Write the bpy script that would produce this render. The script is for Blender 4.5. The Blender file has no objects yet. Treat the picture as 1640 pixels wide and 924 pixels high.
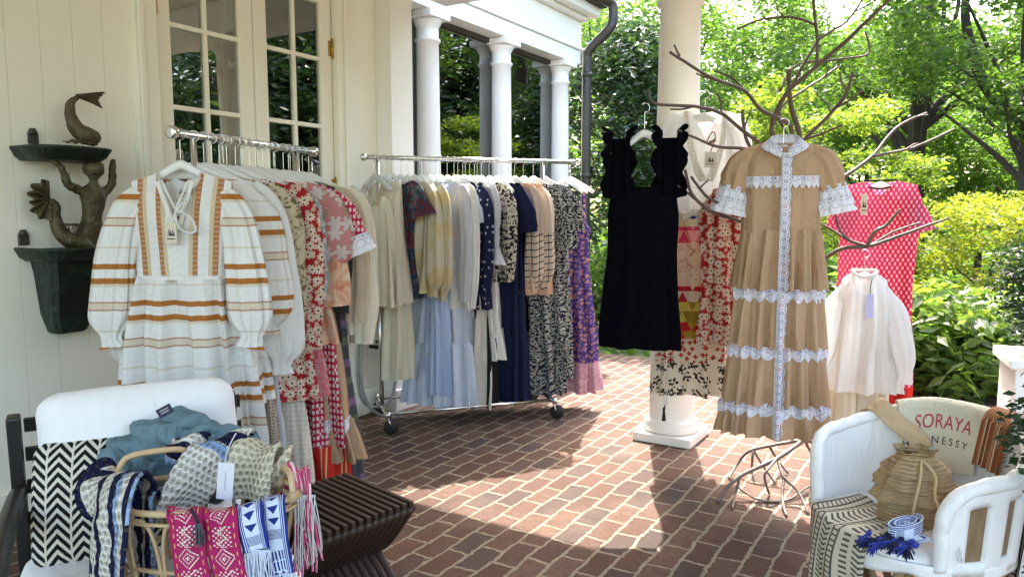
import bpy, bmesh, math, random
from mathutils import Vector, Matrix, noise

random.seed(7)
SC = bpy.context.scene
COL = SC.collection
R = math.radians
PI = math.pi

# ------------------------------------------------------------------ camera, sky, sun, exposure
CAMX, CAMH = 3.64, 1.45
FPX, YAW, PITCH = 1184.0, R(31.6), R(5.88)
SA, CA, SP, CP = math.sin(YAW), math.cos(YAW), math.sin(PITCH), math.cos(PITCH)
cd = bpy.data.cameras.new('camera')
cam = bpy.data.objects.new('camera', cd); COL.objects.link(cam)
cd.sensor_width = 36.0; cd.lens = 36.0 * FPX / 1640.0
cd.clip_start = 0.05; cd.clip_end = 600
cam.location = (CAMX, 0, CAMH); cam.rotation_euler = (PI / 2 - PITCH, 0, YAW)
SC.camera = cam

W = bpy.data.worlds.new('World'); SC.world = W; W.use_nodes = True
wn = W.node_tree; wn.nodes.clear()
sky = wn.nodes.new('ShaderNodeTexSky'); sky.sky_type = 'NISHITA'; sky.sun_disc = False
SUN_EL, SUN_DX, SUN_DY = R(54.0), -0.39, 0.92
sky.sun_elevation = SUN_EL; sky.sun_rotation = math.atan2(SUN_DX, SUN_DY)
sky.air_density = 1.5; sky.dust_density = 4.2; sky.ozone_density = 1.0
bg = wn.nodes.new('ShaderNodeBackground'); bg.inputs[1].default_value = 0.15
wo = wn.nodes.new('ShaderNodeOutputWorld')
wn.links.new(sky.outputs[0], bg.inputs[0]); wn.links.new(bg.outputs[0], wo.inputs[0])
sl = bpy.data.lights.new('sun', 'SUN'); sl.energy = 2.0; sl.angle = R(0.5); sl.color = (1.0, 0.95, 0.87)
sun = bpy.data.objects.new('sun', sl); COL.objects.link(sun)
sdir = Vector((SUN_DX * math.cos(SUN_EL), SUN_DY * math.cos(SUN_EL), math.sin(SUN_EL)))
sun.rotation_euler = sdir.to_track_quat('Z', 'Y').to_euler(); sun.location = (0, 8, 12)
SC.view_settings.view_transform = 'Standard'; SC.view_settings.look = 'None'
SC.view_settings.exposure = 3.03; SC.view_settings.gamma = 1.0
SC.view_settings.use_curve_mapping = False
SC.render.engine = 'CYCLES'
SC.cycles.max_bounces = 7; SC.cycles.diffuse_bounces = 5; SC.cycles.glossy_bounces = 3
SC.cycles.transmission_bounces = 4; SC.cycles.transparent_max_bounces = 10
SC.cycles.sample_clamp_indirect = 6.0
SC.cycles.use_denoising = True

# ------------------------------------------------------------------ pixel -> real point at a real distance
def P(px, py, F):
    dx, dy = px - 820.0, py - 462.0
    down, fwd = dy * CP + FPX * SP, FPX * CP - dy * SP
    t = F / fwd; lat = dx * t
    return Vector((CAMX - SA * F + CA * lat, CA * F + SA * lat, CAMH - down * t))
def G(px, py, z=0.0):
    dy = py - 462.0
    down, fwd = dy * CP + FPX * SP, FPX * CP - dy * SP
    return P(px, py, fwd * (CAMH - z) / down)
def LF(lat, F, z=0.0):
    return Vector((CAMX - SA * F + CA * lat, CA * F + SA * lat, z))
def proj(p):
    d = Vector(p) - cam.location
    F = -SA * d.x + CA * d.y; lat = CA * d.x + SA * d.y
    zc = F * CP - d.z * SP; yc = F * SP + d.z * CP
    return 820 + FPX * lat / zc, 462 - FPX * yc / zc

# ------------------------------------------------------------------ mesh building
def lerp(a, b, t): return a + (b - a) * t
def smooth(t): t = max(0.0, min(1.0, t)); return t * t * (3 - 2 * t)
def spline(pts, n):
    """Catmull-Rom through tuples of any length."""
    out = []; m = len(pts)
    if m == 2:
        return [tuple(lerp(a, b, i / (n - 1)) for a, b in zip(*pts)) for i in range(n)]
    for i in range(n):
        u = i / (n - 1) * (m - 1); k = min(int(u), m - 2); t = u - k
        p0, p1, p2, p3 = pts[max(k - 1, 0)], pts[k], pts[k + 1], pts[min(k + 2, m - 1)]
        out.append(tuple(0.5 * (2 * b + (c - a) * t + (2 * a - 5 * b + 4 * c - d) * t * t + (3 * b - a - 3 * c + d) * t ** 3)
                         for a, b, c, d in zip(p0, p1, p2, p3)))
    return out
def V3(p): return Vector((p[0], p[1], p[2]))

class MB:
    def __init__(s): s.v = []; s.f = []; s.uv = []; s.sm = []
    def vert(s, p, uv=(0, 0)): s.v.append((p[0], p[1], p[2])); s.uv.append(uv); return len(s.v) - 1
    def face(s, idx, sm=True): s.f.append(tuple(idx)); s.sm.append(sm)
    def box(s, c, d, rz=0.0, mat=None, bev=0.0):
        hx, hy, hz = d[0] / 2, d[1] / 2, d[2] / 2
        M = mat or Matrix.Rotation(rz, 3, 'Z'); c = Vector(c)
        if bev <= 0:
            b = len(s.v)
            for x, y, z in ((-1,-1,-1),(1,-1,-1),(1,1,-1),(-1,1,-1),(-1,-1,1),(1,-1,1),(1,1,1),(-1,1,1)):
                s.vert(c + M @ Vector((x*hx, y*hy, z*hz)), (x*hx + y*hy, z*hz))
            for q in ((3,2,1,0),(4,5,6,7),(0,1,5,4),(1,2,6,5),(2,3,7,6),(3,0,4,7)): s.face([b + i for i in q], False)
            return
        bm = bmesh.new(); bmesh.ops.create_cube(bm, size=1.0)
        for v in bm.verts: v.co = Vector((v.co.x*d[0], v.co.y*d[1], v.co.z*d[2]))
        bmesh.ops.bevel(bm, geom=list(bm.edges), offset=bev, segments=2, affect='EDGES', profile=0.5)
        b = len(s.v)
        for v in bm.verts: s.vert(c + M @ v.co)
        bm.verts.index_update()
        for f in bm.faces: s.face([b + v.index for v in f.verts], False)
        bm.free()
    def span(s, a, b, bev=0.0):
        a, b = Vector(a), Vector(b)
        s.box((a + b) / 2, [abs(x) for x in (b - a)], bev=bev)
    def tube(s, pts, rad, seg=8, n=None, cap=True, flat=1.0, flat_axis=None):
        """round tube along pts; rad a number or a list of one radius per point"""
        if not isinstance(rad, (list, tuple)): rad = [rad] * len(pts)
        q = [(p[0], p[1], p[2], r) for p, r in zip(pts, rad)]
        if n: q = spline(q, n)
        ps = [V3(p) for p in q]; rs = [max(p[3], 1e-4) for p in q]
        b0 = len(s.v); prev = None
        L = 0
        for i, p in enumerate(ps):
            t = (ps[min(i + 1, len(ps) - 1)] - ps[max(i - 1, 0)])
            t = t.normalized() if t.length > 1e-9 else Vector((0, 0, 1))
            if prev is None:
                a = flat_axis or (Vector((0, 0, 1)) if abs(t.z) < 0.9 else Vector((1, 0, 0)))
                nrm = (a - t * a.dot(t)).normalized()
            else:
                nrm = (prev - t * prev.dot(t)); nrm = nrm.normalized() if nrm.length > 1e-6 else prev
            prev = nrm; bn = t.cross(nrm)
            if i: L += (p - ps[i - 1]).length
            for j in range(seg):
                an = 2 * PI * j / seg
                s.vert(p + (nrm * math.cos(an) * flat + bn * math.sin(an)) * rs[i], (rs[i] * an, L))
        for i in range(len(ps) - 1):
            for j in range(seg):
                a = b0 + i * seg + j; c = b0 + i * seg + (j + 1) % seg
                s.face((a, c, c + seg, a + seg))
        if cap:
            s.face([b0 + j for j in range(seg)][::-1]); e = b0 + (len(ps) - 1) * seg
            s.face([e + j for j in range(seg)])
        return s
    def lathe(s, prof, seg=32, c=(0, 0, 0), cap=True):
        b0 = len(s.v)
        for r, z in prof:
            for j in range(seg):
                a = 2 * PI * j / seg
                s.vert((c[0] + r * math.cos(a), c[1] + r * math.sin(a), c[2] + z), (a * r, z))
        for i in range(len(prof) - 1):
            for j in range(seg):
                a = b0 + i * seg + j; d = b0 + i * seg + (j + 1) % seg
                s.face((a, d, d + seg, a + seg))
        if cap:
            s.face([b0 + j for j in range(seg)][::-1]); e = b0 + (len(prof) - 1) * seg
            s.face([e + j for j in range(seg)])
        return s
    def sheet(s, fn, nu, nv, uvf=None, closed=False):
        """fn(u,v) -> point, u,v in 0..1"""
        b0 = len(s.v)
        for i in range(nv + 1):
            for j in range(nu + (0 if closed else 1)):
                u, v = j / nu, i / nv
                s.vert(fn(u, v), uvf(u, v) if uvf else (u, v))
        w = nu if closed else nu + 1
        for i in range(nv):
            for j in range(nu):
                a = b0 + i * w + j; b = b0 + i * w + (j + 1) % w
                s.face((a, b, b + w, a + w))
        return s
    def build(s, name, mat, parent=None, loc=None):
        me = bpy.data.meshes.new(name)
        me.from_pydata(s.v, [], s.f)
        me.polygons.foreach_set('use_smooth', s.sm)
        ul = me.uv_layers.new(name='UVMap')
        vi = [0] * len(me.loops); me.loops.foreach_get('vertex_index', vi)
        flat = [c for i in vi for c in s.uv[i]]
        ul.data.foreach_set('uv', flat)
        me.update()
        o = bpy.data.objects.new(name, me); COL.objects.link(o)
        if mat: me.materials.append(mat)
        if parent is not None: o.parent = parent
        if loc is not None: o.location = loc
        return o
def thick(o, t, off=0.0):
    m = o.modifiers.new('solid', 'SOLIDIFY'); m.thickness = t; m.offset = off; return o
def empty(name, loc=(0, 0, 0), rz=0.0):
    o = bpy.data.objects.new(name, None); COL.objects.link(o)
    o.location = loc; o.rotation_euler = (0, 0, rz); o.empty_display_size = 0.05
    return o
def tag(o, label, cat, group=None):
    o['label'] = label; o['category'] = cat
    if group: o['group'] = group
    return o
def thing(name, label, cat, loc=(0, 0, 0), rz=0.0, group=None):
    return tag(empty(name, loc, rz), label, cat, group)
def kids(o): return [c for c in COL.objects if c.parent == o]
def dup(root, loc, rz, label, group=None, scale=None, childmap=None):
    r = root.copy(); COL.objects.link(r); r.location = loc; r.rotation_euler = (0, 0, rz); r['label'] = label
    if group: r['group'] = group
    if scale: r.scale = scale
    for ch in (childmap if childmap is not None else kids(root)):
        c = ch.copy(); COL.objects.link(c); c.parent = r
        for g in kids(ch):
            d = g.copy(); COL.objects.link(d); d.parent = c
    return r

# ------------------------------------------------------------------ node expressions for procedural materials
class E:
    def __init__(s, nt, k): s.nt = nt; s.k = k
    def op(s, name, *o):
        n = s.nt.nodes.new('ShaderNodeMath'); n.operation = name
        for i, x in enumerate((s,) + o):
            if isinstance(x, E): s.nt.links.new(x.k, n.inputs[i])
            else: n.inputs[i].default_value = x
        return E(s.nt, n.outputs[0])
    def __add__(s, o): return s.op('ADD', o)
    def __sub__(s, o): return s.op('SUBTRACT', o)
    def __mul__(s, o): return s.op('MULTIPLY', o)
    def __truediv__(s, o): return s.op('DIVIDE', o)
    __radd__ = __add__; __rmul__ = __mul__
    def rsub(s, c): return (s * -1.0) + c
    def sin(s): return s.op('SINE')
    def cos(s): return s.op('COSINE')
    def abs(s): return s.op('ABSOLUTE')
    def fr(s): return s.op('FRACT')
    def fl(s): return s.op('FLOOR')
    def sqrt(s): return s.op('SQRT')
    def lt(s, o): return s.op('LESS_THAN', o)
    def gt(s, o): return s.op('GREATER_THAN', o)
    def mn(s, o): return s.op('MINIMUM', o)
    def mx(s, o): return s.op('MAXIMUM', o)
    def at2(s, o): return s.op('ARCTAN2', o)
class NT:
    def __init__(s, m): s.m = m; s.nt = m.node_tree; s.co = None; s._uv = None
    def new(s, t): return s.nt.nodes.new(t)
    def link(s, a, b): s.nt.links.new(a, b)
    def obj(s):
        if not s.co:
            s.tc = s.new('ShaderNodeTexCoord'); sp = s.new('ShaderNodeSeparateXYZ'); s.link(s.tc.outputs['Object'], sp.inputs[0])
            s.co = tuple(E(s.nt, sp.outputs[i]) for i in range(3))
        return s.co
    def uv(s):
        if not s._uv:
            t = s.new('ShaderNodeTexCoord'); sp = s.new('ShaderNodeSeparateXYZ'); s.link(t.outputs['UV'], sp.inputs[0])
            s._uv = tuple(E(s.nt, sp.outputs[i]) for i in range(2))
        return s._uv
    def vec(s, x, y, z=0.0):
        n = s.new('ShaderNodeCombineXYZ')
        for i, q in enumerate((x, y, z)):
            if isinstance(q, E): s.link(q.k, n.inputs[i])
            else: n.inputs[i].default_value = q
        return n.outputs[0]
    def noise(s, vec, scale, detail=3.0, rough=0.5, dist=0.0, col=False):
        n = s.new('ShaderNodeTexNoise'); n.inputs['Scale'].default_value = scale; n.inputs['Detail'].default_value = detail
        n.inputs['Roughness'].default_value = rough; n.inputs['Distortion'].default_value = dist
        if vec is not None: s.link(vec, n.inputs['Vector'])
        return n.outputs['Color'] if col else E(s.nt, n.outputs['Fac'])
    def voro(s, vec, scale=1.0, rnd=1.0, feat='F1'):
        n = s.new('ShaderNodeTexVoronoi'); n.voronoi_dimensions = '2D'; n.feature = feat
        n.inputs['Scale'].default_value = scale; n.inputs['Randomness'].default_value = rnd
        s.link(vec, n.inputs['Vector']); return n
    def mix(s, fac, a, b):
        n = s.new('ShaderNodeMixRGB')
        for i, q in enumerate((fac, a, b)):
            if isinstance(q, E): s.link(q.k, n.inputs[i])
            elif isinstance(q, (int, float)): n.inputs[i].default_value = q
            elif isinstance(q, tuple): n.inputs[i].default_value = (*q[:3], 1)
            else: s.link(q, n.inputs[i])
        return n.outputs[0]
    def ramp(s, fac, stops, const=False):
        n = s.new('ShaderNodeValToRGB'); cr = n.color_ramp
        if const: cr.interpolation = 'CONSTANT'
        while len(cr.elements) < len(stops): cr.elements.new(0.5)
        for e, (p, c) in zip(cr.elements, stops): e.position = p; e.color = (*c, 1)
        s.link(fac.k if isinstance(fac, E) else fac, n.inputs[0]); return n.outputs[0]
    def bump(s, h, strength=0.3, dist=0.01):
        n = s.new('ShaderNodeBump'); n.inputs['Strength'].default_value = strength; n.inputs['Distance'].default_value = dist
        s.link(h.k if isinstance(h, E) else h, n.inputs['Height']); return n.outputs[0]
    def daisy(s, x, z, sc, petals, rad, rnd=0.75):
        xs, zs = x * sc, z * sc
        v = s.voro(s.vec(xs, zs), 1.0, rnd)
        sp = s.new('ShaderNodeSeparateXYZ'); s.link(v.outputs['Position'], sp.inputs[0])
        dx, dz = xs - E(s.nt, sp.outputs[0]), zs - E(s.nt, sp.outputs[1])
        r = (dx * dx + dz * dz).sqrt(); a = dz.at2(dx)
        pet = r.lt(((a * (petals / 2.0)).cos().abs() * 0.6 + 0.4) * rad)
        return pet, r.lt(rad * 0.22), v
def newmat(name):
    m = bpy.data.materials.new(name); m.use_nodes = True; m.node_tree.nodes.clear(); return m
def setc(n, sock, c):
    if isinstance(c, tuple): sock.default_value = (*c[:3], 1)
    elif isinstance(c, E): n.link(c.k, sock)
    else: n.link(c, sock)
def material(name, col, rough=0.5, metal=0.0, bump=None, spec=0.5, trans=0.0, tcol=None, coat=0.0, sheen=0.0):
    """col: tuple or fn(NT)->colour; bump: fn(NT)->normal; trans: share of light passing through thin cloth or leaf"""
    m = newmat(name); n = NT(m)
    b = n.new('ShaderNodeBsdfPrincipled'); o = n.new('ShaderNodeOutputMaterial')
    c = col(n) if callable(col) else col
    setc(n, b.inputs['Base Color'], c)
    r = rough(n) if callable(rough) else rough
    if isinstance(r, E): n.link(r.k, b.inputs['Roughness'])
    else: b.inputs['Roughness'].default_value = r
    b.inputs['Metallic'].default_value = metal; b.inputs['Specular IOR Level'].default_value = spec
    b.inputs['Coat Weight'].default_value = coat
    if sheen: b.inputs['Sheen Weight'].default_value = sheen
    nb = bump(n) if bump else None
    if nb is not None: n.link(nb, b.inputs['Normal'])
    if trans > 0:
        t = n.new('ShaderNodeBsdfTranslucent'); mx = n.new('ShaderNodeMixShader'); mx.inputs[0].default_value = trans
        tc = tcol(n) if callable(tcol) else (tcol if tcol is not None else c)
        setc(n, t.inputs[0], tc)
        if nb is not None: n.link(nb, t.inputs['Normal'])
        n.link(b.outputs[0], mx.inputs[1]); n.link(t.outputs[0], mx.inputs[2]); n.link(mx.outputs[0], o.inputs[0])
    else: n.link(b.outputs[0], o.inputs[0])
    return m
def wrinkle(strength=0.25, weave=True):
    def f(n):
        x, y, z = n.obj()
        h = n.noise(n.vec(x * 9.0, y * 9.0, z * 3.5), 2.2, 4.0, 0.55, 0.6)
        if weave: h = h + n.noise(n.tc.outputs['Object'], 420.0, 1.0) * 0.05
        return n.bump(h, strength, 0.02)
    return f
def cloth(name, col, trans=0.14, strength=0.55, rough=0.9, weave=True):
    return material(name, col, rough, bump=wrinkle(strength, weave), spec=0.2, trans=trans)

# ------------------------------------------------------------------ materials of the setting
def mottled(c, var=0.06, sc=3.0):
    def f(n):
        n.obj(); k = n.noise(n.tc.outputs['Object'], sc, 5.0, 0.6)
        return n.mix(k, tuple(x * (1 - var) for x in c), tuple(min(1, x * (1 + var)) for x in c))
    return f
def finebump(sc=60.0, st=0.12, d=0.004):
    def f(n):
        n.obj(); return n.bump(n.noise(n.tc.outputs['Object'], sc, 4.0), st, d)
    return f
M = {}
M['wall'] = material('cream_painted_boards', mottled((0.87, 0.845, 0.745), 0.06, 1.3), 0.5, bump=finebump(40, 0.08))
M['trim'] = material('white_trim_paint', mottled((0.86, 0.855, 0.83), 0.05, 2.2), 0.4, bump=finebump(50, 0.06))
M['door'] = material('cream_door_paint', mottled((0.855, 0.83, 0.73), 0.03, 3.0), 0.38, bump=finebump(50, 0.06))
M['soffit'] = material('painted_soffit', mottled((0.80, 0.79, 0.72), 0.03, 2.0), 0.6)
M['column'] = material('column_paint', mottled((0.84, 0.80, 0.735), 0.04, 2.0), 0.42, bump=finebump(30, 0.07))
M['bronze'] = material('dark_bronze_paint', mottled((0.055, 0.05, 0.045), 0.2, 9), 0.45, 0.3)
M['brass'] = material('brass', (0.55, 0.38, 0.12), 0.3, 1.0)
M['chrome'] = material('chrome', (0.72, 0.72, 0.72), 0.14, 1.0)
M['blackplastic'] = material('black_rubber', (0.012, 0.012, 0.013), 0.5)
M['whiteplastic'] = material('white_plastic', (0.80, 0.80, 0.79), 0.3, trans=0.1)
M['clearplastic'] = material('clear_plastic', (0.78, 0.80, 0.80), 0.12, trans=0.5, tcol=(0.8, 0.82, 0.82))
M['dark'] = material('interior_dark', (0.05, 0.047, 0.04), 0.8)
M['curtain'] = cloth('sheer_curtain', (0.60, 0.56, 0.43), 0.2)
M['stone'] = material('grey_stone', mottled((0.34, 0.35, 0.34), 0.3, 8), 0.8, bump=finebump(30, 0.4))
def glass(name, refl, tint):
    m = newmat(name); n = NT(m); o = n.new('ShaderNodeOutputMaterial')
    g = n.new('ShaderNodeBsdfGlossy'); g.inputs['Roughness'].default_value = 0.012; g.inputs['Color'].default_value = (0.95, 0.97, 0.95, 1)
    t = n.new('ShaderNodeBsdfTransparent'); t.inputs[0].default_value = (*tint, 1)
    lw = n.new('ShaderNodeFresnel'); lw.inputs[0].default_value = 1.5
    f = (E(n.nt, lw.outputs[0]) * 1.6 + refl).mn(1.0)
    n.obj(); nb = n.bump(n.noise(n.tc.outputs['Object'], 3.0, 1.0), 0.06, 0.02); n.link(nb, g.inputs['Normal'])
    mx = n.new('ShaderNodeMixShader'); n.link(f.k, mx.inputs[0]); n.link(t.outputs[0], mx.inputs[1]); n.link(g.outputs[0], mx.inputs[2])
    n.link(mx.outputs[0], o.inputs[0]); return m
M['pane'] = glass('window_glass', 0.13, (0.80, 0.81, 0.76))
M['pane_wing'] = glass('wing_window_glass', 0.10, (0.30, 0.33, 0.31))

def brick_col(n):
    g = n.new('ShaderNodeTexCoord'); n.tc_ = g; sp = n.new('ShaderNodeSeparateXYZ'); n.link(g.outputs['Object'], sp.inputs[0])
    x, y = E(n.nt, sp.outputs[0]), E(n.nt, sp.outputs[1])
    wob = n.noise(n.vec(x, y, 0.0), 5.0, 2.0, col=True); ws = n.new('ShaderNodeSeparateXYZ'); n.link(wob, ws.inputs[0])
    wob2 = n.noise(n.vec(x, y, 3.0), 38.0, 2.0); 
    u = y + (E(n.nt, ws.outputs[0]) - 0.5) * 0.05 + (wob2 - 0.5) * 0.022
    v = x + (E(n.nt, ws.outputs[1]) - 0.5) * 0.04 + (wob2 - 0.5) * 0.022
    b = n.new('ShaderNodeTexBrick'); b.offset = 0.5; b.squash = 1.0
    n.link(n.vec(u, v, 0.0), b.inputs['Vector'])
    b.inputs['Scale'].default_value = 1.0; b.inputs['Mortar Size'].default_value = 0.0095; b.inputs['Mortar Smooth'].default_value = 0.35
    b.inputs['Bias'].default_value = 0.0; b.inputs['Brick Width'].default_value = 0.215; b.inputs['Row Height'].default_value = 0.112
    b.inputs['Color1'].default_value = (0, 0, 0, 1); b.inputs['Color2'].default_value = (1, 1, 1, 1); b.inputs['Mortar'].default_value = (0.5, 0.5, 0.5, 1)
    n.brick = b
    tone = n.ramp(b.outputs['Color'], [(0.0, (0.118, 0.062, 0.045)), (0.25, (0.152, 0.082, 0.058)), (0.45, (0.10, 0.057, 0.045)), (0.62, (0.18, 0.102, 0.074)),
                                       (0.8, (0.088, 0.066, 0.058)), (1.0, (0.14, 0.070, 0.054))])
    sp2 = n.noise(n.vec(x, y, 0.0), 34.0, 7.0, 0.78); st = n.noise(n.vec(x, y, 5.0), 1.6, 5.0, 0.65)
    n.speck = sp2
    c = n.mix(((sp2 - 0.30) * 4.0).mx(0.0).mn(1.0), (0.075, 0.05, 0.042), tone)
    c = n.mix((st - 0.5).mx(0.0) * 1.6, c, (0.30, 0.20, 0.15))
    mort = n.mix(n.noise(n.vec(x, y, 9.0), 14.0, 4.0), (0.26, 0.212, 0.155), (0.40, 0.335, 0.255))
    return n.mix(E(n.nt, b.outputs['Fac']), c, mort)
def brick_bump(n):
    h = E(n.nt, n.brick.outputs['Fac']) * -0.8 + n.speck * 0.9
    h = h + n.noise(n.tc_.outputs['Object'], 1.1, 2.0) * 3.0
    return n.bump(h, 0.95, 0.014)
M['bricks'] = material('brick_paving', brick_col, lambda n: E(n.nt, n.brick.outputs['Fac']) * 0.25 + n.speck * 0.3 + 0.55, bump=brick_bump, spec=0.14)
def ground_col(n):
    x, y, z = n.obj(); k = n.noise(n.tc.outputs['Object'], 0.35, 5.0, 0.6); j = n.noise(n.tc.outputs['Object'], 9.0, 5.0, 0.7)
    c = n.mix(j, (0.10, 0.075, 0.05), (0.24, 0.19, 0.135))
    g = n.mix(j, (0.05, 0.085, 0.022), (0.11, 0.16, 0.045))
    return n.mix(((k - 0.46) * 9.0).mx(0.0).mn(1.0), c, g)
M['ground'] = material('garden_ground', ground_col, 0.95, bump=finebump(16, 0.6, 0.03))
M['gravel'] = material('gravel', mottled((0.36, 0.31, 0.26), 0.35, 40), 0.95, bump=finebump(60, 0.7, 0.02))
def bark_col(n):
    x, y, z = n.obj(); k = n.noise(n.vec(x * 12.0, y * 12.0, z * 2.2), 2.0, 6.0, 0.7)
    return n.mix(k, (0.018, 0.014, 0.011), (0.075, 0.06, 0.046))
M['bark'] = material('bark', bark_col, 0.95, bump=lambda n: n.bump(n.noise(n.vec(n.co[0] * 14.0, n.co[1] * 14.0, n.co[2] * 2.5), 2.0, 5.0), 0.8, 0.04))
def leafmat(name, a, b, c, tr=0.5, rough=0.45, spec=0.4, tmul=1.6):
    def f(n):
        g = n.new('ShaderNodeNewGeometry'); r = g.outputs['Random Per Island']
        return n.ramp(r, [(0.0, a), (0.55, b), (0.9, c), (1.0, tuple(x * 1.15 for x in c))])
    def t(n):
        g = n.new('ShaderNodeNewGeometry'); r = g.outputs['Random Per Island']
        q = lambda k: (min(0.9, k[0] * tmul * 1.1), min(0.9, k[1] * tmul * 1.15), k[2] * tmul * 0.5)
        return n.ramp(r, [(0.0, q(a)), (0.55, q(b)), (1.0, q(c))])
    return material(name, f, rough, spec=spec, trans=tr, tcol=t)
M['leaf_dark'] = leafmat('glossy_dark_leaf', (0.018, 0.04, 0.018), (0.03, 0.062, 0.026), (0.055, 0.09, 0.035), 0.3, 0.25, 0.6, 1.9)
M['leaf_mid'] = leafmat('mid_green_leaf', (0.04, 0.085, 0.018), (0.065, 0.12, 0.028), (0.10, 0.155, 0.035), 0.53, tmul=1.95)
M['leaf_bright'] = leafmat('fresh_green_leaf', (0.055, 0.115, 0.022), (0.085, 0.155, 0.03), (0.12, 0.185, 0.035), 0.55, tmul=1.95)
M['leaf_lime'] = leafmat('lime_maple_leaf', (0.11, 0.17, 0.026), (0.15, 0.21, 0.032), (0.20, 0.245, 0.04), 0.52, 0.55)
M['leaf_yellow'] = leafmat('yellow_green_leaf', (0.17, 0.215, 0.025), (0.225, 0.25, 0.03), (0.28, 0.28, 0.04), 0.5, 0.55)
M['leaf_laurel'] = leafmat('laurel_leaf', (0.06, 0.105, 0.028), (0.095, 0.15, 0.04), (0.17, 0.23, 0.055), 0.5, 0.3, 0.55, 2.1)
M['leaf_box'] = leafmat('boxwood_leaf', (0.012, 0.032, 0.014), (0.022, 0.05, 0.022), (0.035, 0.07, 0.03), 0.3, 0.35)

# ------------------------------------------------------------------ the setting
def struct(o): o['kind'] = 'structure'; return o
m = MB(); m.sheet(lambda u, v: ((u - 0.5) * 300, (v - 0.3) * 300, -0.06 + 0.0), 4, 4); struct(m.build('ground', M['ground']))
# brick patio: one slab with a real edge
pm = MB(); pm.span((-0.55, -4.0, -0.2), (9.0, 6.9, 0.0)); struct(pm.build('brick_patio', M['bricks']))
gm = MB()
gm.sheet(lambda u, v: LF(lerp(1.9, 5.5, u) + 1.5 * math.sin(v * 3.0), lerp(10.2, 11.6, v), -0.05), 12, 6); struct(gm.build('garden_path', M['gravel']))

# main house wall: vertical boards with real grooves, openings for the doors
DY0, DY1, DZ = 2.38, 3.65, 2.90
CEIL = 3.3
hw_ = tag(empty('house_wall', (0, 0, 0)), 'cream vertical board house wall around the glazed double doors', 'house wall')
wb = MB()
y = -4.0
while y < DY0 - 0.14:
    y1 = min(y + 0.1455, DY0 - 0.13)
    wb.span((-0.16, y + 0.0006, 0.0), (0.0, y1 - 0.0006, CEIL), bev=0.001)
    y += 0.1455
wb.span((-0.17, -4.0, 0.0), (-0.005, DY0 - 0.13, CEIL))
wb.span((-0.16, DY1 + 0.10, 0.0), (0.0, 4.07, CEIL))
wb.span((-0.16, DY0 - 0.13, DZ + 0.14), (0.0, DY1 + 0.10, CEIL))
wb.build('wall_boards', M['wall'], hw_)
bb = MB(); bb.span((0.002, -4.0, 0.004), (0.022, DY0 - 0.14, 0.19), bev=0.004); bb.span((0.002, DY1 + 0.11, 0.004), (0.022, 4.068, 0.19), bev=0.004)
bb.build('skirting_board', M['wall'], hw_)
cb = MB()
cb.span((-0.16, DY0 - 0.13, 0.0), (0.045, DY0 - 0.004, DZ + 0.14), bev=0.006); cb.span((-0.16, DY1 + 0.004, 0.0), (0.045, DY1 + 0.10, DZ + 0.14), bev=0.006)
cb.span((-0.16, DY0 - 0.004, DZ + 0.004), (0.043, DY1 + 0.004, DZ + 0.14), bev=0.006)
for yy in (DY0 - 0.115, DY1 + 0.055): cb.span((0.046, yy, 0.0), (0.060, yy + 0.03, DZ + 0.14), bev=0.004)
cb.build('door_casing', M['door'], hw_)
pl = MB(); pl.span((-0.6, 4.072, 0.0), (0.14, 4.31, CEIL), bev=0.004); pl.span((-0.62, 4.055, 0.0), (0.16, 4.325, 0.16), bev=0.005)
pl.build('corner_pilaster', M['trim'], hw_)

# glazed double doors
def door_leaf(y0, y1, hinge_y, lab):
    r = thing('glazed_door', lab, 'door', (0, (y0 + y1) / 2, 0))
    w = (y1 - y0); a = -w / 2 + 0.003; b = w / 2 - 0.003
    X0, X1 = -0.05, -0.005
    st = 0.098; bars = [0.62, 1.15, 1.58, 2.01, 2.44, DZ - 0.11]
    fr = MB()
    fr.span((X0, a, 0.02), (X1, a + st, DZ), bev=0.004); fr.span((X0, b - st, 0.02), (X1, b, DZ), bev=0.004)
    fr.span((X0, a + st, DZ - 0.11), (X1 - 0.001, b - st, DZ), bev=0.003); fr.span((X0, a + st, 0.02), (X1 - 0.001, b - st, 0.30), bev=0.003)
    fr.span((X0, a + st, 0.58), (X1 - 0.001, b - st, 0.66), bev=0.003)
    fr.span((X0 + 0.012, a + st, 0.30), (X1 - 0.018, b - st, 0.58))
    fr.build('frame', M['door'], r)
    mu = MB()
    for z in bars[1:-1]: mu.span((X0 + 0.004, a + st, z - 0.013), (X1 - 0.006, b - st, z + 0.013), bev=0.005)
    mu.span((X0 + 0.007, -0.0125, 0.66), (X1 - 0.003, 0.0125, DZ - 0.11), bev=0.005)
    mu.build('muntin', M['door'], r)
    g = MB(); g.span((-0.030, a + st - 0.004, 0.655), (-0.026, b - st + 0.004, DZ - 0.105)); g.build('pane', M['pane'], r)
    for hz in (0.35, 1.62, 2.52):
        h = MB(); sy = hinge_y
        h.tube([(0.006, sy, hz - 0.055), (0.006, sy, hz + 0.055)], 0.0085, 10)
        h.tube([(0.006, sy, hz - 0.068), (0.006, sy, hz - 0.055)], 0.006, 8); h.tube([(0.006, sy, hz + 0.055), (0.006, sy, hz + 0.068)], 0.006, 8)
        h.span((-0.004, min(sy, sy - 0.03 * (1 if sy > 0 else -1)), hz - 0.05), (-0.001, max(sy, sy - 0.03 * (1 if sy > 0 else -1)), hz + 0.05))
        h.build('hinge', M['brass'], r)
    return r
ym = 3.015
door_leaf(DY0, ym, -(ym - DY0) / 2 + 0.002, 'cream glazed door with dark reflecting panes, next to the wall sculpture')
door_leaf(ym, DY1, (DY1 - ym) / 2 - 0.002, 'cream glazed door showing a pale curtain, hung on brass hinges')
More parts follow.
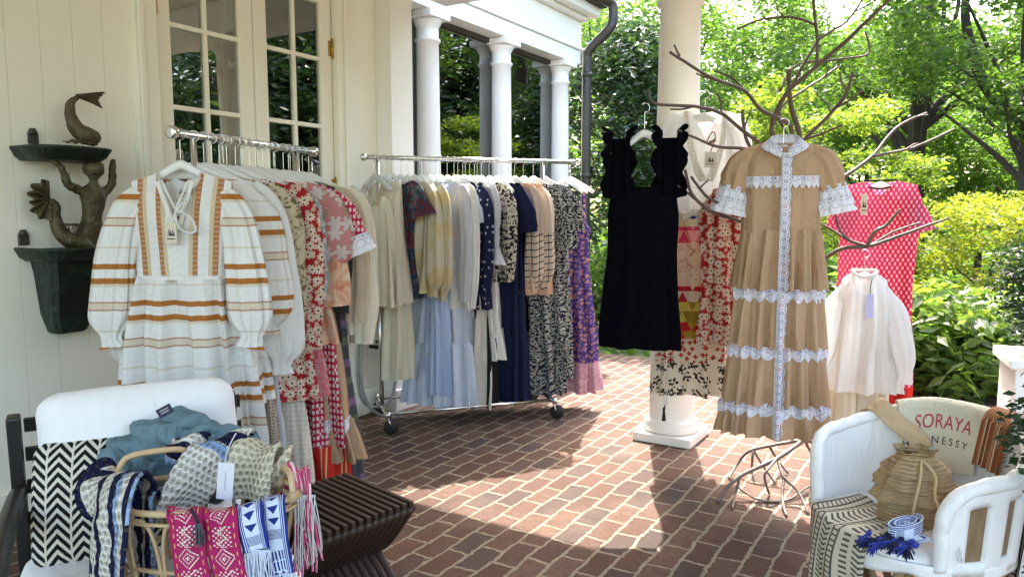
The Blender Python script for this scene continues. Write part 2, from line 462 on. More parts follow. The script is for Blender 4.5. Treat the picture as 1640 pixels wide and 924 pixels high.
# room behind the doors: dark walls, curtain, a framed picture, a white cabinet
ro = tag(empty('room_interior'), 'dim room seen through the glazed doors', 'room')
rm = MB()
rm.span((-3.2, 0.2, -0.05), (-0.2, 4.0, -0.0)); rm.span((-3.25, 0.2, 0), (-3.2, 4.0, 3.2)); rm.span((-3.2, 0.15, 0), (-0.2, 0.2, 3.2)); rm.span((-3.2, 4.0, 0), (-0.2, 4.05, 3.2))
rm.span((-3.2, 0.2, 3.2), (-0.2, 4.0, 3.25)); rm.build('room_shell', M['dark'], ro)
def curtain(y0, y1, lab):
    c = MB(); c.sheet(lambda u, v: (-0.30 + 0.035 * math.sin(u * 34) + 0.012 * math.sin(u * 71 + v * 2), lerp(y0, y1, u), lerp(0.03, 2.95, v)), 80, 6)
    tag(c.build('curtain', M['curtain']), lab, 'curtain')
curtain(3.34, 3.93, 'beige curtain hanging behind the hinged glazed door')
curtain(3.03, 3.17, 'beige curtain bunched behind the meeting stile of the glazed doors')

# garden wing with columns and big reflecting windows
XW = -0.6
wg = tag(empty('garden_wing', (XW, 4.4, 0)), 'white garden wing with large reflecting windows under a moulded entablature', 'house wing')
wy0, wy1 = 4.32, 8.15
def wl(x0, y0, z0, x1, y1, z1): return (x0, y0 - 4.4, z0), (x1, y1 - 4.4, z1)
b_ = MB(); b_.span(*wl(-5.0, wy0, -0.1, -0.05, wy1 + 0.14, 0.30), bev=0.006); b_.span(*wl(-5.0, wy0, 0.304, 0.06, wy1 + 0.20, 0.345), bev=0.006); b_.build('base_ledge', M['trim'], wg)
ZC = 3.23
en = MB()
en.span(*wl(-5.0, wy0, ZC, 0.12, wy1 + 0.14, ZC + 0.16), bev=0.006)
en.span(*wl(-5.0, wy0, ZC + 0.164, 0.145, wy1 + 0.165, ZC + 0.20), bev=0.01)
en.span(*wl(-5.0, wy0, ZC + 0.204, 0.125, wy1 + 0.145, ZC + 0.50), bev=0.004)
en.span(*wl(-5.0, wy0, ZC + 0.504, 0.19, wy1 + 0.21, ZC + 0.56), bev=0.015)
en.span(*wl(-5.0, wy0, ZC + 0.564, 0.30, wy1 + 0.32, ZC + 0.68), bev=0.02)
en.build('entablature', M['trim'], wg)
rf = MB(); rf.span(*wl(-5.0, wy0, ZC + 0.684, 0.36, wy1 + 0.38, ZC + 0.76), bev=0.01); rf.build('roof', M['bronze'], wg)
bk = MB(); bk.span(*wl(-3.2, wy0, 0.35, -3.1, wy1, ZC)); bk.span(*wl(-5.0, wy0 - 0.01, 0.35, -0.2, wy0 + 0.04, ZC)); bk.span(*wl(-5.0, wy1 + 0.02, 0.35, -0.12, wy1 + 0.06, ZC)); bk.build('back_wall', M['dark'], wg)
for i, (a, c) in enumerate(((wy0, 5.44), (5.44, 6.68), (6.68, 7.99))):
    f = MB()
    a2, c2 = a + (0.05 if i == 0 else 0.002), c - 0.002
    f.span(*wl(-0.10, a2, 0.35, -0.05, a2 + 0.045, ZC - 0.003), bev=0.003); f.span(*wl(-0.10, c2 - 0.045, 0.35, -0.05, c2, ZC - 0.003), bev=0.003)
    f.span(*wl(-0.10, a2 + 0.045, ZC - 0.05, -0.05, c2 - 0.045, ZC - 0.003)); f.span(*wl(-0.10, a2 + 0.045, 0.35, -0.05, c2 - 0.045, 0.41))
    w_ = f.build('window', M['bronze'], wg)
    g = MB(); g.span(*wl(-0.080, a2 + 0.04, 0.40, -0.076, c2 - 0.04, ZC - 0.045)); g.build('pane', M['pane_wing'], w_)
def small_column(yc, lab):
    r = thing('wing_column', lab, 'column', (XW, yc, 0.345), 0, 'columns along the garden wing')
    h = ZC - 0.345; rb, rt = 0.112, 0.10
    prof = [(rb + 0.03, 0.06), (rb + 0.035, 0.085), (rb + 0.02, 0.11), (rb, 0.125)]
    for i in range(9): t = i / 8; prof.append((lerp(rb, rt, t ** 1.6), lerp(0.13, h - 0.27, t)))
    prof += [(rt + 0.014, h - 0.262), (rt + 0.018, h - 0.25), (rt + 0.014, h - 0.238), (rt, h - 0.232), (rt, h - 0.13), (rt + 0.012, h - 0.12), (rt + 0.03, h - 0.085), (rt + 0.036, h - 0.07)]
    m = MB(); m.lathe(prof, 40); m.build('shaft', M['trim'], r)
    m = MB(); m.span((-0.15, -0.15, h - 0.068), (0.15, 0.15, h - 0.004), bev=0.006); m.build('capital', M['trim'], r)
    m = MB(); m.span((-0.16, -0.16, 0.002), (0.16, 0.16, 0.06), bev=0.006); m.build('plinth', M['trim'], r)
small_column(5.44, 'white wing column closest to the glazed doors')
small_column(6.68, 'white wing column in the middle of the row of three')
small_column(7.99, 'white wing column at the corner beside the dark downspout')
# downspout
def downspout():
    r = thing('downspout', 'dark bronze downspout with curved elbow at the corner of the wing', 'downspout', (XW + 0.3, 8.4, 0))
    L = lambda x, y, z: (x - XW - 0.3, y - 8.4, z)
    y_ = 8.38; x_ = XW + 0.16
    pts = [L(x_ + .15, y_ - .35, 3.96), L(x_ + .27, y_ - .05, 3.955), L(x_ + .31, y_ + .05, 3.90), L(x_ + .31, y_ + .05, 3.72), L(x_ + .26, y_ + .03, 3.62), L(x_ + .06, y_ + .0, 3.44), L(x_, y_, 3.34), L(x_, y_, 3.1), L(x_, y_, 0.1)]
    m = MB(); m.tube(pts, 0.058, 14, n=60); m.build('pipe', M['bronze'], r)
    for z in (3.12, 1.9, 0.7): MB().lathe([(0.06, -0.03), (0.066, -0.03), (0.066, 0.03), (0.06, 0.03)], 16, L(x_, y_, z), cap=False).build('bracket', M['bronze'], r)
    g = MB(); g.tube([L(XW + .42, 4.7, 3.97), L(XW + .42, y_ - .3, 3.97), L(XW + .33, y_, 3.965)], 0.05, 10); g.build('gutter', M['bronze'], r)
downspout()

# porch roof, beam and the big column
ROOFY = 4.92
pr = tag(empty('porch_roof', (3.5, 0, CEIL)), 'porch roof sheltering the brick floor and clothes', 'roof')
m = MB(); m.span((-4.4, -2.6, 0.0), (1.6, ROOFY, 0.12)); m.build('ceiling', M['soffit'], pr)
m = MB(); m.span((-3.33, 4.36, -0.30), (1.5, 4.68, -0.003), bev=0.006); m.build('beam', M['trim'], pr)
m = MB(); m.span((-4.4, ROOFY, -0.06), (1.6, ROOFY + 0.05, 0.14), bev=0.006); m.build('fascia', M['trim'], pr)
def big_column(x, y, lab):
    r = thing('porch_column', lab, 'column', (x, y, 0))
    H = CEIL - 0.30; rb, rt = 0.142, 0.122
    prof = [(rb + 0.034, 0.062), (rb + 0.040, 0.08), (rb + 0.034, 0.10), (rb + 0.028, 0.108), (rb + 0.03, 0.125), (rb + 0.018, 0.135), (rb, 0.15)]
    for i in range(12): t = i / 11; prof.append((lerp(rb, rt, t ** 1.5), lerp(0.16, H - 0.3, t)))
    prof += [(rt + 0.02, H - 0.29), (rt + 0.02, H - 0.27), (rt, H - 0.26), (rt, H - 0.15), (rt + 0.03, H - 0.11), (rt + 0.04, H - 0.08)]
    m = MB(); m.lathe(prof, 56); m.build('shaft', M['column'], r)
    m = MB(); m.span((-0.19, -0.19, 0.001), (0.19, 0.19, 0.06), bev=0.008); m.build('plinth', M['column'], r)
    m = MB(); m.span((-0.21, -0.21, H - 0.08), (0.21, 0.21, H - 0.004), bev=0.008); m.build('capital', M['column'], r)
big_column(2.07, 4.52, 'tall cream porch column standing on a square plinth')

# ------------------------------------------------------------------ vegetation
def leaf_mesh(name, pts, mat, rng, size=0.08, aspect=0.5, parent=None, nface=2, up=0.35):
    """pts: leaf positions (local). every leaf is its own small folded blade"""
    v = []; f = []
    for p in pts:
        s = size * rng.uniform(0.65, 1.3)
        a = rng.uniform(0, 2 * PI); el = rng.uniform(-0.7, 0.5)
        d = Vector((math.cos(a) * math.cos(el), math.sin(a) * math.cos(el), math.sin(el)))
        n = Vector((rng.uniform(-1, 1), rng.uniform(-1, 1), rng.uniform(-0.4, 1) + up))
        w = d.cross(n)
        if w.length < 1e-3: continue
        w.normalize(); n = w.cross(d)
        b = len(v)
        m0 = p + d * s * 0.45 - n * s * 0.06
        v += [p, m0 + w * s * aspect * 0.5 + n * s * 0.07, p + d * s - n * s * 0.12, m0 - w * s * aspect * 0.5 + n * s * 0.07, p + d * s * 0.5 - n * s * 0.03]
        f += [(b, b + 1, b + 4), (b + 1, b + 2, b + 4), (b + 2, b + 3, b + 4), (b + 3, b, b + 4)] if nface == 4 else [(b, b + 1, b + 2), (b, b + 2, b + 3)]
    me = bpy.data.meshes.new(name); me.from_pydata([tuple(x) for x in v], [], f); me.update(); me.materials.append(mat)
    o = bpy.data.objects.new(name, me); COL.objects.link(o)
    if parent is not None: o.parent = parent
    return o
def ball(rng):
    while True:
        p = Vector((rng.uniform(-1, 1), rng.uniform(-1, 1), rng.uniform(-1, 1)))
        if p.length <= 1: return p
def clumps(rng, c, rad, k, shell=0.45):
    out = []
    for _ in range(k):
        p = ball(rng); L = p.length
        if L > 1e-3: p = p / L * lerp(L, 1.0, shell)
        out.append(Vector((c[0] + p.x * rad[0], c[1] + p.y * rad[1], c[2] + p.z * rad[2])))
    return out
def cloud(rng, cl, n, r, flat=0.6, zmin=0.1):
    pts = []
    for _ in range(n):
        c = rng.choice(cl); q = ball(rng) * r * rng.uniform(0.5, 1.15)
        z = c.z + q.z * flat
        if z < zmin: z = zmin + rng.uniform(0, 0.2)
        pts.append(Vector((c.x + q.x, c.y + q.y, z)))
    return pts
def limbs(mb, base, targets, rng, r0, split_z, seg=8):
    for t in targets:
        s = Vector((base[0], base[1], split_z * rng.uniform(0.6, 1.0)))
        mid = s.lerp(t, 0.5) + Vector((rng.uniform(-.2, .2), rng.uniform(-.2, .2), rng.uniform(-.1, .3))) * (t - s).length * 0.35
        mb.tube([s, s.lerp(mid, 0.5) + Vector((0, 0, 0.05)), mid, t], [r0, r0 * 0.75, r0 * 0.5, r0 * 0.12], seg, n=12)
def tree(name, label, loc, crown_c, crown_r, k, n, cr, leaf, lmat, seed, trunk_r=0.12, split=None, group=None, flat=0.6, cat='tree', aspect=0.5, shell=0.5, nl=10, trunk=None, nface=2, zmin=0.15):
    rng = random.Random(seed)
    r = thing(name, label, cat, loc, 0, group)
    cl = clumps(rng, crown_c, crown_r, k, shell)
    leaf_mesh('crown', cloud(rng, cl, n, cr, flat, zmin), lmat, rng, leaf, aspect, r, nface)
    tm = MB(); sz = split or crown_c[2] * 0.6
    if trunk: 
        for pts, rad in trunk: tm.tube(pts, rad, 12, n=24)
    else:
        tm.tube([(0, 0, -0.1), (0.04, 0.02, sz * 0.4), (-0.03, 0.05, sz * 0.8), (crown_c[0] * .4, crown_c[1] * .4, crown_c[2])], [trunk_r * 1.25, trunk_r, trunk_r * 0.85, trunk_r * 0.3], 12, n=20)
    limbs(tm, (0, 0), rng.sample(cl, min(nl, len(cl))), rng, trunk_r * 0.45, sz)
    tm.build('trunk', M['bark'], r)
    return r
GR = 'leafy trees behind the porch'
def loc(px, F, z=-0.05): p = P(px, 340, F); return (p.x, p.y, z)
# dark broadleaf close to the downspout
tree('magnolia', 'dark glossy magnolia rising beside the wing downspout', loc(1005, 10.4), (0, 0, 2.2), (0.95, 0.9, 1.9), 62, 16000, 0.42, 0.115, M['leaf_dark'], 11, 0.10, 0.9, GR, 0.9, aspect=0.45, zmin=0.1)
tree('holly_bush', 'low dark bush at the edge of the bricks behind the purple dress', loc(985, 9.2), (0, 0, 0.5), (0.7, 0.45, 0.5), 22, 3600, 0.33, 0.11, M['leaf_mid'], 12, 0.03, 0.2, None, 0.9, 'bush')
tree('birch', 'fresh green tree filling the gap above the dark magnolia', loc(1010, 15.5), (0, 0, 4.6), (2.1, 1.6, 2.6), 55, 15000, 0.7, 0.115, M['leaf_bright'], 13, 0.14, 2.2, GR)
tree('birch', 'fresh green tree standing behind the big porch column', loc(1140, 13.2), (0, 0, 3.3), (1.9, 1.5, 2.5), 60, 20000, 0.62, 0.105, M['leaf_mid'], 14, 0.13, 1.8, GR)
tree('tulip_tree', 'green tree under the patch of open sky', loc(1225, 19), (-0.3, 0, 3.6), (2.5, 1.8, 2.5), 60, 17000, 0.8, 0.14, M['leaf_mid'], 15, 0.15, 2.4, GR)
# lime japanese maple behind the sculptural stand
tree('japanese_maple', 'lime green maple behind the collar of the tan dress', loc(1275, 8.8), (0.05, 0.1, 1.75), (1.35, 1.0, 1.2), 95, 21000, 0.34, 0.06, M['leaf_lime'], 16, 0.06, 0.7, None, 0.32, aspect=0.6)
tree('maple_sapling', 'slim lime green maple spire left of the forked branch'.replace(' left of', ' beside'), loc(1243, 8.2), (0, 0, 2.2), (0.28, 0.28, 0.9), 22, 2500, 0.22, 0.07, M['leaf_lime'], 17, 0.025, 1.0, None, 0.5, aspect=0.6)
# oak with the thick dark trunk
ok_l = loc(1463, 15.5)
tree('oak', 'tall oak with a thick dark trunk seen above the pink dress', ok_l, (0, 0, 6.2), (3.0, 2.5, 2.4), 60, 15000, 0.75, 0.125, M['leaf_mid'], 18, 0.17, 3.4, GR, shell=0.6,
     trunk=[([(0, 0, -0.1), (0.02, 0, 1.5), (-0.02, 0, 3.2), (0.05, 0.1, 5.5), (0.0, 0.1, 7.0)], [0.22, 0.17, 0.165, 0.14, 0.06]),
            ([(0, 0, 3.0), (-0.35, 0.1, 3.5), (-0.7, 0.2, 4.1)], [0.09, 0.07, 0.035]), ([(0, 0, 3.2), (0.5, 0.3, 3.9), (1.3, 0.6, 4.4), (1.9, 0.9, 5.2)], [0.10, 0.08, 0.06, 0.03])])
kr_l = loc(1645, 13.0)
RV = Vector((CA, SA, 0))
def rv(a, z, b=0.0): return RV * a + Vector((-SA, CA, 0)) * b + Vector((0, 0, z))
tree('oak', 'oak with a long crooked bough over the yellow shrub', kr_l, (-0.2, 0, 5.0), (2.5, 2.1, 2.1), 50, 13000, 0.7, 0.12, M['leaf_mid'], 19, 0.15, 3.0, GR, shell=0.6,
     trunk=[([rv(0, -0.1), rv(0, 1.5), rv(-0.05, 3), rv(-0.1, 4.6), rv(0, 6)], [0.20, 0.16, 0.155, 0.13, 0.06]),
            ([rv(-0.02, 2.7), rv(-0.25, 3.15), rv(-0.7, 3.45), rv(-1.05, 4.0), rv(-1.3, 4.9), rv(-1.2, 5.6)], [0.15, 0.12, 0.10, 0.085, 0.07, 0.05])])
tree('beech', 'slender tree with branching stems between the two oaks', loc(1568, 17), (0, 0, 3.0), (1.2, 1.0, 1.7), 40, 8500, 0.55, 0.105, M['leaf_bright'], 20, 0.07, 1.4, GR)
tree('beech', 'bushy green tree behind the collar of the pink dress', loc(1385, 18), (0, 0, 2.8), (2.0, 1.3, 2.2), 55, 14000, 0.6, 0.105, M['leaf_bright'], 21, 0.09, 1.3, GR)
# yellow shrub
tree('golden_maple', 'wide yellow green maple shrub glowing in the sun', loc(1590, 8.6), (0.1, 0, 0.95), (1.75, 1.2, 0.85), 110, 24000, 0.34, 0.06, M['leaf_yellow'], 22, 0.05, 0.35, None, 0.35, 'shrub', aspect=0.6)
tree('azalea', 'light green shrub under the hem of the yellow maple', loc(1430, 9.0), (0, 0, 0.55), (0.9, 0.6, 0.55), 26, 5000, 0.33, 0.085, M['leaf_bright'], 23, 0.03, 0.2, None, 0.7, 'shrub')
# laurels along the patio edge
for i, (px, F, s, lab) in enumerate(((1500, 5.95, 23, 'big leaved laurel right behind the white blouse'.replace('right behind', 'directly behind')), (1585, 5.75, 31, 'big leaved laurel next to the white planter'), (1690, 5.9, 35, 'big leaved laurel hidden partly by the white planter'),
                           (1385, 6.4, 37, 'big leaved laurel behind the long pink dress'))):
    tree('laurel_shrub', lab, loc(px, F, 0.0), (0, 0, 0.42), (0.58, 0.45, 0.42), 30, 1750, 0.26, 0.135, M['leaf_laurel'], s, 0.018, 0.12, 'laurel shrubs along the brick edge', 0.9, 'shrub', aspect=0.42, nface=4, zmin=0.03)
tree('rhododendron', 'pale leaved shrub between the tan dress and the pink dress', loc(1330, 7.2), (0, 0, 0.5), (0.55, 0.4, 0.5), 24, 2200, 0.28, 0.10, M['leaf_bright'], 41, 0.02, 0.15, None, 0.8, 'shrub')
# woods further off, each tree its own
rng = random.Random(5)
proto = tree('wood_tree', 'tall green tree in the wood beyond the garden, behind the magnolia', loc(930, 27), (0, 0, 4.8), (3.5, 3.2, 3.9), 70, 13000, 1.1, 0.24, M['leaf_mid'], 51, 0.22, 3.5, 'trees of the wood beyond the garden')
proto2 = tree('wood_tree', 'paler tree in the wood beyond the garden, behind the column', loc(1090, 29), (0, 0, 4.4), (3.6, 3.2, 3.5), 70, 12000, 1.05, 0.24, M['leaf_mid'], 52, 0.2, 3.0, 'trees of the wood beyond the garden')
for i, (px, F, sc, pr_, lab) in enumerate(((1240, 33, 0.85, proto, 'far wood tree under the open patch of sky'), (1345, 28, 1.0, proto2, 'far wood tree above the tan dress sleeve'), (1420, 34, 1.25, proto, 'far wood tree closest behind the oak trunk'),
        (1530, 30, 0.95, proto2, 'far wood tree between the two oaks'), (1610, 36, 1.3, proto, 'far wood tree behind the crooked oak bough'), (1720, 27, 1.0, proto2, 'far wood tree at the edge of view past the oaks'))):
    l = loc(px, F); c = dup(pr_, l, rng.uniform(0, 6), lab); c.scale = (sc, sc, sc)
dproto = tree('wood_tree', 'leafy tree on the lawn whose reflection shows in the window panes', (11.5, 12.5, -0.05), (0, 0, 3.8), (3.0, 3.0, 3.8), 80, 16000, 1.0, 0.22, M['leaf_dark'], 58, 0.2, 2.6, 'lawn trees reflected in the glass')
for i, (x, y, sc) in enumerate(((8.6, 17.5, 1.15), (12.5, 19.5, 1.3), (16, 16, 1.3), (10.8, 23, 1.5), (15.5, 11, 1.1), (17, 5.5, 1.1), (20, 9, 1.3), (14, -5.0, 0.9), (24, 15, 1.5), (9.3, 13.6, 0.85))):
    c = dup(dproto, (x, y, -0.05), rng.uniform(0, 6), 'leafy tree on the lawn whose reflection shows in the window panes', 'lawn trees reflected in the glass'); c.scale = (sc, sc, sc)
# far low undergrowth closes the view under the crowns

rr = random.Random(77)
pts = []
for _ in range(16000):
    F = rr.uniform(17, 32); lat = rr.uniform(-2, 1.0) + F * rr.uniform(-0.0, 0.85)
    p = LF(lat, F); pts.append(Vector((p.x, p.y, abs(rr.gauss(0, 1.1)) * (0.55 + 0.45 * math.sin(lat * 0.9 + F)) )))
u_ = leaf_mesh('undergrowth', pts, M['leaf_mid'], rr, 0.32, 0.55); u_['kind'] = 'stuff'; u_['label'] = 'green undergrowth on the far side of the garden'
pts = []
for _ in range(7000):
    F = rr.uniform(7.6, 16); lat = 0.2 + F * rr.uniform(0.05, 0.85)
    p = LF(lat, F)
    if math.sin(p.x * 1.3) + math.sin(p.y * 0.9 + 1) > 0.1: pts.append(Vector((p.x, p.y, rr.uniform(-0.05, 0.14))))
g_ = leaf_mesh('ground_cover', pts, M['leaf_bright'], rr, 0.13, 0.5); g_['kind'] = 'stuff'; g_['label'] = 'low green ground cover around the garden path'

# ------------------------------------------------------------------ printed fabrics
WHITE = (0.80, 0.79, 0.77); CREAM = (0.74, 0.69, 0.56); RUST = (0.42, 0.16, 0.035); NAVY = (0.012, 0.014, 0.05)
F = {}
def bands(t, lst):
    """mask of 1 where t falls in one of the (lo, hi) bands"""
    acc = None
    for a, b in lst:
        q = t.gt(a) * t.lt(b); acc = q if acc is None else acc + q
    return acc.mn(1.0)
def rust_h(n):
    x, y, z = n.obj(); zz = (z * -1.0) + (n.noise(n.vec(x * 3.0, 0.0, 0.0), 1.5, 2.0) - 0.5) * 0.012
    p = (zz + (0.66 - RUST_OFF)).op('MODULO', 0.33)
    wide = bands(p, [(0.022, 0.043), (0.078, 0.100)]); thin = bands(p, [(0.170, 0.176), (0.200, 0.206)])
    tan = bands(p, [(0.100, 0.112), (0.176, 0.200), (0.285, 0.292)])
    arcs = ((x.abs() * 1.0 - 0.05).op('POWER', 2.0) + (z + 0.45) * (z + 0.45)).sqrt() * 230.0
    c = n.mix(arcs.sin().gt(0.55) * 0.35, WHITE, (0.70, 0.71, 0.70))
    c = n.mix(tan * 0.8, c, (0.66, 0.58, 0.44)); c = n.mix(thin * 0.85, c, (0.42, 0.17, 0.06)); return n.mix(wide, c, RUST)
RUST_OFF = 0.305; F['rust_h'] = cloth('rust_striped_cotton', rust_h)
RUST_OFF = 0.16; F['rust_s'] = cloth('rust_striped_sleeve_cotton', rust_h)
def rust_v(n):
    x, y, z = n.obj(); a = x.abs() - (z + 0.27) * 0.06
    wide = bands(a, [(0.068, 0.088), (0.145, 0.168)]); thin = bands(a, [(0.195, 0.199)]); tan = bands(a, [(0.052, 0.068), (0.128, 0.145), (0.199, 0.212)])
    arcs = ((a - 0.13) * (a - 0.13) + (z + 0.33) * (z + 0.33)).sqrt() * 260.0
    c = n.mix(arcs.sin().gt(0.5) * 0.35, WHITE, (0.69, 0.70, 0.69)); c = n.mix(tan, c, (0.64, 0.53, 0.36)); c = n.mix(thin, c, RUST)
    return n.mix(wide * ((z * 330.0).sin() * 0.12 + 0.88), c, RUST)
F['rust_v'] = cloth('rust_striped_bodice', rust_v)
def plain(c, var=0.06): return mottled(c, var, 7.0)
for k, c in dict(white=WHITE, cream=CREAM, ivory=(0.78, 0.74, 0.60), pale_grey=(0.69, 0.69, 0.75), sky=(0.45, 0.56, 0.80), light_blue=(0.70, 0.77, 0.91), navy=(0.012, 0.016, 0.055), black=(0.0035, 0.0035, 0.006),
                 charcoal=(0.03, 0.03, 0.034), tan=(0.47, 0.305, 0.18), sand=(0.60, 0.49, 0.36), peach=(0.70, 0.44, 0.32), lace=(0.42, 0.35, 0.27), nude=(0.66, 0.45, 0.29), slate=(0.09, 0.10, 0.115),
                 royal=(0.02, 0.03, 0.22), cobalt=(0.03, 0.05, 0.30), red=(0.50, 0.025, 0.02)).items():
    F[k] = cloth(k + '_cloth', plain(c), trans=0.2 if c[0] > 0.5 else 0.1)
F['tan'] = cloth('tan_satin', plain((0.47, 0.305, 0.18)), trans=0.1, strength=0.95, rough=0.55)
F['black'] = material('black_velvet', (0.002, 0.002, 0.004), 0.95, bump=wrinkle(0.3), spec=0.05)
F['sheer'] = cloth('sheer_white', plain((0.86, 0.85, 0.83)), trans=0.4)
def red_daisy(n):
    x, y, z = n.obj(); p, c, v = n.daisy(x, z, 21.0, 9, 0.47); p2, c2, v2 = n.daisy(x + 3.3, z + 1.7, 34.0, 7, 0.40)
    col = n.mix(p2 * 0.9, (0.36, 0.018, 0.022), (0.62, 0.46, 0.36)); col = n.mix(p, col, (0.72, 0.60, 0.48)); return n.mix(c, col, (0.05, 0.03, 0.05))
F['red_daisy'] = cloth('red_daisy_print', red_daisy)
def olive_floral(n):
    x, y, z = n.obj(); w = n.noise(n.vec(x, 0.0, z), 26.0, 3.0, 0.6, 1.2); v = n.noise(n.vec(x + 4.0, 0.0, z), 40.0, 2.0, 0.5, 2.0)
    c = n.mix(w.gt(0.55), (0.52, 0.44, 0.30), (0.17, 0.125, 0.06)); return n.mix(v.gt(0.62), c, (0.62, 0.56, 0.42))
F['olive_floral'] = cloth('olive_leaf_print', olive_floral)
def blue_ditsy(n):
    x, y, z = n.obj(); p, c, v = n.daisy(x, z, 62.0, 5, 0.42); q = n.noise(n.vec(x, 0.0, z), 9.0, 2.0).gt(0.62)
    col = n.mix(p, (0.33, 0.38, 0.42), (0.66, 0.66, 0.62)); return n.mix(q * 0.8, col, (0.55, 0.05, 0.03))
F['blue_ditsy'] = cloth('grey_blue_small_floral', blue_ditsy)
def pink_floral(n):
    x, y, z = n.obj(); p, c, v = n.daisy(x, z, 34.0, 6, 0.5); w = n.noise(n.vec(x, 0.0, z), 16.0, 3.0, 0.5, 1.0)
    col = n.mix(w.gt(0.55), (0.66, 0.30, 0.32), (0.72, 0.48, 0.46)); return n.mix(p * 0.8, col, (0.70, 0.14, 0.17))
F['pink_floral'] = cloth('pink_floral_chiffon', pink_floral, trans=0.35)
def pink_sheer(n):
    x, y, z = n.obj(); p, c, v = n.daisy(x, z, 13.0, 6, 0.50); w = n.noise(n.vec(x, 0.0, z), 22.0, 3.0, 0.6, 1.0)
    col = n.mix(w, (0.60, 0.20, 0.22), (0.72, 0.40, 0.38)); col = n.mix(p, col, (0.76, 0.70, 0.68)); return n.mix(w.gt(0.63), col, (0.33, 0.34, 0.16))
F['pink_sheer'] = cloth('pink_organza_rose_print', pink_sheer, trans=0.4)
def lattice(base, dot, k=165.0, kz=100.0, th=0.1):
    def f(n):
        x, y, z = n.obj(); u = x * k; w = z * kz
        a = u.sin() * w.sin(); b = (u * 0.5).cos() * (w * 0.5).cos()
        c = n.mix(a.abs().gt(0.42 + th), base, dot); return n.mix(b.abs().gt(0.93), c, dot)
    return f
F['red_lattice'] = cloth('red_white_lattice_print', lattice((0.50, 0.02, 0.065), (0.74, 0.62, 0.60)))
def pink_lattice(n):
    x, y, z = n.obj(); u = x * 240.0; w = z * 135.0
    a = (u.sin() * w.sin()).gt(0.25) ; g = n.noise(n.vec(x, 0.0, z), 3.0, 1.0)
    base = n.mix(((g - 0.45) * 6.0).mn(1.0).mx(0.0), (0.62, 0.02, 0.085), (0.68, 0.06, 0.22)); return n.mix(a * 0.9, base, (0.78, 0.58, 0.52))
F['pink_lattice'] = cloth('coral_lattice_print', pink_lattice, trans=0.3)
def red_stripe(n):
    x, y, z = n.obj(); s = bands((x.abs() * 12.0).fr(), [(0.35, 0.42), (0.58, 0.65)]); return n.mix(s, (0.60, 0.035, 0.02), (0.70, 0.50, 0.25))
F['red_stripe'] = cloth('red_border_stripe', red_stripe)
def tiedye(n):
    x, y, z = n.obj(); w = n.noise(n.vec(x, 0.0, z), 6.5, 4.0, 0.6, 1.5); return n.ramp(w, [(0.3, (0.50, 0.14, 0.075)), (0.45, (0.70, 0.36, 0.23)), (0.6, (0.75, 0.60, 0.46)), (0.72, (0.70, 0.42, 0.30))])
F['tiedye'] = cloth('peach_tie_dye', tiedye)
def plaid(n):
    x, y, z = n.obj(); a = bands((z * 5.0).fr(), [(0.1, 0.3)]); b = bands((z * 5.0).fr(), [(0.55, 0.75)]); c = bands((x * 16.0).fr(), [(0.2, 0.35)])
    k = n.mix(a, (0.055, 0.058, 0.065), (0.10, 0.13, 0.075)); k = n.mix(b, k, (0.16, 0.10, 0.20)); return n.mix(c * 0.4, k, (0.02, 0.02, 0.025))
F['plaid'] = cloth('dark_plaid', plaid)
def lacefn(n):
    x, y, z = n.obj(); v = n.voro(n.vec(x * 70.0, z * 70.0), 1.0, 0.5, 'DISTANCE_TO_EDGE'); return n.mix(E(n.nt, v.outputs['Distance']).gt(0.12), (0.62, 0.55, 0.46), (0.30, 0.24, 0.18))
F['lace_p'] = cloth('beige_lace', lacefn)
def dotlace(n):
    x, y, z = n.obj(); p, c, v = n.daisy(x, z, 45.0, 4, 0.4, 0.0); return n.mix(p, (0.68, 0.62, 0.52), (0.78, 0.75, 0.68))
F['dotlace'] = cloth('cream_dotted_lace', dotlace)
def paisley(n):
    x, y, z = n.obj(); v = n.voro(n.vec(x * 42.0, z * 30.0), 1.0, 1.0); d = (E(n.nt, v.outputs['Distance']) * 22.0).sin().gt(0.5)
    cs = n.new('ShaderNodeSeparateXYZ'); n.link(v.outputs['Color'], cs.inputs[0]); k = E(n.nt, cs.outputs[0])
    a = n.ramp(k, [(0, (0.30, 0.06, 0.09)), (0.35, (0.06, 0.12, 0.22)), (0.65, (0.35, 0.30, 0.34)), (0.85, (0.06, 0.20, 0.22))], True); return n.mix(d, (0.022, 0.02, 0.04), a)
F['paisley'] = cloth('dark_paisley', paisley)
def goldblock(n):
    x, y, z = n.obj(); w = n.noise(n.vec(x, y * 0.3, z), 7.0, 1.0); return n.mix(((w - 0.5) * 12.0).mx(0.0).mn(1.0), (0.62, 0.57, 0.44), (0.62, 0.50, 0.27))
F['goldblock'] = cloth('cream_gold_satin', goldblock, rough=0.55)
def sequin(n):
    x, y, z = n.obj(); p, c, v = n.daisy(x + y * 0.5, z, 17.0, 8, 0.15); d, c2, v2 = n.daisy(x + y * 0.7, z, 60.0, 4, 0.2)
    up = (z + 0.16).gt(0.0) ; c = n.mix(p, NAVY, (0.45, 0.47, 0.55)); return n.mix(d * up * 0.4, c, (0.5, 0.52, 0.62))
F['sequin'] = cloth('navy_star_sequins', sequin, trans=0.05)
def animal(n):
    x, y, z = n.obj(); w = n.noise(n.vec(x, y, z), 42.0, 2.0, 0.5, 0.8); return n.mix(w.gt(0.5), (0.012, 0.012, 0.014), (0.62, 0.57, 0.47))
F['animal'] = cloth('black_cream_animal_print', animal)
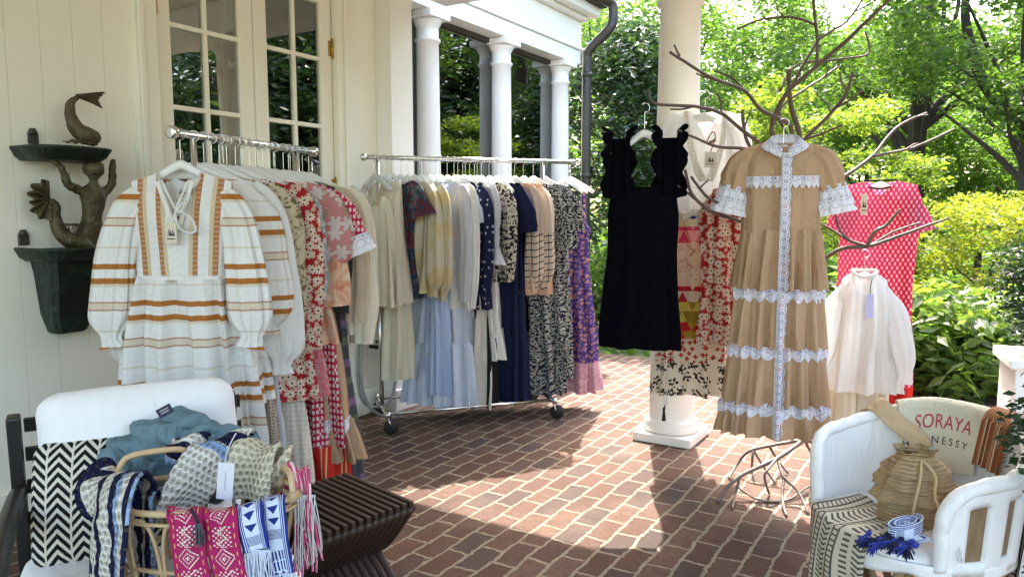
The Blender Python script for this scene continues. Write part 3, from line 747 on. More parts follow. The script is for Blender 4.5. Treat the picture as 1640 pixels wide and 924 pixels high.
def windowp(n):
    x, y, z = n.obj(); a = bands(((z - y * 0.6) * 22.0).fr(), [(0.0, 0.16)]); b = bands(((x + y) * 14.0).fr(), [(0.0, 0.07)]); return n.mix((a + b).mn(1.0) * (z + 0.50).lt(0.0), (0.70, 0.57, 0.47), (0.02, 0.018, 0.03))
F['windowpane'] = cloth('peach_black_windowpane', windowp)
def ethnic(n):
    x, y, z = n.obj(); d = ((z * 60.0).sin() + (x * 90.0).sin()).gt(0.5); return n.mix(d, (0.68, 0.58, 0.50), (0.05, 0.03, 0.07))
F['ethnic'] = cloth('black_stitched_yoke', ethnic)
def leafprint(n):
    x, y, z = n.obj(); acc = None
    for k, (a, sx, sz, o) in enumerate(((0.6, 85, 26, 0.0), (-0.7, 85, 26, 5.0), (1.5, 80, 24, 9.0))):
        c_, s_ = math.cos(a), math.sin(a); u = x * c_ + z * s_; w = z * c_ - x * s_
        v = n.voro(n.vec(u * float(sx) + o, w * float(sz)), 1.0, 0.9); q = E(n.nt, v.outputs['Distance']).lt(0.225); acc = q if acc is None else acc + q
    t = n.noise(n.vec(x, 0.0, z), 12.0, 2.0); return n.mix(acc.mn(1.0), (0.013, 0.017, 0.036), n.mix(t, (0.36, 0.40, 0.42), (0.56, 0.55, 0.46)))
F['leafprint'] = cloth('navy_fern_print', leafprint)
def purple(n):
    x, y, z = n.obj(); p, c, v = n.daisy(x, z, 24.0, 5, 0.33); w = n.noise(n.vec(x, 0.0, z), 30.0, 3.0, 0.6, 1.0); q, c2, v2 = n.daisy(x + 2.0, z, 40.0, 6, 0.33)
    k = n.mix(w, (0.02, 0.012, 0.10), (0.11, 0.065, 0.26)); k = n.mix(q, k, (0.26, 0.15, 0.36)); k = n.mix(p, k, (0.44, 0.22, 0.20)); return n.mix((z + 1.45).lt(0.0) * 0.85, k, n.mix(w.gt(0.52), (0.55, 0.28, 0.36), (0.62, 0.42, 0.46)))
F['purple'] = cloth('violet_floral_print', purple)
def stripes_bw(n):
    x, y, z = n.obj(); a = bands((x * 10.0).fr(), [(0.0, 0.4)]); r = bands(z * -1.0, [(0.83, 0.93)]) * a; return n.mix(r, n.mix(a, (0.70, 0.66, 0.60), (0.014, 0.014, 0.018)), (0.50, 0.03, 0.02))
F['stripes_bw'] = cloth('cream_black_red_panels', stripes_bw)
def harlequin(n):
    x, y, z = n.obj(); zz = z * -1.0
    u = (x * 9.0); t = (zz * 9.0); tri = ((u.fr() - 0.5).abs() * 2.0 - t.fr()).gt(0.0)
    rowc = n.ramp(zz * 0.8, [(0.0, (0.62, 0.55, 0.33)), (0.16, (0.62, 0.05, 0.12)), (0.23, (0.70, 0.50, 0.40)), (0.42, (0.45, 0.02, 0.03)), (0.49, (0.64, 0.50, 0.10)), (0.58, (0.55, 0.03, 0.03)), (0.655, (0.70, 0.64, 0.52))], True)
    alt = n.ramp(zz * 0.8, [(0.0, (0.66, 0.60, 0.44)), (0.16, (0.70, 0.30, 0.28)), (0.23, (0.72, 0.56, 0.42)), (0.42, (0.66, 0.55, 0.42)), (0.49, (0.32, 0.22, 0.03)), (0.58, (0.42, 0.30, 0.04)), (0.655, (0.70, 0.64, 0.52))], True)
    c = n.mix(tri, rowc, alt); fl = n.noise(n.vec(x, 0.0, z), 24.0, 3.0, 0.6, 1.2).gt(0.58) * bands(zz, [(0.27, 0.50)]); c = n.mix(fl * 0.8, c, (0.45, 0.20, 0.05))
    p, cc, v = n.daisy(x, z, 15.0, 5, 0.46); r = n.noise(n.vec(x, 0.0, z), 60.0, 2.0).gt(0.47); low = (zz - 0.92).gt(0.0); c = n.mix(p * r * low, c, (0.035, 0.022, 0.022))
    p2, c2, v2 = n.daisy(x + 1.0, z, 26.0, 4, 0.36); return n.mix(p2 * bands(zz, [(0.80, 0.95)]), c, (0.42, 0.03, 0.03))
F['harlequin'] = cloth('patchwork_scarf_print', harlequin, trans=0.35)
def scallop(n):
    u, v = n.uv(); p = 0.037
    acc = None
    for k, (du, dv) in enumerate(((0.0, 0.0), (0.5, 0.030))):
        fu = ((u / p + du).fr() - 0.5) * p; fv = v - 0.012 - dv
        r = (fu * fu + fv * fv).sqrt(); ring = bands(r, [(0.0155, 0.0172), (0.004, 0.0085)]) if k == 0 else bands(r, [(0.0155, 0.0172)])
        acc = ring if acc is None else acc + ring
    h = n.noise(n.vec((u / p).fl(), 0.0, 0.0), 3.1, 0.0); ink = n.ramp(h, [(0.3, (0.14, 0.05, 0.34)), (0.5, (0.05, 0.05, 0.22)), (0.62, (0.42, 0.07, 0.13))])
    return n.mix(acc.mn(1.0) * 0.7, (0.76, 0.76, 0.82), ink)
F['scallop'] = cloth('white_scallop_embroidery', scallop, weave=False)
def sc_plain(n):
    u, v = n.uv(); p = 0.030; fu = ((u / p).fr() - 0.5) * p; fv = v - 0.012; r = (fu * fu + fv * fv).sqrt()
    return n.mix(bands(r, [(0.0105, 0.0125)]) * 0.6, (0.73, 0.73, 0.81), (0.24, 0.14, 0.36))
F['crochet_trim'] = cloth('openwork_cream_trim', dotlace)

# ------------------------------------------------------------------ garment builder
def ringinterp(rings, z):
    if z >= rings[0][0]: return rings[0][1], rings[0][2]
    for a, b in zip(rings, rings[1:]):
        if z >= b[0]:
            t = (a[0] - z) / max(a[0] - b[0], 1e-6); t = lerp(t, smooth(t), 0.5)
            return lerp(a[1], b[1], t), lerp(a[2], b[2], t)
    return rings[-1][1], rings[-1][2]
class Body:
    """a hanging cloth tube: rings (z, half width, half depth), folds growing towards the hem"""
    def __init__(s, rings, nf=9, a0=0.002, a1=0.02, seed=1, neck=None, zu=-0.20, sway=0.0):
        s.r = rings; s.nf = nf; s.a0 = a0; s.a1 = a1; s.neck = neck; s.zu = rings[0][0] + zu; s.sway = sway
        q = random.Random(seed); s.ph = [q.uniform(0, 6.28) for _ in range(6)]; s.sd = seed * 3.17
    def pos(s, th, z, off=0.0):
        hw, hd = ringinterp(s.r, z); z0, z1 = s.r[0][0], s.r[-1][0]; k = (z0 - z) / (z0 - z1)
        c, sn = math.cos(th), math.sin(th)
        x = hw * math.copysign(abs(c) ** 0.85, c); y = hd * math.copysign(abs(sn) ** 0.75, sn)
        a = (s.a0 + (s.a1 - s.a0) * k ** 1.2) * 1.45
        wob = noise.noise((x * 5 + s.sd, z * 1.6, sn)) * 3.2
        f = a * (math.sin(s.nf * th + s.ph[0] + wob) + 0.6 * math.sin((s.nf * 2 - 3) * th + s.ph[1] + 1.3 * wob) + 0.3 * math.sin((s.nf * 3 + 1) * th + s.ph[2]))
        nx, ny = c * max(hd, .03), sn * max(hw, .05); L = math.hypot(nx, ny) + 1e-6
        n1 = noise.noise((x * 7 + s.sd, z * 5, y * 6)) * 0.006 * (0.4 + k)
        x += (f * 0.9 + off) * nx / L; y += (f + off + n1) * ny / L
        x += s.sway * k * k
        if s.neck and z > s.zu:
            nhw, dep, shape, slope = s.neck[:4]; bdep = s.neck[4] if len(s.neck) > 4 else 0.018
            v = (z - s.zu) / (z0 - s.zu); ax = abs(x)
            if ax > nhw: zt = z0 - slope * (ax - nhw)
            else:
                q = 1 - ax / nhw; d = dep if sn < 0 else bdep
                zt = z0 - d * (q if shape == 'v' else (1 - (1 - q) ** 2.2 if shape == 'round' else min(1, q * 5)))
            z = s.zu + v * (zt - s.zu); y *= (1 - 0.85 * v ** 2.2) if ax > nhw else (1 - 0.35 * v ** 2)
        return Vector((x, y, z))
    def mesh(s, nu=72, nv=40):
        m = MB(); z0, z1 = s.r[0][0], s.r[-1][0]; w = max(r[1] for r in s.r) * 4.2
        m.sheet(lambda u, v: s.pos(u * 2 * PI, lerp(z0, z1, v)), nu, nv, lambda u, v: (u * w, lerp(z0, z1, v)), closed=True)
        return m
    def band(s, z, h, off=0.006, lobes=0, depth=0.016, t0=0.0, t1=2 * PI, nu=260, flare=0.0):
        """a strip lying on the cloth at height z, its lower edge cut in scallops"""
        m = MB(); hw = ringinterp(s.r, z)[0]; per = hw * 4.2 * (t1 - t0) / (2 * PI)
        def fn(u, v):
            e = h + (depth * abs(math.sin(lobes * u * PI)) if lobes else 0.0)
            return s.pos(t0 + (t1 - t0) * u, z - e * v, off + flare * v)
        m.sheet(fn, nu, 4, lambda u, v: (u * per, v * (h + depth)))
        return m
def sleeve_mesh(pts, radii, seed=1, nf=6, amp=0.010, flat=0.6, nu=36, nv=30):
    """cloth tube along an arm line with lengthwise folds"""
    q = random.Random(seed); ph = q.uniform(0, 6); m = MB()
    sp = spline([(p[0], p[1], p[2], r) for p, r in zip(pts, radii)], nv + 1)
    ps = [V3(a) for a in sp]; L = [0]
    for a, b in zip(ps, ps[1:]): L.append(L[-1] + (b - a).length)
    fr = []
    for i, p in enumerate(ps):
        t = (ps[min(i + 1, nv)] - ps[max(i - 1, 0)]).normalized(); b = Vector((0, 1, 0)); b = (b - t * b.dot(t)).normalized(); fr.append((p, t.cross(b), b, max(sp[i][3], 0.004)))
    def fn(u, v):
        i = int(round(v * nv)); p, n, b, r = fr[i]; a = u * 2 * PI
        k = amp * min(1.0, r / 0.07) * (0.35 + 0.65 * v) * (math.sin(nf * a + ph + 2 * noise.noise((v * 2, ph, 0))) + 0.5 * math.sin((2 * nf + 1) * a + ph * 2 + v * 3))
        k += 0.012 * noise.noise((u * 4, v * 5, ph)) * min(1, r / 0.06)
        rr = r + k
        return p + n * math.cos(a) * rr + b * math.sin(a) * rr * flat
    m.sheet(fn, nu, nv, lambda u, v: (u * 6.28 * 0.07, v * L[-1]), closed=True); return m
def sl_path(kind, sw, s, z0, length=0.55, drop=0.05, out=0.05, fwd=-0.01):
    """arm line and radii of a named cut; s = -1 or 1"""
    a = (s * (sw - 0.05), 0, z0 - drop - 0.01); b = (s * (sw + out * 0.5), fwd, z0 - drop - 0.12)
    if kind == 'long': return [a, b, (s * (sw + out), fwd * 2, z0 - drop - length * 0.6), (s * (sw + out * 0.8), fwd * 3, z0 - drop - length)], [0.045, 0.066, 0.062, 0.05]
    if kind == 'balloon': return [a, b, (s * (sw + out), fwd * 2, z0 - drop - length * 0.5), (s * (sw + out * 1.1), fwd * 3, z0 - drop - length * 0.82), (s * (sw + out), fwd * 3, z0 - drop - length * 0.94), (s * (sw + out), fwd * 3, z0 - drop - length)], [0.045, 0.07, 0.082, 0.09, 0.04, 0.046]
    if kind == 'short': return [a, (s * (sw + out * 0.6), fwd, z0 - drop - length * 0.5), (s * (sw + out), fwd, z0 - drop - length)], [0.05, 0.075, 0.075]
    if kind == 'puff': return [a, (s * (sw + out * 0.5), fwd, z0 - drop - length * 0.35), (s * (sw + out), fwd, z0 - drop - length * 0.8), (s * (sw + out), fwd, z0 - drop - length)], [0.05, 0.09, 0.095, 0.06]
    if kind == 'bell': return [a, b, (s * (sw + out), fwd * 2, z0 - drop - length * 0.72), (s * (sw + out), fwd * 2, z0 - drop - length * 0.78), (s * (sw + out * 1.2), fwd * 3, z0 - drop - length)], [0.06, 0.065, 0.05, 0.052, 0.115]
    if kind == 'flutter': return [a, (s * (sw + out * 0.6), fwd, z0 - drop - length * 0.5), (s * (sw + out * 1.2), fwd, z0 - drop - length)], [0.06, 0.085, 0.125]

ZN = -0.155     # neck height below the rail
hanger_parts = None
def make_hanger(label, loc, rz, mat='whiteplastic', group=None, hw=0.205, sc=1.0):
    r = thing('hanger', label, 'hanger', loc, rz, group)
    m = MB(); z = -0.135
    m.tube([(-hw, 0, z - 0.085), (-hw * 0.8, 0, z - 0.062), (-hw * 0.45, 0, z - 0.028), (-0.03, 0, z), (0, 0, z + 0.012), (0.03, 0, z), (hw * 0.45, 0, z - 0.028), (hw * 0.8, 0, z - 0.062), (hw, 0, z - 0.085)],
           [0.012, 0.016, 0.017, 0.017, 0.019, 0.017, 0.017, 0.016, 0.012], 8, n=30, flat=1.0)
    for i, p in enumerate(m.v): m.v[i] = (p[0], p[1] * 0.42, p[2])
    m.build('hanger_body', M[mat], r)
    h = MB(); pts = [(0.0, 0, z + 0.02), (0.0, 0, -0.045)]
    for i in range(9):
        a = -PI / 2 + (PI * 1.25) * i / 8; pts.append((0.022 * math.cos(a) + 0.0, 0, -0.004 + 0.022 * math.sin(a)))
    h.tube(pts, 0.0017, 6, n=36); h.build('hook', M['chrome'], r)
    if sc != 1.0: r.scale = (sc, sc, sc)
    return r
HSHORT = []
def garment(name, label, cat, loc, rz, group, mat, rings, neck=(0.09, 0.06, 'round', 0.30), nf=8, a0=0.002, a1=0.018, seed=1, sleeves=None, smat=None, hang='whiteplastic', short=None, part='body', nu=72, nv=36, zu=-0.2, hgroup=None, hw=None, cut=True):
    r = thing(name, label, cat, loc, rz, group)
    rings = [(z + ZN, w, d) for z, w, d in rings]
    b = Body(rings, nf, a0, a1, seed, neck, zu)
    b.mesh(nu, nv).build(part, mat, r)
    sw = rings[0][1]
    if sleeves:
        kind = sleeves[0]; kw = dict(sleeves[1]) if len(sleeves) > 1 else {}; fl = kw.pop('flat', 0.40); amp = kw.pop('amp', 0.016); scale = kw.pop('scale', 1.0)
        nslope = neck[3] if neck else 0.3
        for s in (-1, 1):
            pts, rad = sl_path(kind, sw, s, rings[0][0] - max(0.0, (sw - (neck[0] if neck else .1))) * nslope * 0.7 + 0.03, **kw)
            sleeve_mesh(pts, [q * scale for q in rad], seed + s, 6, amp, fl).build('sleeve', smat or mat, r)
    if hang:
        make_hanger((('clear' if hang == 'clearplastic' else 'white') + ' plastic hanger holding the ' + (short or label)), loc, rz, hang, hgroup, hw or min(0.205, sw - 0.012))
    return r, b
def face_dir(d): return math.atan2(d[0], -d[1])     # rotation that turns a garment's front towards d
def to_cam(p): return face_dir((CAMX - p[0], -p[1]))

# ------------------------------------------------------------------ garment racks
def rack(label, A, B, base0, base1, half, zb=0.13):
    """A, B rail ends; base0, base1 ends of the base along the rail line (0..1)"""
    A, B = Vector(A), Vector(B); d = (B - A); L = d.length; ang = math.atan2(d.y, d.x); o = A.lerp(B, 0.5)
    r = thing('clothes_rack', label, 'clothes rack', (o.x, o.y, 0), ang)
    H = A.z; x0, x1 = (base0 - 0.5) * L, (base1 - 0.5) * L
    m = MB(); m.tube([(-L / 2, 0, H), (L / 2, 0, H)], 0.0155, 14); m.build('rail', M['chrome'], r)
    for sx in (-L / 2, L / 2):
        k = MB(); s = 1 if sx > 0 else -1
        k.tube([(sx - s * 0.004, 0, H), (sx + s * 0.012, 0, H), (sx + s * 0.03, 0, H), (sx + s * 0.034, 0, H)], [0.019, 0.026, 0.026, 0.018], 16); k.build('end_cap', M['chrome'], r)
    for x in (x0, x1):
        p = MB(); p.tube([(x, 0, zb), (x, 0, H * 0.55)], 0.0155, 12); p.tube([(x, 0, H * 0.55), (x, 0, H - 0.012)], 0.0125, 12); p.build('post', M['chrome'], r)
        b = MB(); b.tube([(x, -half, zb), (x, half, zb)], 0.016, 12); b.tube([(x, -half, zb - 0.02), (x, -half, zb + 0.024)], 0.019, 10); b.tube([(x, half, zb - 0.02), (x, half, zb + 0.024)], 0.019, 10); b.build('foot_bar', M['chrome'], r)
        for sy in (-half, half):
            c = MB(); yaw = random.uniform(-0.8, 0.8); R_ = Matrix.Rotation(yaw, 3, 'Z')
            w = MB(); pts = [R_ @ Vector((0.018, -0.012, 0)) + Vector((x, sy, 0.052)), R_ @ Vector((0.018, 0.012, 0)) + Vector((x, sy, 0.052))]
            w.tube([pts[0], pts[0].lerp(pts[1], 0.15), pts[0].lerp(pts[1], 0.85), pts[1]], [0.044, 0.050, 0.050, 0.044], 28); wo_ = w.build('caster', M['blackplastic'], r)
            for s in (-1, 1):
                q = [Vector((0.018, s * 0.017, 0.052)), Vector((0.006, s * 0.017, 0.085)), Vector((0.0, s * 0.010, 0.112))]
                c.tube([R_ @ v + Vector((x, sy, 0)) for v in q], [0.013, 0.012, 0.012], 8, flat=0.5)
            c.tube([(x, sy, 0.10), (x, sy, zb)], 0.008, 8); c.build('fork', M['chrome'], wo_)
    for sy in (-half + 0.03, half - 0.03):
        b = MB(); b.tube([(x0, sy, zb + 0.002), (x1, sy, zb + 0.002)], 0.0125, 12); b.build('base_bar', M['chrome'], r)
    return r
ZR = 1.76
A1 = P(282, 218, 2.95); B1 = P(499, 246, 3.85); A1.z = B1.z = ZR
rack('chrome rack full of dresses against the glazed doors', A1, B1, 0.10, 0.86, 0.20)
A2 = P(586, 253, 4.93); B2 = P(922, 264, 5.42); A2.z = B2.z = 1.81
rack('chrome wheeled rack of blouses and dresses beside the white pilaster', A2, B2, 0.05, 0.83, 0.25)
def on_rail(A, B, px):
    lo, hi = -0.3, 1.3
    for _ in range(40):
        mid = (lo + hi) / 2
        if proj(A.lerp(B, mid))[0] < px: lo = mid
        else: hi = mid
    return A.lerp(B, lo)
G1 = 'clothes on the rack by the doors'; G2 = 'clothes on the wheeled rack'; HG = 'hangers on the racks'

# --- rack one, from the front
def r1(t): return A1.lerp(B1, t)
d1 = (A1 - B1).normalized(); base_rot1 = face_dir((d1.x, d1.y))
# hero dress
p = r1(0.02); rz = to_cam(p) - R(24)
hero = thing('dress', 'white and rust striped long sleeved dress with a tied neck, foremost on its rack', 'dress', p, rz, G1)
hb = Body([(ZN, 0.20, 0.045), (ZN - 0.10, 0.20, 0.055), (ZN - 0.415, 0.205, 0.06)], 7, 0.001, 0.004, 3, (0.085, 0.22, 'v', 0.30, 0.035), -0.25)
hb.mesh(96, 40).build('bodice', F['rust_v'], hero)
hk = Body([(ZN - 0.41, 0.208, 0.06), (ZN - 0.44, 0.222, 0.07), (ZN - 0.70, 0.255, 0.085), (ZN - 1.22, 0.29, 0.10)], 11, 0.011, 0.030, 5)
hk.mesh(140, 44).build('skirt', F['rust_h'], hero)
hb.band(ZN - 0.405, 0.016, 0.004).build('waist_seam', F['rust_h'], hero)
for s in (-1, 1):
    pts = [(s * 0.155, -0.005, ZN - 0.085), (s * 0.215, -0.02, ZN - 0.165), (s * 0.255, -0.045, ZN - 0.33), (s * 0.275, -0.06, ZN - 0.55), (s * 0.277, -0.065, ZN - 0.645), (s * 0.27, -0.065, ZN - 0.69)]
    sl_ = sleeve_mesh(pts, [0.040, 0.060, 0.068, 0.076, 0.036, 0.048], 8 + s, 8, 0.020, 0.40, 72, 56).build('sleeve', F['rust_s'], hero)
# collar stand and placket
cm = MB()
def collar(u, v):
    a = lerp(-PI * 0.5 + 0.42, PI * 1.5 - 0.42, u); return Vector((0.083 * math.cos(a), -0.012 + 0.052 * math.sin(a), ZN - 0.028 + 0.032 * v + 0.006 * math.sin(a) - 0.05 * max(0, -math.sin(a))))
cm.sheet(collar, 50, 3); thick(cm.build('collar', F['white'], hero), 0.003)
fc = MB()
for s in (-1, 1): fc.sheet(lambda u, v: (s * (0.062 * (1 - v) + 0.006 + (u - .5) * 0.018), -0.062 - 0.003 * math.sin(v * 3), ZN - 0.035 - 0.19 * v), 2, 14)
fc.build('neck_facing', F['white'], hero)
def tubething(pts, rad, n=40, seg=6): return MB().tube(pts, rad, seg, n=n)
tubething([(-0.055, -0.055, ZN - 0.03), (-0.02, -0.075, ZN - 0.09), (0.012, -0.085, ZN - 0.145), (0.03, -0.088, ZN - 0.13), (0.05, -0.088, ZN - 0.115), (0.035, -0.09, ZN - 0.15), (0.01, -0.09, ZN - 0.16), (0.02, -0.09, ZN - 0.21), (0.055, -0.09, ZN - 0.235), (0.085, -0.088, ZN - 0.225), (0.07, -0.088, ZN - 0.18), (0.03, -0.09, ZN - 0.150)], 0.0055, 80).build('neck_tie', F['white'], hero)
tubething([(0.055, -0.055, ZN - 0.03), (0.03, -0.08, ZN - 0.10), (0.012, -0.088, ZN - 0.15), (0.0, -0.088, ZN - 0.19), (-0.005, -0.088, ZN - 0.22)], 0.0055, 40).build('neck_tie', F['white'], hero)
def tag_mat(nm, base, ink, rows): 
    def f(n):
        u, v = n.uv(); acc = None
        for (u0, u1, v0, v1) in rows:
            q = u.gt(u0) * u.lt(u1) * v.gt(v0) * v.lt(v1); acc = q if acc is None else acc + q
        return n.mix(acc.mn(1.0), base, ink)
    return material(nm, f, 0.6)
def mountain(n, base, flip=False):
    u, v = n.uv(); a = ((u - 0.40).abs() * -1.5 + 0.72 - v).gt(0) * v.gt(0.36); b = ((u - 0.66).abs() * -1.6 + 0.66 - v).gt(0) * v.gt(0.36); st = bands(u * 9.0 - v * 4.0, [(1.0, 1.35), (0.2, 0.5)])
    line = bands(v, [(0.20, 0.25)]) * bands(u, [(0.15, 0.85)]); c = n.mix((a * st.rsub(1.0) + line).mn(1.0), base, (0.02, 0.022, 0.03))
    return n.mix(b * (u - 0.62).gt(0), c, (0.55, 0.04, 0.08) if not flip else (0.03, 0.03, 0.04))
M['label'] = material('woven_brand_label', lambda n: mountain(n, (0.74, 0.73, 0.74)), 0.7)
M['kraft'] = material('kraft_swing_tag', lambda n: mountain(n, (0.62, 0.56, 0.45), True), 0.7)
def card(w, h, c, nrm_rot, name, mat, parent, tilt=0.0, th=0.0012):
    m = MB(); Rm = Matrix.Rotation(nrm_rot, 3, 'Z') @ Matrix.Rotation(tilt, 3, 'Y'); c = Vector(c)
    f = [c + Rm @ Vector((x * w / 2, -th, z * h / 2)) for x, z in ((-1, -1), (1, -1), (1, 1), (-1, 1))]; b = [p + Rm @ Vector((0, 2 * th, 0)) for p in f]
    for p, uv in zip(f + b, ((0, 0), (1, 0), (1, 1), (0, 1)) * 2): m.vert(p, uv)
    for q in ((0, 1, 2, 3), (7, 6, 5, 4), (0, 4, 5, 1), (1, 5, 6, 2), (2, 6, 7, 3), (3, 7, 4, 0)): m.face(q, False)
    return m.build(name, mat, parent)
card(0.062, 0.058, (-0.005, 0.022, ZN - 0.075), 0, 'care_label', M['label'], hero)
card(0.046, 0.082, (-0.008, -0.096, ZN - 0.235), 0, 'swing_tag', M['kraft'], hero)
make_hanger('white plastic hanger holding the rust striped dress foremost on its rack', p, rz, 'whiteplastic', HG, 0.175, 1.0)

def rot1(t): return base_rot1 + R(lerp(28, 4, t)) + R(random.uniform(-3, 3))
def R1(t, label, short, mat, rings, name='dress', dr=0.0, **k):
    p = r1(t); k.setdefault('seed', int(t * 997) + 3); k.setdefault('hgroup', HG)
    return garment(name, label, k.pop('cat', 'dress'), p, rot1(t) + R(dr), G1, mat, rings, short=short, **k)
SL = lambda kind, **kw: (kind, kw)
STD = lambda L, w=0.21, hem=0.26, d=0.05: [(0, w, 0.035), (-0.12, w, d), (-0.4, w * 0.98, d), (-L, hem, d * 1.4)]
R1(0.10, 'white and rust striped dress hanging directly behind the tied neck one', 'second rust striped dress', F['rust_h'], STD(0.95, 0.215, 0.27), sleeves=SL('balloon', length=0.62), neck=(0.085, 0.12, 'v', 0.30), dr=10)
R1(0.16, 'plain white long sleeved blouse squeezed behind the rust striped dresses', 'plain white blouse', F['white'], STD(0.72, 0.22, 0.25), 'blouse', cat='blouse', sleeves=SL('balloon', length=0.80, out=0.06), dr=8)
R1(0.21, 'beige lace dress whose hem shows below the plain white sleeve', 'beige lace dress', F['lace_p'], STD(1.38, 0.17, 0.24), dr=6)
R1(0.26, 'olive leaf print blouse with long sleeves', 'olive leaf print blouse', F['olive_floral'], STD(0.65, 0.225, 0.25), 'blouse', cat='blouse', sleeves=SL('long', length=0.62, scale=1.15), dr=6)
R1(0.31, 'long plain white gown between the beige lace and the dotted lace', 'long plain white gown', F['pale_grey'], STD(1.46, 0.17, 0.20), dr=4)
R1(0.37, 'dark red dress covered in cream daisies, long sleeved, on the rack by the doors', 'dark red daisy dress by the doors', F['red_daisy'], STD(1.0, 0.23, 0.30), sleeves=SL('long', length=0.72, scale=1.25), dr=6)
R1(0.42, 'cream dotted lace dress with a long straight skirt', 'cream dotted lace dress', F['dotlace'], STD(1.42, 0.19, 0.26), dr=4)
R1(0.47, 'grey blue small floral blouse with specks of red', 'grey blue small floral blouse', F['blue_ditsy'], STD(0.62, 0.225, 0.26), 'blouse', cat='blouse', sleeves=SL('long', length=0.58), dr=4)
R1(0.52, 'pink floral chiffon dress', 'pink floral chiffon dress', F['pink_floral'], STD(1.02, 0.21, 0.28), dr=2)
R1(0.57, 'pink organza blouse with puffed rose printed sleeves', 'pink organza blouse', F['pink_sheer'], STD(0.5, 0.225, 0.24), 'blouse', cat='blouse', sleeves=SL('puff', length=0.34, out=0.07, scale=1.2), dr=8)
R1(0.62, 'peach tie dye top with wide open sleeves', 'peach tie dye top', F['tiedye'], STD(0.78, 0.23, 0.30), 'top', cat='top', sleeves=SL('short', length=0.55, scale=1.1), dr=4)
r_, b_ = R1(0.67, 'red dress with white lattice print, scalloped sleeves and a striped border', 'red lattice print dress', F['red_lattice'], STD(1.30, 0.23, 0.29), sleeves=SL('short', length=0.24, out=0.12), dr=10)
hm = Body([(ZN - 1.29, 0.29, 0.07), (ZN - 1.58, 0.30, 0.075)], 9, 0.016, 0.02, 9); hm.mesh(72, 8).build('hem_border', F['red_stripe'], r_)
for s in (-1, 1):
    pts, rad = sl_path('short', 0.23, s, ZN - 0.02, 0.24, 0.05, 0.12); e = V3(pts[-1]); q = V3(pts[-2]); d_ = (e - q).normalized()
    sleeve_mesh([e - d_ * 0.03, e + d_ * 0.02, e + d_ * 0.06], [0.094, 0.10, 0.105], 3, 9, 0.006, 0.62, 60, 6).build('scalloped_cuff', F['scallop'], r_)
r_, b_ = R1(0.74, 'tan tiered dress with a scalloped trim above its ruffled hem, on the rack', 'tan tiered dress on the rack', F['tan'], STD(1.18, 0.21, 0.30), sleeves=SL('short', length=0.3), dr=0)
b_.band(ZN - 1.16, 0.05, 0.006, 40).build('scalloped_trim', F['scallop'], r_)
Body([(ZN - 1.17, 0.30, 0.07), (ZN - 1.38, 0.34, 0.09)], 13, 0.012, 0.026, 4).mesh(96, 8).build('hem_ruffle', F['tan'], r_)
R1(0.80, 'charcoal top with long hanging fringes', 'charcoal fringed top', F['charcoal'], STD(0.80, 0.20, 0.23), 'top', cat='top', nf=22, a1=0.012, sleeves=SL('long', length=0.6))
R1(0.85, 'dark plaid skirt dress with bands of green and violet', 'dark plaid dress', F['plaid'], STD(1.52, 0.20, 0.30))
R1(0.91, 'sand coloured jacket with long sleeves', 'sand coloured jacket', F['sand'], STD(0.70, 0.22, 0.25), 'jacket', cat='jacket', sleeves=SL('long', length=0.66), dr=8)
R1(0.97, 'cream jacket hanging last on the rack by the doors', 'cream jacket hanging last', F['cream'], STD(0.78, 0.225, 0.26), 'jacket', cat='jacket', sleeves=SL('long', length=0.78, scale=1.1), dr=10)
for i in range(6):
    t = 0.145 + i * 0.125 + 0.015; make_hanger('white plastic hanger crowded between the dresses of the rack by the doors', r1(t), rot1(t), 'whiteplastic', 'spare hangers by the doors', 0.2)

# --- wheeled rack
d2 = (A2 - B2).normalized()
def R2(px, label, short, mat, rings, phi=-33, name='dress', **k):
    p = on_rail(A2, B2, px); k.setdefault('seed', int(px)); k.setdefault('hgroup', HG); k.setdefault('hang', 'clearplastic')
    return garment(name, label, k.pop('cat', 'dress'), p, R(phi), G2, mat, rings, short=short, **k)
def STR(L, w=0.19, hem=0.24, d=0.06): return [(0, w, 0.04), (-0.12, w, d), (-0.38, w * 0.95, d), (-L, hem, d * 1.5)]
def straps(r, b, mat, xs, ztop, zlow, front=-0.05, width=0.018):
    for x in xs:
        m = MB(); m.sheet(lambda u, v: (x + (u - .5) * width, lerp(0.0, front, math.sin(min(v * 1.0, 1) * PI / 2)) , lerp(ztop, zlow, v)), 2, 10)
        m.sheet(lambda u, v: (x + (u - .5) * width, lerp(0.0, -front, math.sin(v * PI / 2)), lerp(ztop, zlow, v)), 2, 10); m.build('strap', mat, r)
r_, b_ = R2(598, 'ivory sleeveless blouse at the end of the wheeled rack by the pilaster', 'ivory sleeveless blouse', F['ivory'], [(-0.10, 0.17, 0.05), (-0.3, 0.19, 0.06), (-0.82, 0.235, 0.08)], -12, 'blouse', cat='blouse', neck=(0.12, 0.07, 'round', 0.6), zu=-0.12)
straps(r_, b_, F['nude'], (-0.10, 0.10), ZN - 0.01, ZN - 0.16)
r_, b_ = R2(615, 'ivory pleated blouse with a keyhole front', 'ivory keyhole blouse', F['cream'], STR(0.80, 0.18, 0.22), -16, 'blouse', cat='blouse', nf=14)
R2(630, 'long cream skirt dress reaching below the ivory blouses', 'long cream skirt dress', F['ivory'], STR(1.33, 0.09, 0.10), -25)
r_, b_ = R2(641, 'dark paisley blouse with a ruffled shoulder', 'dark paisley blouse', F['paisley'], STR(0.78, 0.13, 0.15, 0.05), -10, 'blouse', cat='blouse', sleeves=SL('flutter', length=0.22, out=0.06, scale=1.1))
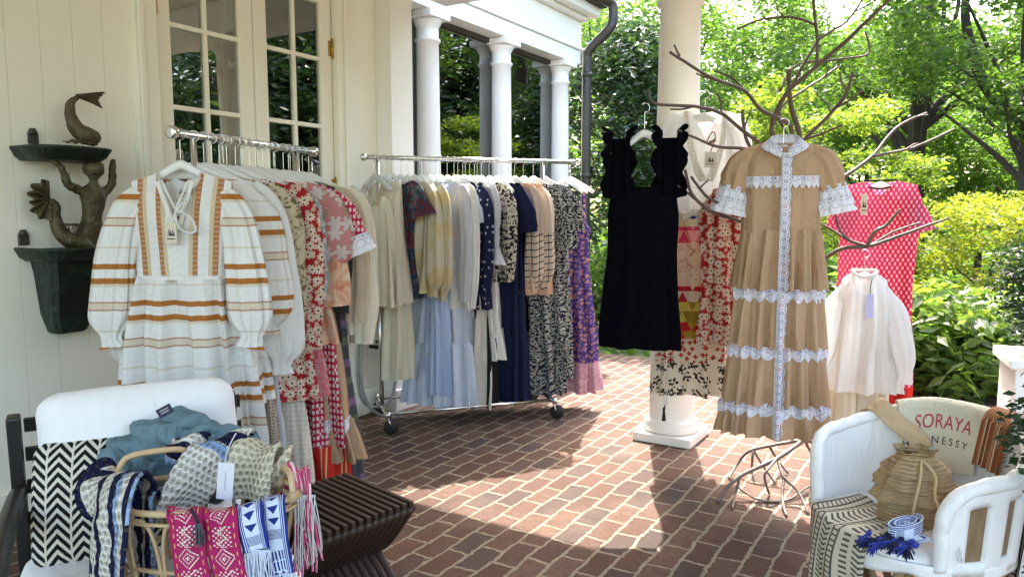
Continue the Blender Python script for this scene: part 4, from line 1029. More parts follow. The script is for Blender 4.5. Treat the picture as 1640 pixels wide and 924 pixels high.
R2(663, 'cream and gold blouse with balloon sleeves, next to the paisley one', 'cream and gold blouse next to the paisley one', F['goldblock'], STR(0.74, 0.19, 0.2), -14, 'blouse', cat='blouse', sleeves=SL('balloon', length=0.72, out=0.03))
R2(686, 'cream and gold blouse with balloon sleeves, next to the pale blue dress', 'cream and gold blouse next to the pale blue dress', F['goldblock'], STR(0.66, 0.19, 0.2), -20, 'blouse', cat='blouse', sleeves=SL('balloon', length=0.75, out=0.02))
r_, b_ = R2(704, 'pale blue flutter sleeved dress with a wide gathered lower tier', 'pale blue tiered dress', F['light_blue'], STR(1.10, 0.19, 0.22), 12, sleeves=SL('flutter', length=0.25, out=0.05), nf=11)
Body([(ZN - 1.09, 0.21, 0.09), (ZN - 1.12, 0.23, 0.10), (ZN - 1.53, 0.255, 0.14)], 15, 0.012, 0.024, 5).mesh(110, 16).build('gathered_tier', F['light_blue'], r_)
R2(697, 'deeper blue long dress half hidden by the pale blue one', 'deeper blue long dress', F['sky'], STR(1.44, 0.13, 0.17), -40, nf=13)
r_, b_ = R2(716, 'lavender grey long sleeved blouse', 'lavender grey blouse', F['pale_grey'], STR(0.72, 0.19, 0.22), -20, 'blouse', cat='blouse', sleeves=SL('long', length=0.75))
R2(727, 'white shirt with turned back cuffs', 'white shirt with turned cuffs', F['white'], STR(0.86, 0.19, 0.24), -22, 'shirt', cat='shirt', sleeves=SL('long', length=0.80, scale=1.2))
R2(733, 'olive grey skirt dress glimpsed below the white shirt', 'olive grey skirt dress', F['slate'], STR(1.22, 0.09, 0.11), -25)
R2(741, 'navy dress scattered with silver stars', 'navy star dress', F['sequin'], STR(0.86, 0.20, 0.26), -12, sleeves=SL('long', length=0.72))
R2(752, 'long dress of cream, black and red panels', 'cream, black and red panelled dress', F['stripes_bw'], STR(1.55, 0.17, 0.23), -14, nf=11)
R2(764, 'pale grey blouse with bell sleeves', 'pale grey bell sleeved blouse', F['pale_grey'], STR(0.52, 0.18, 0.2), -18, 'blouse', cat='blouse', sleeves=SL('bell', length=0.52, out=0.02))
r_, b_ = R2(771, 'white tunic with a flared lower ruffle', 'white flared tunic', F['white'], STR(1.02, 0.15, 0.17), -20, 'tunic', cat='tunic')
Body([(ZN - 1.01, 0.17, 0.085), (ZN - 1.22, 0.21, 0.11)], 12, 0.012, 0.02, 6).mesh(80, 10).build('ruffle', F['white'], r_)
R2(783, 'black and cream animal print blouse', 'animal print blouse', F['animal'], STR(0.68, 0.19, 0.2), -16, 'blouse', cat='blouse', sleeves=SL('long', length=0.62))
R2(803, 'plain navy long dress', 'plain navy long dress', F['navy'], STR(1.54, 0.20, 0.22), -10, sleeves=SL('short', length=0.30))
R2(815, 'black knitted dress with a fluffy collar', 'black knitted dress', F['black'], STR(1.06, 0.13, 0.13), -20, sleeves=SL('long', length=0.95, out=-0.02))
r_, b_ = R2(824, 'peach blouse with black windowpane sleeves, nearer the black knit', 'windowpane blouse nearer the black knit', F['peach'], STR(0.76, 0.18, 0.22), -8, 'blouse', cat='blouse', sleeves=SL('balloon', length=0.72, out=0.0), smat=F['windowpane'], hang='whiteplastic')
b_.band(ZN - 0.12, 0.16, 0.004, t0=PI * 1.2, t1=PI * 1.8, nu=30).build('stitched_yoke', F['ethnic'], r_)
r_, b_ = R2(838, 'peach blouse with black windowpane sleeves, nearer the fern print', 'windowpane blouse nearer the fern print', F['peach'], STR(0.78, 0.18, 0.22), -8, 'blouse', cat='blouse', sleeves=SL('balloon', length=0.70, out=0.02), smat=F['windowpane'], hang='whiteplastic')
b_.band(ZN - 0.12, 0.16, 0.004, t0=PI * 1.2, t1=PI * 1.8, nu=30).build('stitched_yoke', F['ethnic'], r_)
R2(854, 'long navy and cream fern print dress with wide sleeves', 'fern print dress', F['leafprint'], [(0, 0.20, 0.05), (-0.12, 0.21, 0.07), (-0.45, 0.20, 0.08), (-1.5, 0.235, 0.11)], 6, nf=12, a1=0.026, sleeves=SL('short', length=0.42, out=0.04, scale=1.15), hang='whiteplastic')
R2(872, 'navy and cream fern print dress half hidden by its twin', 'half hidden fern print dress', F['leafprint'], STR(1.40, 0.19, 0.22), 0, nf=10, sleeves=SL('short', length=0.3), hang='whiteplastic')
r_, b_ = R2(914, 'violet floral strappy dress with a pink hem at the end of the wheeled rack', 'violet strappy dress', F['purple'], [(-0.24, 0.11, 0.05), (-0.34, 0.135, 0.06), (-0.55, 0.125, 0.07), (-1.52, 0.20, 0.11)], 16, nf=11, a1=0.026, neck=(0.10, 0.05, 'round', 0.3), zu=-0.10, hang='whiteplastic', hw=0.17)
straps(r_, b_, F['purple'], (-0.095, 0.095), ZN - 0.06, ZN - 0.30, width=0.022)
b_.band(ZN - 0.30, 0.06, 0.01, 0).build('bust_ruffle', F['purple'], r_)
for px in (604, 653, 675, 745, 760, 795, 905, 912): make_hanger('clear plastic hanger crowded among the blouses of the wheeled rack', on_rail(A2, B2, px), R(-20), 'clearplastic', 'spare hangers on the wheeled rack', 0.19)

# ------------------------------------------------------------------ sculptural metal tree that carries clothes
def stand_col(n):
    x, y, z = n.obj(); k = n.noise(n.tc.outputs['Object'], 14.0, 4.0, 0.6); return n.mix(k, (0.06, 0.038, 0.031), (0.17, 0.12, 0.10))
M['branch'] = material('brown_patinated_metal', stand_col, 0.55, 0.35, bump=finebump(70, 0.5, 0.006))
M['root'] = material('sunlit_tone_metal', mottled((0.17, 0.13, 0.115), 0.3, 14), 0.5, 0.3, bump=finebump(70, 0.5, 0.006))  # stand metal again, lightened: sunlight on the roots put into its colour
hub = P(1286, 702, 3.88); base = Vector((hub.x, hub.y, 0)); top = P(1268, 228, 3.88)
ts = thing('tree_stand', 'brown metal stand shaped like a bare branching tree with splayed roots', 'display stand', base)
def BL(pts, r0, r1, name='branch', seg=8):
    ps = [Vector(p) - base for p in pts]; k = len(ps)
    m = MB(); ks = 0.78 if name == 'root' else 0.82; m.tube(ps, [lerp(r0, r1, (i / (k - 1)) ** 0.8) * ks for i in range(k)], seg, n=max(10, 6 * k))
    for i, p in enumerate(m.v):
        q = noise.noise_vector(Vector(p) * 16) * 0.0022; m.v[i] = (p[0] + q.x, p[1] + q.y, p[2] + q.z)
    return m.build(name, M['root' if name == 'root' else 'branch'], ts)
def PL(lst): return [P(*q) for q in lst]
BL([hub, P(1280, 560, 3.88), P(1270, 400, 3.9), top], 0.021, 0.019, 'trunk', 12)
# roots
def root(lst, r0=0.013, r1=0.008):
    BL([P(*q) if len(q) == 3 else G(q[0], q[1], 0.008) for q in lst], r0, r1, 'root')
root([(1288, 704, 3.87), (1246, 733, 3.72), (1180, 766, 3.66), (1149, 804)], 0.016, 0.012)
root([(1288, 704, 3.88), (1206, 720, 3.95), (1182, 742, 3.98), (1167, 766)])
root([(1206, 720, 3.95), (1205, 735, 3.93), (1204, 752)], 0.010, 0.008)
root([(1246, 735, 3.72), (1255, 764, 3.62), (1278, 786, 3.56), (1295, 822)], 0.011)
root([(1255, 766, 3.62), (1253, 800, 3.52), (1260, 826)], 0.010)
root([(1288, 704, 3.88), (1322, 715, 3.8), (1352, 748, 3.7), (1375, 800)])
root([(1290, 706, 3.9), (1302, 728, 4.0), (1325, 742)], 0.011)
root([(1184, 766, 3.66), (1178, 790, 3.62), (1173, 815)], 0.010)
root([(1233, 716, 3.95), (1248, 740, 4.0), (1262, 758)], 0.010)
root([(1246, 733, 3.72), (1225, 760, 3.62), (1232, 790)], 0.009)
root([(1206, 720, 3.95), (1222, 745, 3.9), (1243, 775)], 0.009)
root([(1322, 715, 3.8), (1318, 745, 3.75), (1308, 790)], 0.009)
root([(1180, 778, 3.68), (1215, 800, 3.60), (1262, 800, 3.58), (1300, 778, 3.62), (1330, 795)], 0.007, 0.006)
# branches
C0 = 3.88
def br(lst, r0, r1=0.006): return BL(PL(lst), r0, r1)
br([(1268, 228, C0), (1264, 200, 3.86), (1218, 175, 3.76), (1191, 145, 3.7), (1136, 123, 3.62), (1073, 84, 3.55)], 0.016, 0.008)
br([(1089, 91, 3.56), (1084, 82, 3.56), (1080, 72, 3.56)], 0.007, 0.005); br([(1150, 128, 3.64), (1132, 125, 3.62), (1115, 118, 3.6)], 0.007, 0.005)
br([(1204, 160, 3.74), (1188, 140, 3.8), (1170, 124, 3.86), (1143, 114, 3.9)], 0.010, 0.006)
br([(1262, 250, C0), (1230, 238, 3.86), (1189, 209, 3.78), (1155, 182, 3.70), (1114, 171, 3.62), (1059, 168, 3.56), (1043, 161, 3.55), (1039, 144, 3.55)], 0.016, 0.006)
br([(1155, 182, 3.70), (1155, 165, 3.70), (1148, 150, 3.69)], 0.008, 0.006); br([(1110, 171, 3.62), (1092, 175, 3.6), (1073, 175, 3.59)], 0.007, 0.005)
br([(1262, 262, C0), (1240, 248, 3.8), (1191, 238, 3.66), (1155, 236, 3.6), (1127, 227, 3.55), (1086, 209, 3.48)], 0.014, 0.007)
br([(1132, 230, 3.55), (1140, 226, 3.56), (1146, 222, 3.58)], 0.006, 0.004)
br([(1262, 270, C0), (1215, 250, 3.96), (1197, 228, 3.98), (1191, 200, 4.0), (1189, 176, 4.0)], 0.013, 0.010)
br([(1192, 205, 4.0), (1198, 188, 4.0), (1204, 172, 4.0)], 0.006, 0.004)
br([(1262, 240, C0), (1236, 214, 3.84), (1245, 177, 3.80), (1264, 145, 3.76), (1309, 105, 3.7), (1355, 66, 3.62), (1391, 32, 3.55), (1430, -5, 3.5), (1475, -45, 3.42)], 0.017, 0.009)
br([(1307, 106, 3.7), (1309, 70, 3.7), (1304, 20, 3.7), (1301, -30, 3.7), (1306, -70, 3.7)], 0.010, 0.008)
br([(1305, 40, 3.7), (1282, 31, 3.72), (1255, 28, 3.74), (1218, 32, 3.78), (1180, 48, 3.82)], 0.009, 0.006); br([(1257, 28, 3.74), (1248, 20, 3.74), (1240, 13, 3.74)], 0.006, 0.004)
br([(1268, 140, 3.76), (1311, 66, 3.85), (1355, 36, 3.9), (1384, -5, 3.95)], 0.010, 0.006); br([(1368, 20, 3.92), (1395, 5, 3.95), (1420, -12, 4.0)], 0.006, 0.004)
br([(1266, 225, C0), (1250, 175, 3.95), (1318, 125, 4.05), (1341, 107, 4.1)], 0.010, 0.006); br([(1322, 122, 4.05), (1326, 114, 4.05), (1326, 104, 4.05)], 0.005, 0.004)
br([(1250, 145, 3.8), (1275, 105, 3.95), (1340, 96, 4.0), (1390, 86, 4.05), (1386, 50, 4.08)], 0.009, 0.006)
br([(1270, 240, C0), (1290, 221, 3.84), (1327, 186, 3.78), (1355, 150, 3.72), (1366, 116, 3.7)], 0.015, 0.009)
br([(1357, 148, 3.72), (1348, 132, 3.7), (1345, 115, 3.7)], 0.007, 0.005); br([(1340, 172, 3.75), (1362, 160, 3.7), (1382, 145, 3.66)], 0.008, 0.006)
br([(1270, 240, C0), (1290, 224, 3.8), (1318, 214, 3.72), (1350, 200, 3.64)], 0.010, 0.006)
br([(1330, 186, 3.78), (1328, 172, 3.8), (1320, 162, 3.82), (1305, 150, 3.84)], 0.006, 0.004)
br([(1266, 250, C0), (1281, 222, 3.9), (1266, 165, 3.86), (1264, 112, 3.84)], 0.018, 0.014)
br([(1264, 420, C0), (1300, 330, 3.98), (1341, 291, 4.05), (1395, 252, 4.15), (1436, 205, 4.25), (1484, 181, 4.32)], 0.017, 0.008)
br([(1398, 250, 4.15), (1455, 239, 4.2), (1490, 225, 4.24), (1527, 207, 4.3)], 0.011, 0.006); br([(1450, 240, 4.2), (1462, 232, 4.2), (1470, 230, 4.2)], 0.006, 0.004)
br([(1440, 203, 4.26), (1465, 188, 4.28), (1486, 184, 4.3)], 0.007, 0.005)
br([(1264, 450, C0), (1300, 429, 3.8), (1347, 399, 3.66), (1393, 394, 3.6), (1453, 373, 3.55), (1519, 350, 3.5)], 0.017, 0.007)
br([(1389, 394, 3.6), (1400, 372, 3.58), (1420, 360, 3.57), (1443, 335, 3.55)], 0.012, 0.008)
br([(1388, 394, 3.6), (1360, 385, 3.65), (1330, 367, 3.72), (1304, 353, 3.76)], 0.010, 0.006); br([(1362, 386, 3.65), (1345, 368, 3.65), (1335, 335, 3.65)], 0.009, 0.006)
br([(1395, 393, 3.6), (1430, 372, 3.6), (1475, 356, 3.58)], 0.008, 0.005)
br([(1262, 390, C0), (1200, 360, 3.75), (1142, 340, 3.58), (1124, 328, 3.52), (1106, 307, 3.47), (1097, 272, 3.44)], 0.013, 0.008)
br([(1262, 370, C0), (1190, 335, 3.72), (1148, 324, 3.6), (1127, 310, 3.54), (1107, 283, 3.5)], 0.012, 0.008)
br([(1120, 302, 3.53), (1128, 294, 3.53), (1135, 288, 3.53)], 0.005, 0.004); br([(1112, 318, 3.5), (1098, 306, 3.48), (1086, 298, 3.46)], 0.008, 0.005)

# --- clothes on the stand
G3 = 'clothes on the metal tree stand'
def S(px, py, F, yaw=0.0):
    p = P(px, py, F); return p, to_cam(p) + R(yaw)
def ZA(px, F): return lambda y: P(px, y, F).z
# black velvet dress
p, rz = S(1033, 172, 3.56, -4); zf = lambda y: P(1033, y, 3.56).z - p.z
bd = thing('dress', 'black velvet dress with ruffled shoulder straps', 'dress', p, rz, G3)
b = Body([(zf(300), 0.125, 0.04), (zf(315), 0.155, 0.055), (zf(345), 0.165, 0.065), (zf(400), 0.16, 0.065), (zf(450), 0.172, 0.075), (zf(530), 0.192, 0.08), (zf(556), 0.188, 0.08)], 7, 0.001, 0.012, 12)
b.mesh(80, 40).build('body', F['black'], bd)
for s in (-1, 1):
    m = MB(); x0 = s * 0.118
    for k in range(2):
        m.sheet(lambda u, v: (x0 + (u - .5) * 0.07, (-1 if k == 0 else 1) * 0.045 * (1 - v) , lerp(zf(312), zf(222), v)), 4, 10)
    thick(m.build('strap', F['black'], bd), 0.006)
    for side in (-1, 1):
        m = MB()
        def ruf(u, v):
            z = lerp(zf(318), zf(210), math.sin(u * PI)); y = -0.055 * math.cos(u * PI)
            w = 0.046 * (1 + 0.5 * math.sin(u * 41 + s) ) * v
            return (x0 + side * (0.034 + w * 0.75), y + 0.018 * math.sin(u * 46 + side) * v, z + 0.016 * v * math.sin(u * PI) + 0.010 * math.cos(u * 37) * v)
        m.sheet(ruf, 120, 5); thick(m.build('ruffle', F['black'], bd), 0.004)
make_hanger('white plastic hanger holding the black velvet dress', p, rz, 'whiteplastic', None, 0.15)
# cream open-work blouse behind
p, rz = S(1130, 150, 4.2, 10); zf2 = lambda y: P(1140, y, 4.2).z - p.z
cb_ = thing('blouse', 'cream blouse with an openwork neckline hung in front of the big column', 'blouse', p, rz, G3)
b = Body([(zf2(176), 0.165, 0.035), (zf2(230), 0.185, 0.06), (zf2(340), 0.20, 0.07)], 8, 0.002, 0.014, 14, (0.085, 0.16, 'v', 0.28), -0.2)
b.mesh(72, 30).build('body', F['sheer'], cb_)
for s in (-1, 1):
    sleeve_mesh([(s * .13, 0, zf2(190)), (s * .185, -.01, zf2(230)), (s * .20, -.02, zf2(330))], [.055, .07, .06], 3 + s).build('sleeve', F['sheer'], cb_)
    m = MB(); m.sheet(lambda u, v: b.pos(-PI / 2 + s * (0.62 * (1 - v) ** 0.8 + 0.04 + (u - .5) * 0.20), lerp(zf2(176), zf2(330), v * 0.75), 0.008), 4, 24, lambda u, v: (u * .03, v * .3)); m.build('openwork_trim', F['crochet_trim'], cb_)
m = MB(); m.sheet(lambda u, v: Vector((0.105 * math.sin((u - .5) * 2.4), 0.03, zf2(178) - 0.012 * math.cos((u - .5) * 2.4) - 0.045 * v)), 24, 3); m.build('back_trim', F['crochet_trim'], cb_)
card(0.06, 0.085, (0.02, -0.085, zf2(258)), 0, 'swing_tag', M['kraft'], cb_, 0.05)
M['redthread'] = material('dark_red_thread', (0.28, 0.02, 0.04), 0.7)
tubething([(0.02, -0.085, zf2(246)), (0.045, -0.075, zf2(222)), (0.03, -0.07, zf2(214)), (0.0, -0.08, zf2(232)), (0.05, -0.085, zf2(228))], 0.003, 40).build('tag_thread', M['redthread'], cb_)
make_hanger('white plastic hanger holding the cream openwork blouse', p, rz, 'whiteplastic', None, 0.17)
# royal blue top deep behind the black dress
p, rz = S(1098, 296, 4.35, 25); zf3 = lambda y: P(1098, y, 4.35).z - p.z
garment('top', 'royal blue top glimpsed between the black dress and the patchwork dress', 'top', p, rz, G3, F['royal'], [(0, 0.16, 0.04), (-0.15, 0.16, 0.06), (-0.62, 0.17, 0.07)], seed=21, short='royal blue top', hw=0.15)
# patchwork scarf print dress
p, rz = S(1112, 305, 4.12, 6); zf4 = lambda y: P(1112, y, 4.12).z - p.z
hd_ = thing('dress', 'patchwork print dress with red and yellow diamonds and a cream floral hem', 'dress', p, rz, G3)
b = Body([(zf4(338), 0.13, 0.04), (zf4(400), 0.165, 0.06), (zf4(460), 0.15, 0.06), (zf4(552), 0.175, 0.08), (zf4(628), 0.205, 0.10)], 8, 0.002, 0.022, 31, (0.075, 0.20, 'v', 0.42, 0.05), -0.2)
b.mesh(90, 44).build('body', F['harlequin'], hd_)
tubething([(-0.14, -0.10, zf4(622)), (-0.142, -0.11, zf4(640)), (-0.145, -0.11, zf4(650))], 0.004, 12).build('tassel_cord', F['charcoal'], hd_)
MB().lathe([(0.004, 0.035), (0.010, 0.028), (0.006, 0.018), (0.012, -0.04), (0.002, -0.045)], 10, (-0.147, -0.11, zf4(655))).build('tassel', F['charcoal'], hd_)
MB().lathe([(0.004, 0.03), (0.009, 0.02), (0.012, -0.03), (0.002, -0.035)], 10, (-0.140, -0.108, zf4(633))).build('tassel', F['white'], hd_)
make_hanger('white plastic hanger holding the patchwork print dress', p, rz, 'whiteplastic', None, 0.15)
# red daisy blouse behind the tan dress
p, rz = S(1176, 255, 4.0, 12); zf5 = lambda y: P(1172, y, 4.0).z - p.z
garment('blouse', 'dark red daisy print blouse tucked behind the sleeve of the tan dress', 'blouse', p, rz, G3, F['red_daisy'],
        [(0, 0.11, 0.05), (-0.15, 0.12, 0.07), (-0.5, 0.13, 0.08), (zf5(548) + 0.155, 0.145, 0.09)], seed=22, short='red daisy print blouse on the tree stand', hw=0.10, sleeves=('long', dict(length=0.5, out=-0.01)), a1=0.022)
# tan tiered dress with scalloped trims
FT = 3.56
p, rz = S(1256, 196, FT, 3); q = lambda y: P(1256, y, FT).z - p.z
td = thing('dress', 'long tan tiered dress with white scalloped embroidered trims', 'dress', p, rz, G3)
bt = Body([(q(226), 0.175, 0.045), (q(290), 0.18, 0.07), (q(372), 0.172, 0.07)], 6, 0.001, 0.006, 41, (0.065, 0.03, 'round', 0.26, 0.012), -0.16)
bt.mesh(84, 28).build('bodice', F['tan'], td)
tiers = [(q(368), q(462), 0.166, 0.188, 4), (q(460), q(553), 0.190, 0.205, 5), (q(551), q(643), 0.208, 0.228, 6), (q(641), q(693), 0.232, 0.248, 7)]
TB = []
for z0, z1, w0, w1, sd in tiers:
    t_ = Body([(z0, w0, 0.075), (z0 - 0.02, w0 + 0.008, 0.082), (z1, w1, 0.105)], 9 + sd, 0.006, 0.018, sd * 7)
    t_.mesh(130, 18).build('skirt_tier', F['tan'], td); TB.append(t_)
for t_, (z0, z1, w0, w1, sd) in list(zip(TB, tiers))[1:]:
    tb_ = t_
    tb_.band(z0 - 0.001, 0.042, 0.006, 24, 0.024, nu=380).build('scalloped_trim', F['scallop'], td)
    tb_.band(z0 - 0.001, 0.018, 0.011, 24, 0.018, nu=380).build('scalloped_trim', F['scallop'], td)
bt.band(q(283), 0.038, 0.006, 14, 0.020, PI * 1.10, PI * 1.90, 160).build('scalloped_trim', F['scallop'], td)
bt.band(q(368), 0.014, 0.004).build('waist_seam', F['tan'], td)
# button placket: scalloped strip down the front
for half_, off_ in ((0.020, 0.012), (0.013, 0.017)):
    m = MB(); zs, ze = q(246), q(690)
    def plk(u, v):
        z = lerp(zs, ze, v); x = (u - 0.5) * 2 * half_ * (1 + (0.35 * abs(math.sin(v * 23 * PI)) if u > 0.5 else 0))
        src = bt if z > q(368) else next((T for T, (a, b2, *_r) in zip(TB, tiers) if z > b2), TB[-1])
        th = 1.5 * PI + math.asin(max(-1, min(1, (x + 0.012) / 0.2)))
        pp = src.pos(th, min(z, q(246)), off_); return (x + 0.012, min(pp.y, -0.05) - 0.002, z)
    m.sheet(plk, 6, 200, lambda u, v: (v * 1.30, (u - 0.5) * 2 * half_ + 0.012)); m.build('button_placket', F['scallop'], td)
# collar: two rounded leaves
for s in (-1, 1):
    m = MB()
    def colr(u, v):
        a = lerp(PI / 2, -PI / 2 + 0.18, u); r_ = 0.062 + 0.040 * v + 0.006 * abs(math.sin(u * 5 * PI)) * v
        return (s * r_ * math.cos(a) + 0.006, 0.045 * math.sin(a) - 0.004 - 0.024 * v, q(226) + 0.034 - 0.044 * v - 0.075 * (u ** 2.2) )
    m.sheet(colr, 50, 5, lambda u, v: (u * 0.22, v * 0.06)); thick(m.build('collar', F['scallop'], td), 0.003)
for s in (-1, 1):
    pts = [(s * 0.115, 0, q(246)), (s * 0.172, -0.005, q(262)), (s * 0.205, -0.012, q(292)), (s * 0.218, -0.015, q(305))]
    sleeve_mesh(pts, [0.036, 0.066, 0.070, 0.060], 51 + s, 8, 0.014, 0.5).build('sleeve', F['tan'], td)
    e = V3(pts[-1]); dd = Vector((s * 0.22, -0.02, -1)).normalized()
    sleeve_mesh([e - dd * 0.022, e + dd * 0.03, e + dd * 0.075], [0.067, 0.074, 0.077], 5, 7, 0.006, 0.5, 72, 8).build('scalloped_cuff', F['scallop'], td)
    sleeve_mesh([e + dd * 0.03, e + dd * 0.07, e + dd * 0.115], [0.077, 0.080, 0.082], 6, 9, 0.008, 0.5, 72, 8).build('scalloped_cuff', F['scallop'], td)
make_hanger('white plastic hanger holding the tan tiered dress on the tree stand', p, rz, 'clearplastic', None, 0.15)
# coral lattice print long dress
FP = 4.3
p, rz = S(1412, 262, FP, -4); q6 = lambda y: P(1412, y, FP).z - p.z
pk = thing('dress', 'long coral red lattice print dress with cap sleeves on a clear hanger', 'dress', p, rz, G3)
b = Body([(q6(290), 0.185, 0.04), (q6(320), 0.212, 0.05), (q6(350), 0.226, 0.06), (q6(388), 0.200, 0.07), (q6(450), 0.195, 0.075), (q6(612), 0.20, 0.08)], 5, 0.001, 0.014, 61, (0.085, 0.09, 'v', 0.26), -0.12)
b.mesh(90, 44).build('body', F['pink_lattice'], pk)
Body([(q6(611), 0.205, 0.08), (q6(652), 0.208, 0.08)], 5, 0.014, 0.014, 61).mesh(72, 6).build('hem_band', F['red'], pk)
for s in (-1, 1):
    sleeve_mesh([(s * 0.13, 0, q6(325)), (s * 0.175, -0.01, q6(338)), (s * 0.212, -0.015, q6(372))], [0.03, 0.058, 0.066], 60 + s, 4, 0.010, 0.4).build('sleeve', F['pink_lattice'], pk)
m = MB(); m.tube([(0.085 * math.cos(a * PI / 12), 0.03 * math.sin(a * PI / 12), q6(290) + 0.004 - 0.05 * max(0, -math.sin(a * PI / 12))) for a in range(25)], 0.005, 6); m.build('neck_binding', F['black'], pk)
card(0.035, 0.12, (-0.075, -0.075, q6(328)), 0, 'swing_tag', M['kraft'], pk)
make_hanger('clear plastic hanger holding the coral lattice dress', p, rz, 'clearplastic', None, 0.18)
# white blouse in front of it, cream trousers beneath
FW = 4.05
p, rz = S(1386, 405, FW, 8); q7 = lambda y: P(1398, y, FW).z - p.z
wb_ = thing('blouse', 'loose sheer white blouse with a lilac tag hanging over the coral dress', 'blouse', p, rz, G3)
b = Body([(q7(436), 0.11, 0.045), (q7(480), 0.14, 0.065), (q7(545), 0.165, 0.075), (q7(624), 0.19, 0.09)], 9, 0.003, 0.020, 71, (0.06, 0.07, 'v', 0.75), -0.15)
b.mesh(90, 30).build('body', F['sheer'], wb_)
for s in (-1, 1):
    sleeve_mesh([(s * .095, 0, q7(466)), (s * .155, -.03, q7(498)), (s * .198, -.055, q7(558)), (s * .212, -.065, q7(590)), (s * .21, -.065, q7(606))], [.03, .052, .060, .034, .042], 73 + s, 7, 0.016, 0.45).build('sleeve', F['sheer'], wb_)
m = MB(); m.tube([(0.062 * math.cos(a * PI / 12), 0.035 * math.sin(a * PI / 12), q7(436) + 0.01 - 0.03 * max(0, -math.sin(a * PI / 12))) for a in range(25)], 0.009, 6); m.build('collar', F['white'], wb_)
b.band(q7(465), 0.50, 0.004, 0, 0, 1.5 * PI - 0.06, 1.5 * PI + 0.06, 6).build('button_placket', F['white'], wb_)
M['lilac'] = material('lilac_swing_tag', (0.46, 0.46, 0.72), 0.6)
card(0.036, 0.125, (0.018, -0.105, q7(487)), 0, 'swing_tag', M['lilac'], wb_)
tubething([(0.018, -0.105, q7(472)), (0.02, -0.095, q7(455)), (0.03, -0.08, q7(443))], 0.002, 10).build('tag_cord', F['black'], wb_)
make_hanger('white plastic hanger holding the sheer white blouse', p, rz, 'whiteplastic', None, 0.14)
p, rz = S(1385, 392, 4.18, 5); q8 = lambda y: P(1402, y, 4.18).z - p.z
tr = thing('trousers', 'cream wide trousers hanging below the sheer white blouse', 'trousers', p, rz, G3)
Body([(q8(478), 0.11, 0.03), (q8(520), 0.14, 0.05)], 6, 0.002, 0.006, 81).mesh(48, 14).build('waist', F['cream'], tr)
for s in (-1, 1):
    m = Body([(q8(515), 0.072, 0.048), (q8(600), 0.082, 0.055), (q8(690), 0.090, 0.06)], 5, 0.004, 0.012, 82 + s).mesh(48, 22)
    o = m.build('trouser_leg', F['cream'], tr); o.location = (s * 0.066, 0, 0)
# small stone pedestal behind the stand
pd = P(1316, 640, 4.75); r = thing('pedestal', 'low grey stone pedestal between the tan dress and the white blouse', 'pedestal', (pd.x, pd.y, 0), YAW)
m = MB(); m.box((0, 0, 0.2), (0.15, 0.2, 0.40), bev=0.01); m.build('shaft', M['stone'], r)
m = MB(); m.box((0, 0, 0.432), (0.19, 0.24, 0.06), bev=0.012); m.build('cap', M['stone'], r)

# ------------------------------------------------------------------ things near the camera
def WALL(px, py, xo):
    d = P(px, py, 1.0) - cam.location; return cam.location + d * ((xo - CAMX) / d.x)
def cushion(d, r=0.06, puff=0.02, cuts=14, seed=1, wr=0.006):
    """a stuffed rounded block of size d centred on the origin"""
    bm = bmesh.new(); bmesh.ops.create_cube(bm, size=2.0); bmesh.ops.subdivide_edges(bm, edges=list(bm.edges), cuts=cuts, use_grid_fill=True)
    m = MB(); h = [x / 2 for x in d]
    for v in bm.verts:
        q = Vector((v.co.x * h[0], v.co.y * h[1], v.co.z * h[2])); rr = min(r, min(h) * 0.98)
        inn = Vector([max(-h[i] + rr, min(h[i] - rr, q[i])) for i in range(3)]); o = q - inn
        if o.length > 1e-6: q = inn + o.normalized() * rr
        k = [(1 - v.co[i] ** 2) for i in range(3)]; ax = min(range(3), key=lambda i: d[i]); oth = [i for i in range(3) if i != ax]
        q[ax] += math.copysign(puff * k[oth[0]] * k[oth[1]], q[ax]) if abs(v.co[ax]) > 0.2 else 0
        n_ = noise.noise_vector(q * 6 + Vector((seed, 0, 0))) * wr + noise.noise_vector(q * 17 + Vector((seed, 3, 0))) * wr * 0.4; q += n_
        m.vert(q, (q.x, q.z))
    bm.verts.index_update()
    for f in bm.faces: m.face([v.index for v in f.verts])
    bm.free(); return m
F['cushion'] = material('white_outdoor_canvas', mottled((0.80, 0.80, 0.81), 0.03, 6), 0.85, bump=wrinkle(0.35), spec=0.2)
M['blackpaint'] = material('black_painted_frame', mottled((0.014, 0.013, 0.013), 0.2, 12), 0.4)
# --- lounge chair
NCH = Vector((math.sin(R(60)), -math.cos(R(60)), 0))
back_c = Vector((1.42, 1.34, 0)); seat_c = back_c + NCH * 0.36
ch = thing('lounge_chair', 'black framed lounge chair with thick white cushions holding the rattan basket', 'chair', seat_c, R(60))
# chair axes: x across, -y forwards
for s in (-1, 1):
    m = MB(); x = -0.335 if s < 0 else 0.275
    m.box((x, 0.42, 0.42), (0.035, 0.05, 0.86), mat=Matrix.Rotation(R(7), 3, 'X'), bev=0.006); m.build('rear_post', M['blackpaint'], ch)
    m = MB(); m.tube([(x, 0.42, 0.60), (x, 0.25, 0.615), (x, -0.02, 0.605), (x, -0.26, 0.55), (x, -0.35, 0.44), (x, -0.37, 0.20), (x, -0.37, 0.0)], [0.024, 0.026, 0.027, 0.027, 0.026, 0.024, 0.022], 8, n=40); m.build('arm', M['blackpaint'], ch)
    m = MB(); m.box((x, 0.03, 0.275), (0.03, 0.72, 0.05), bev=0.005); m.build('side_rail', M['blackpaint'], ch)
m = MB()
for z in (0.50, 0.60, 0.70, 0.79): m.box((0, 0.43 + (z - .42) * 0.12, z), (0.64, 0.014, 0.045), mat=Matrix.Rotation(R(7), 3, 'X'), bev=0.003)
m.build('back_slat_panel', M['blackpaint'], ch)
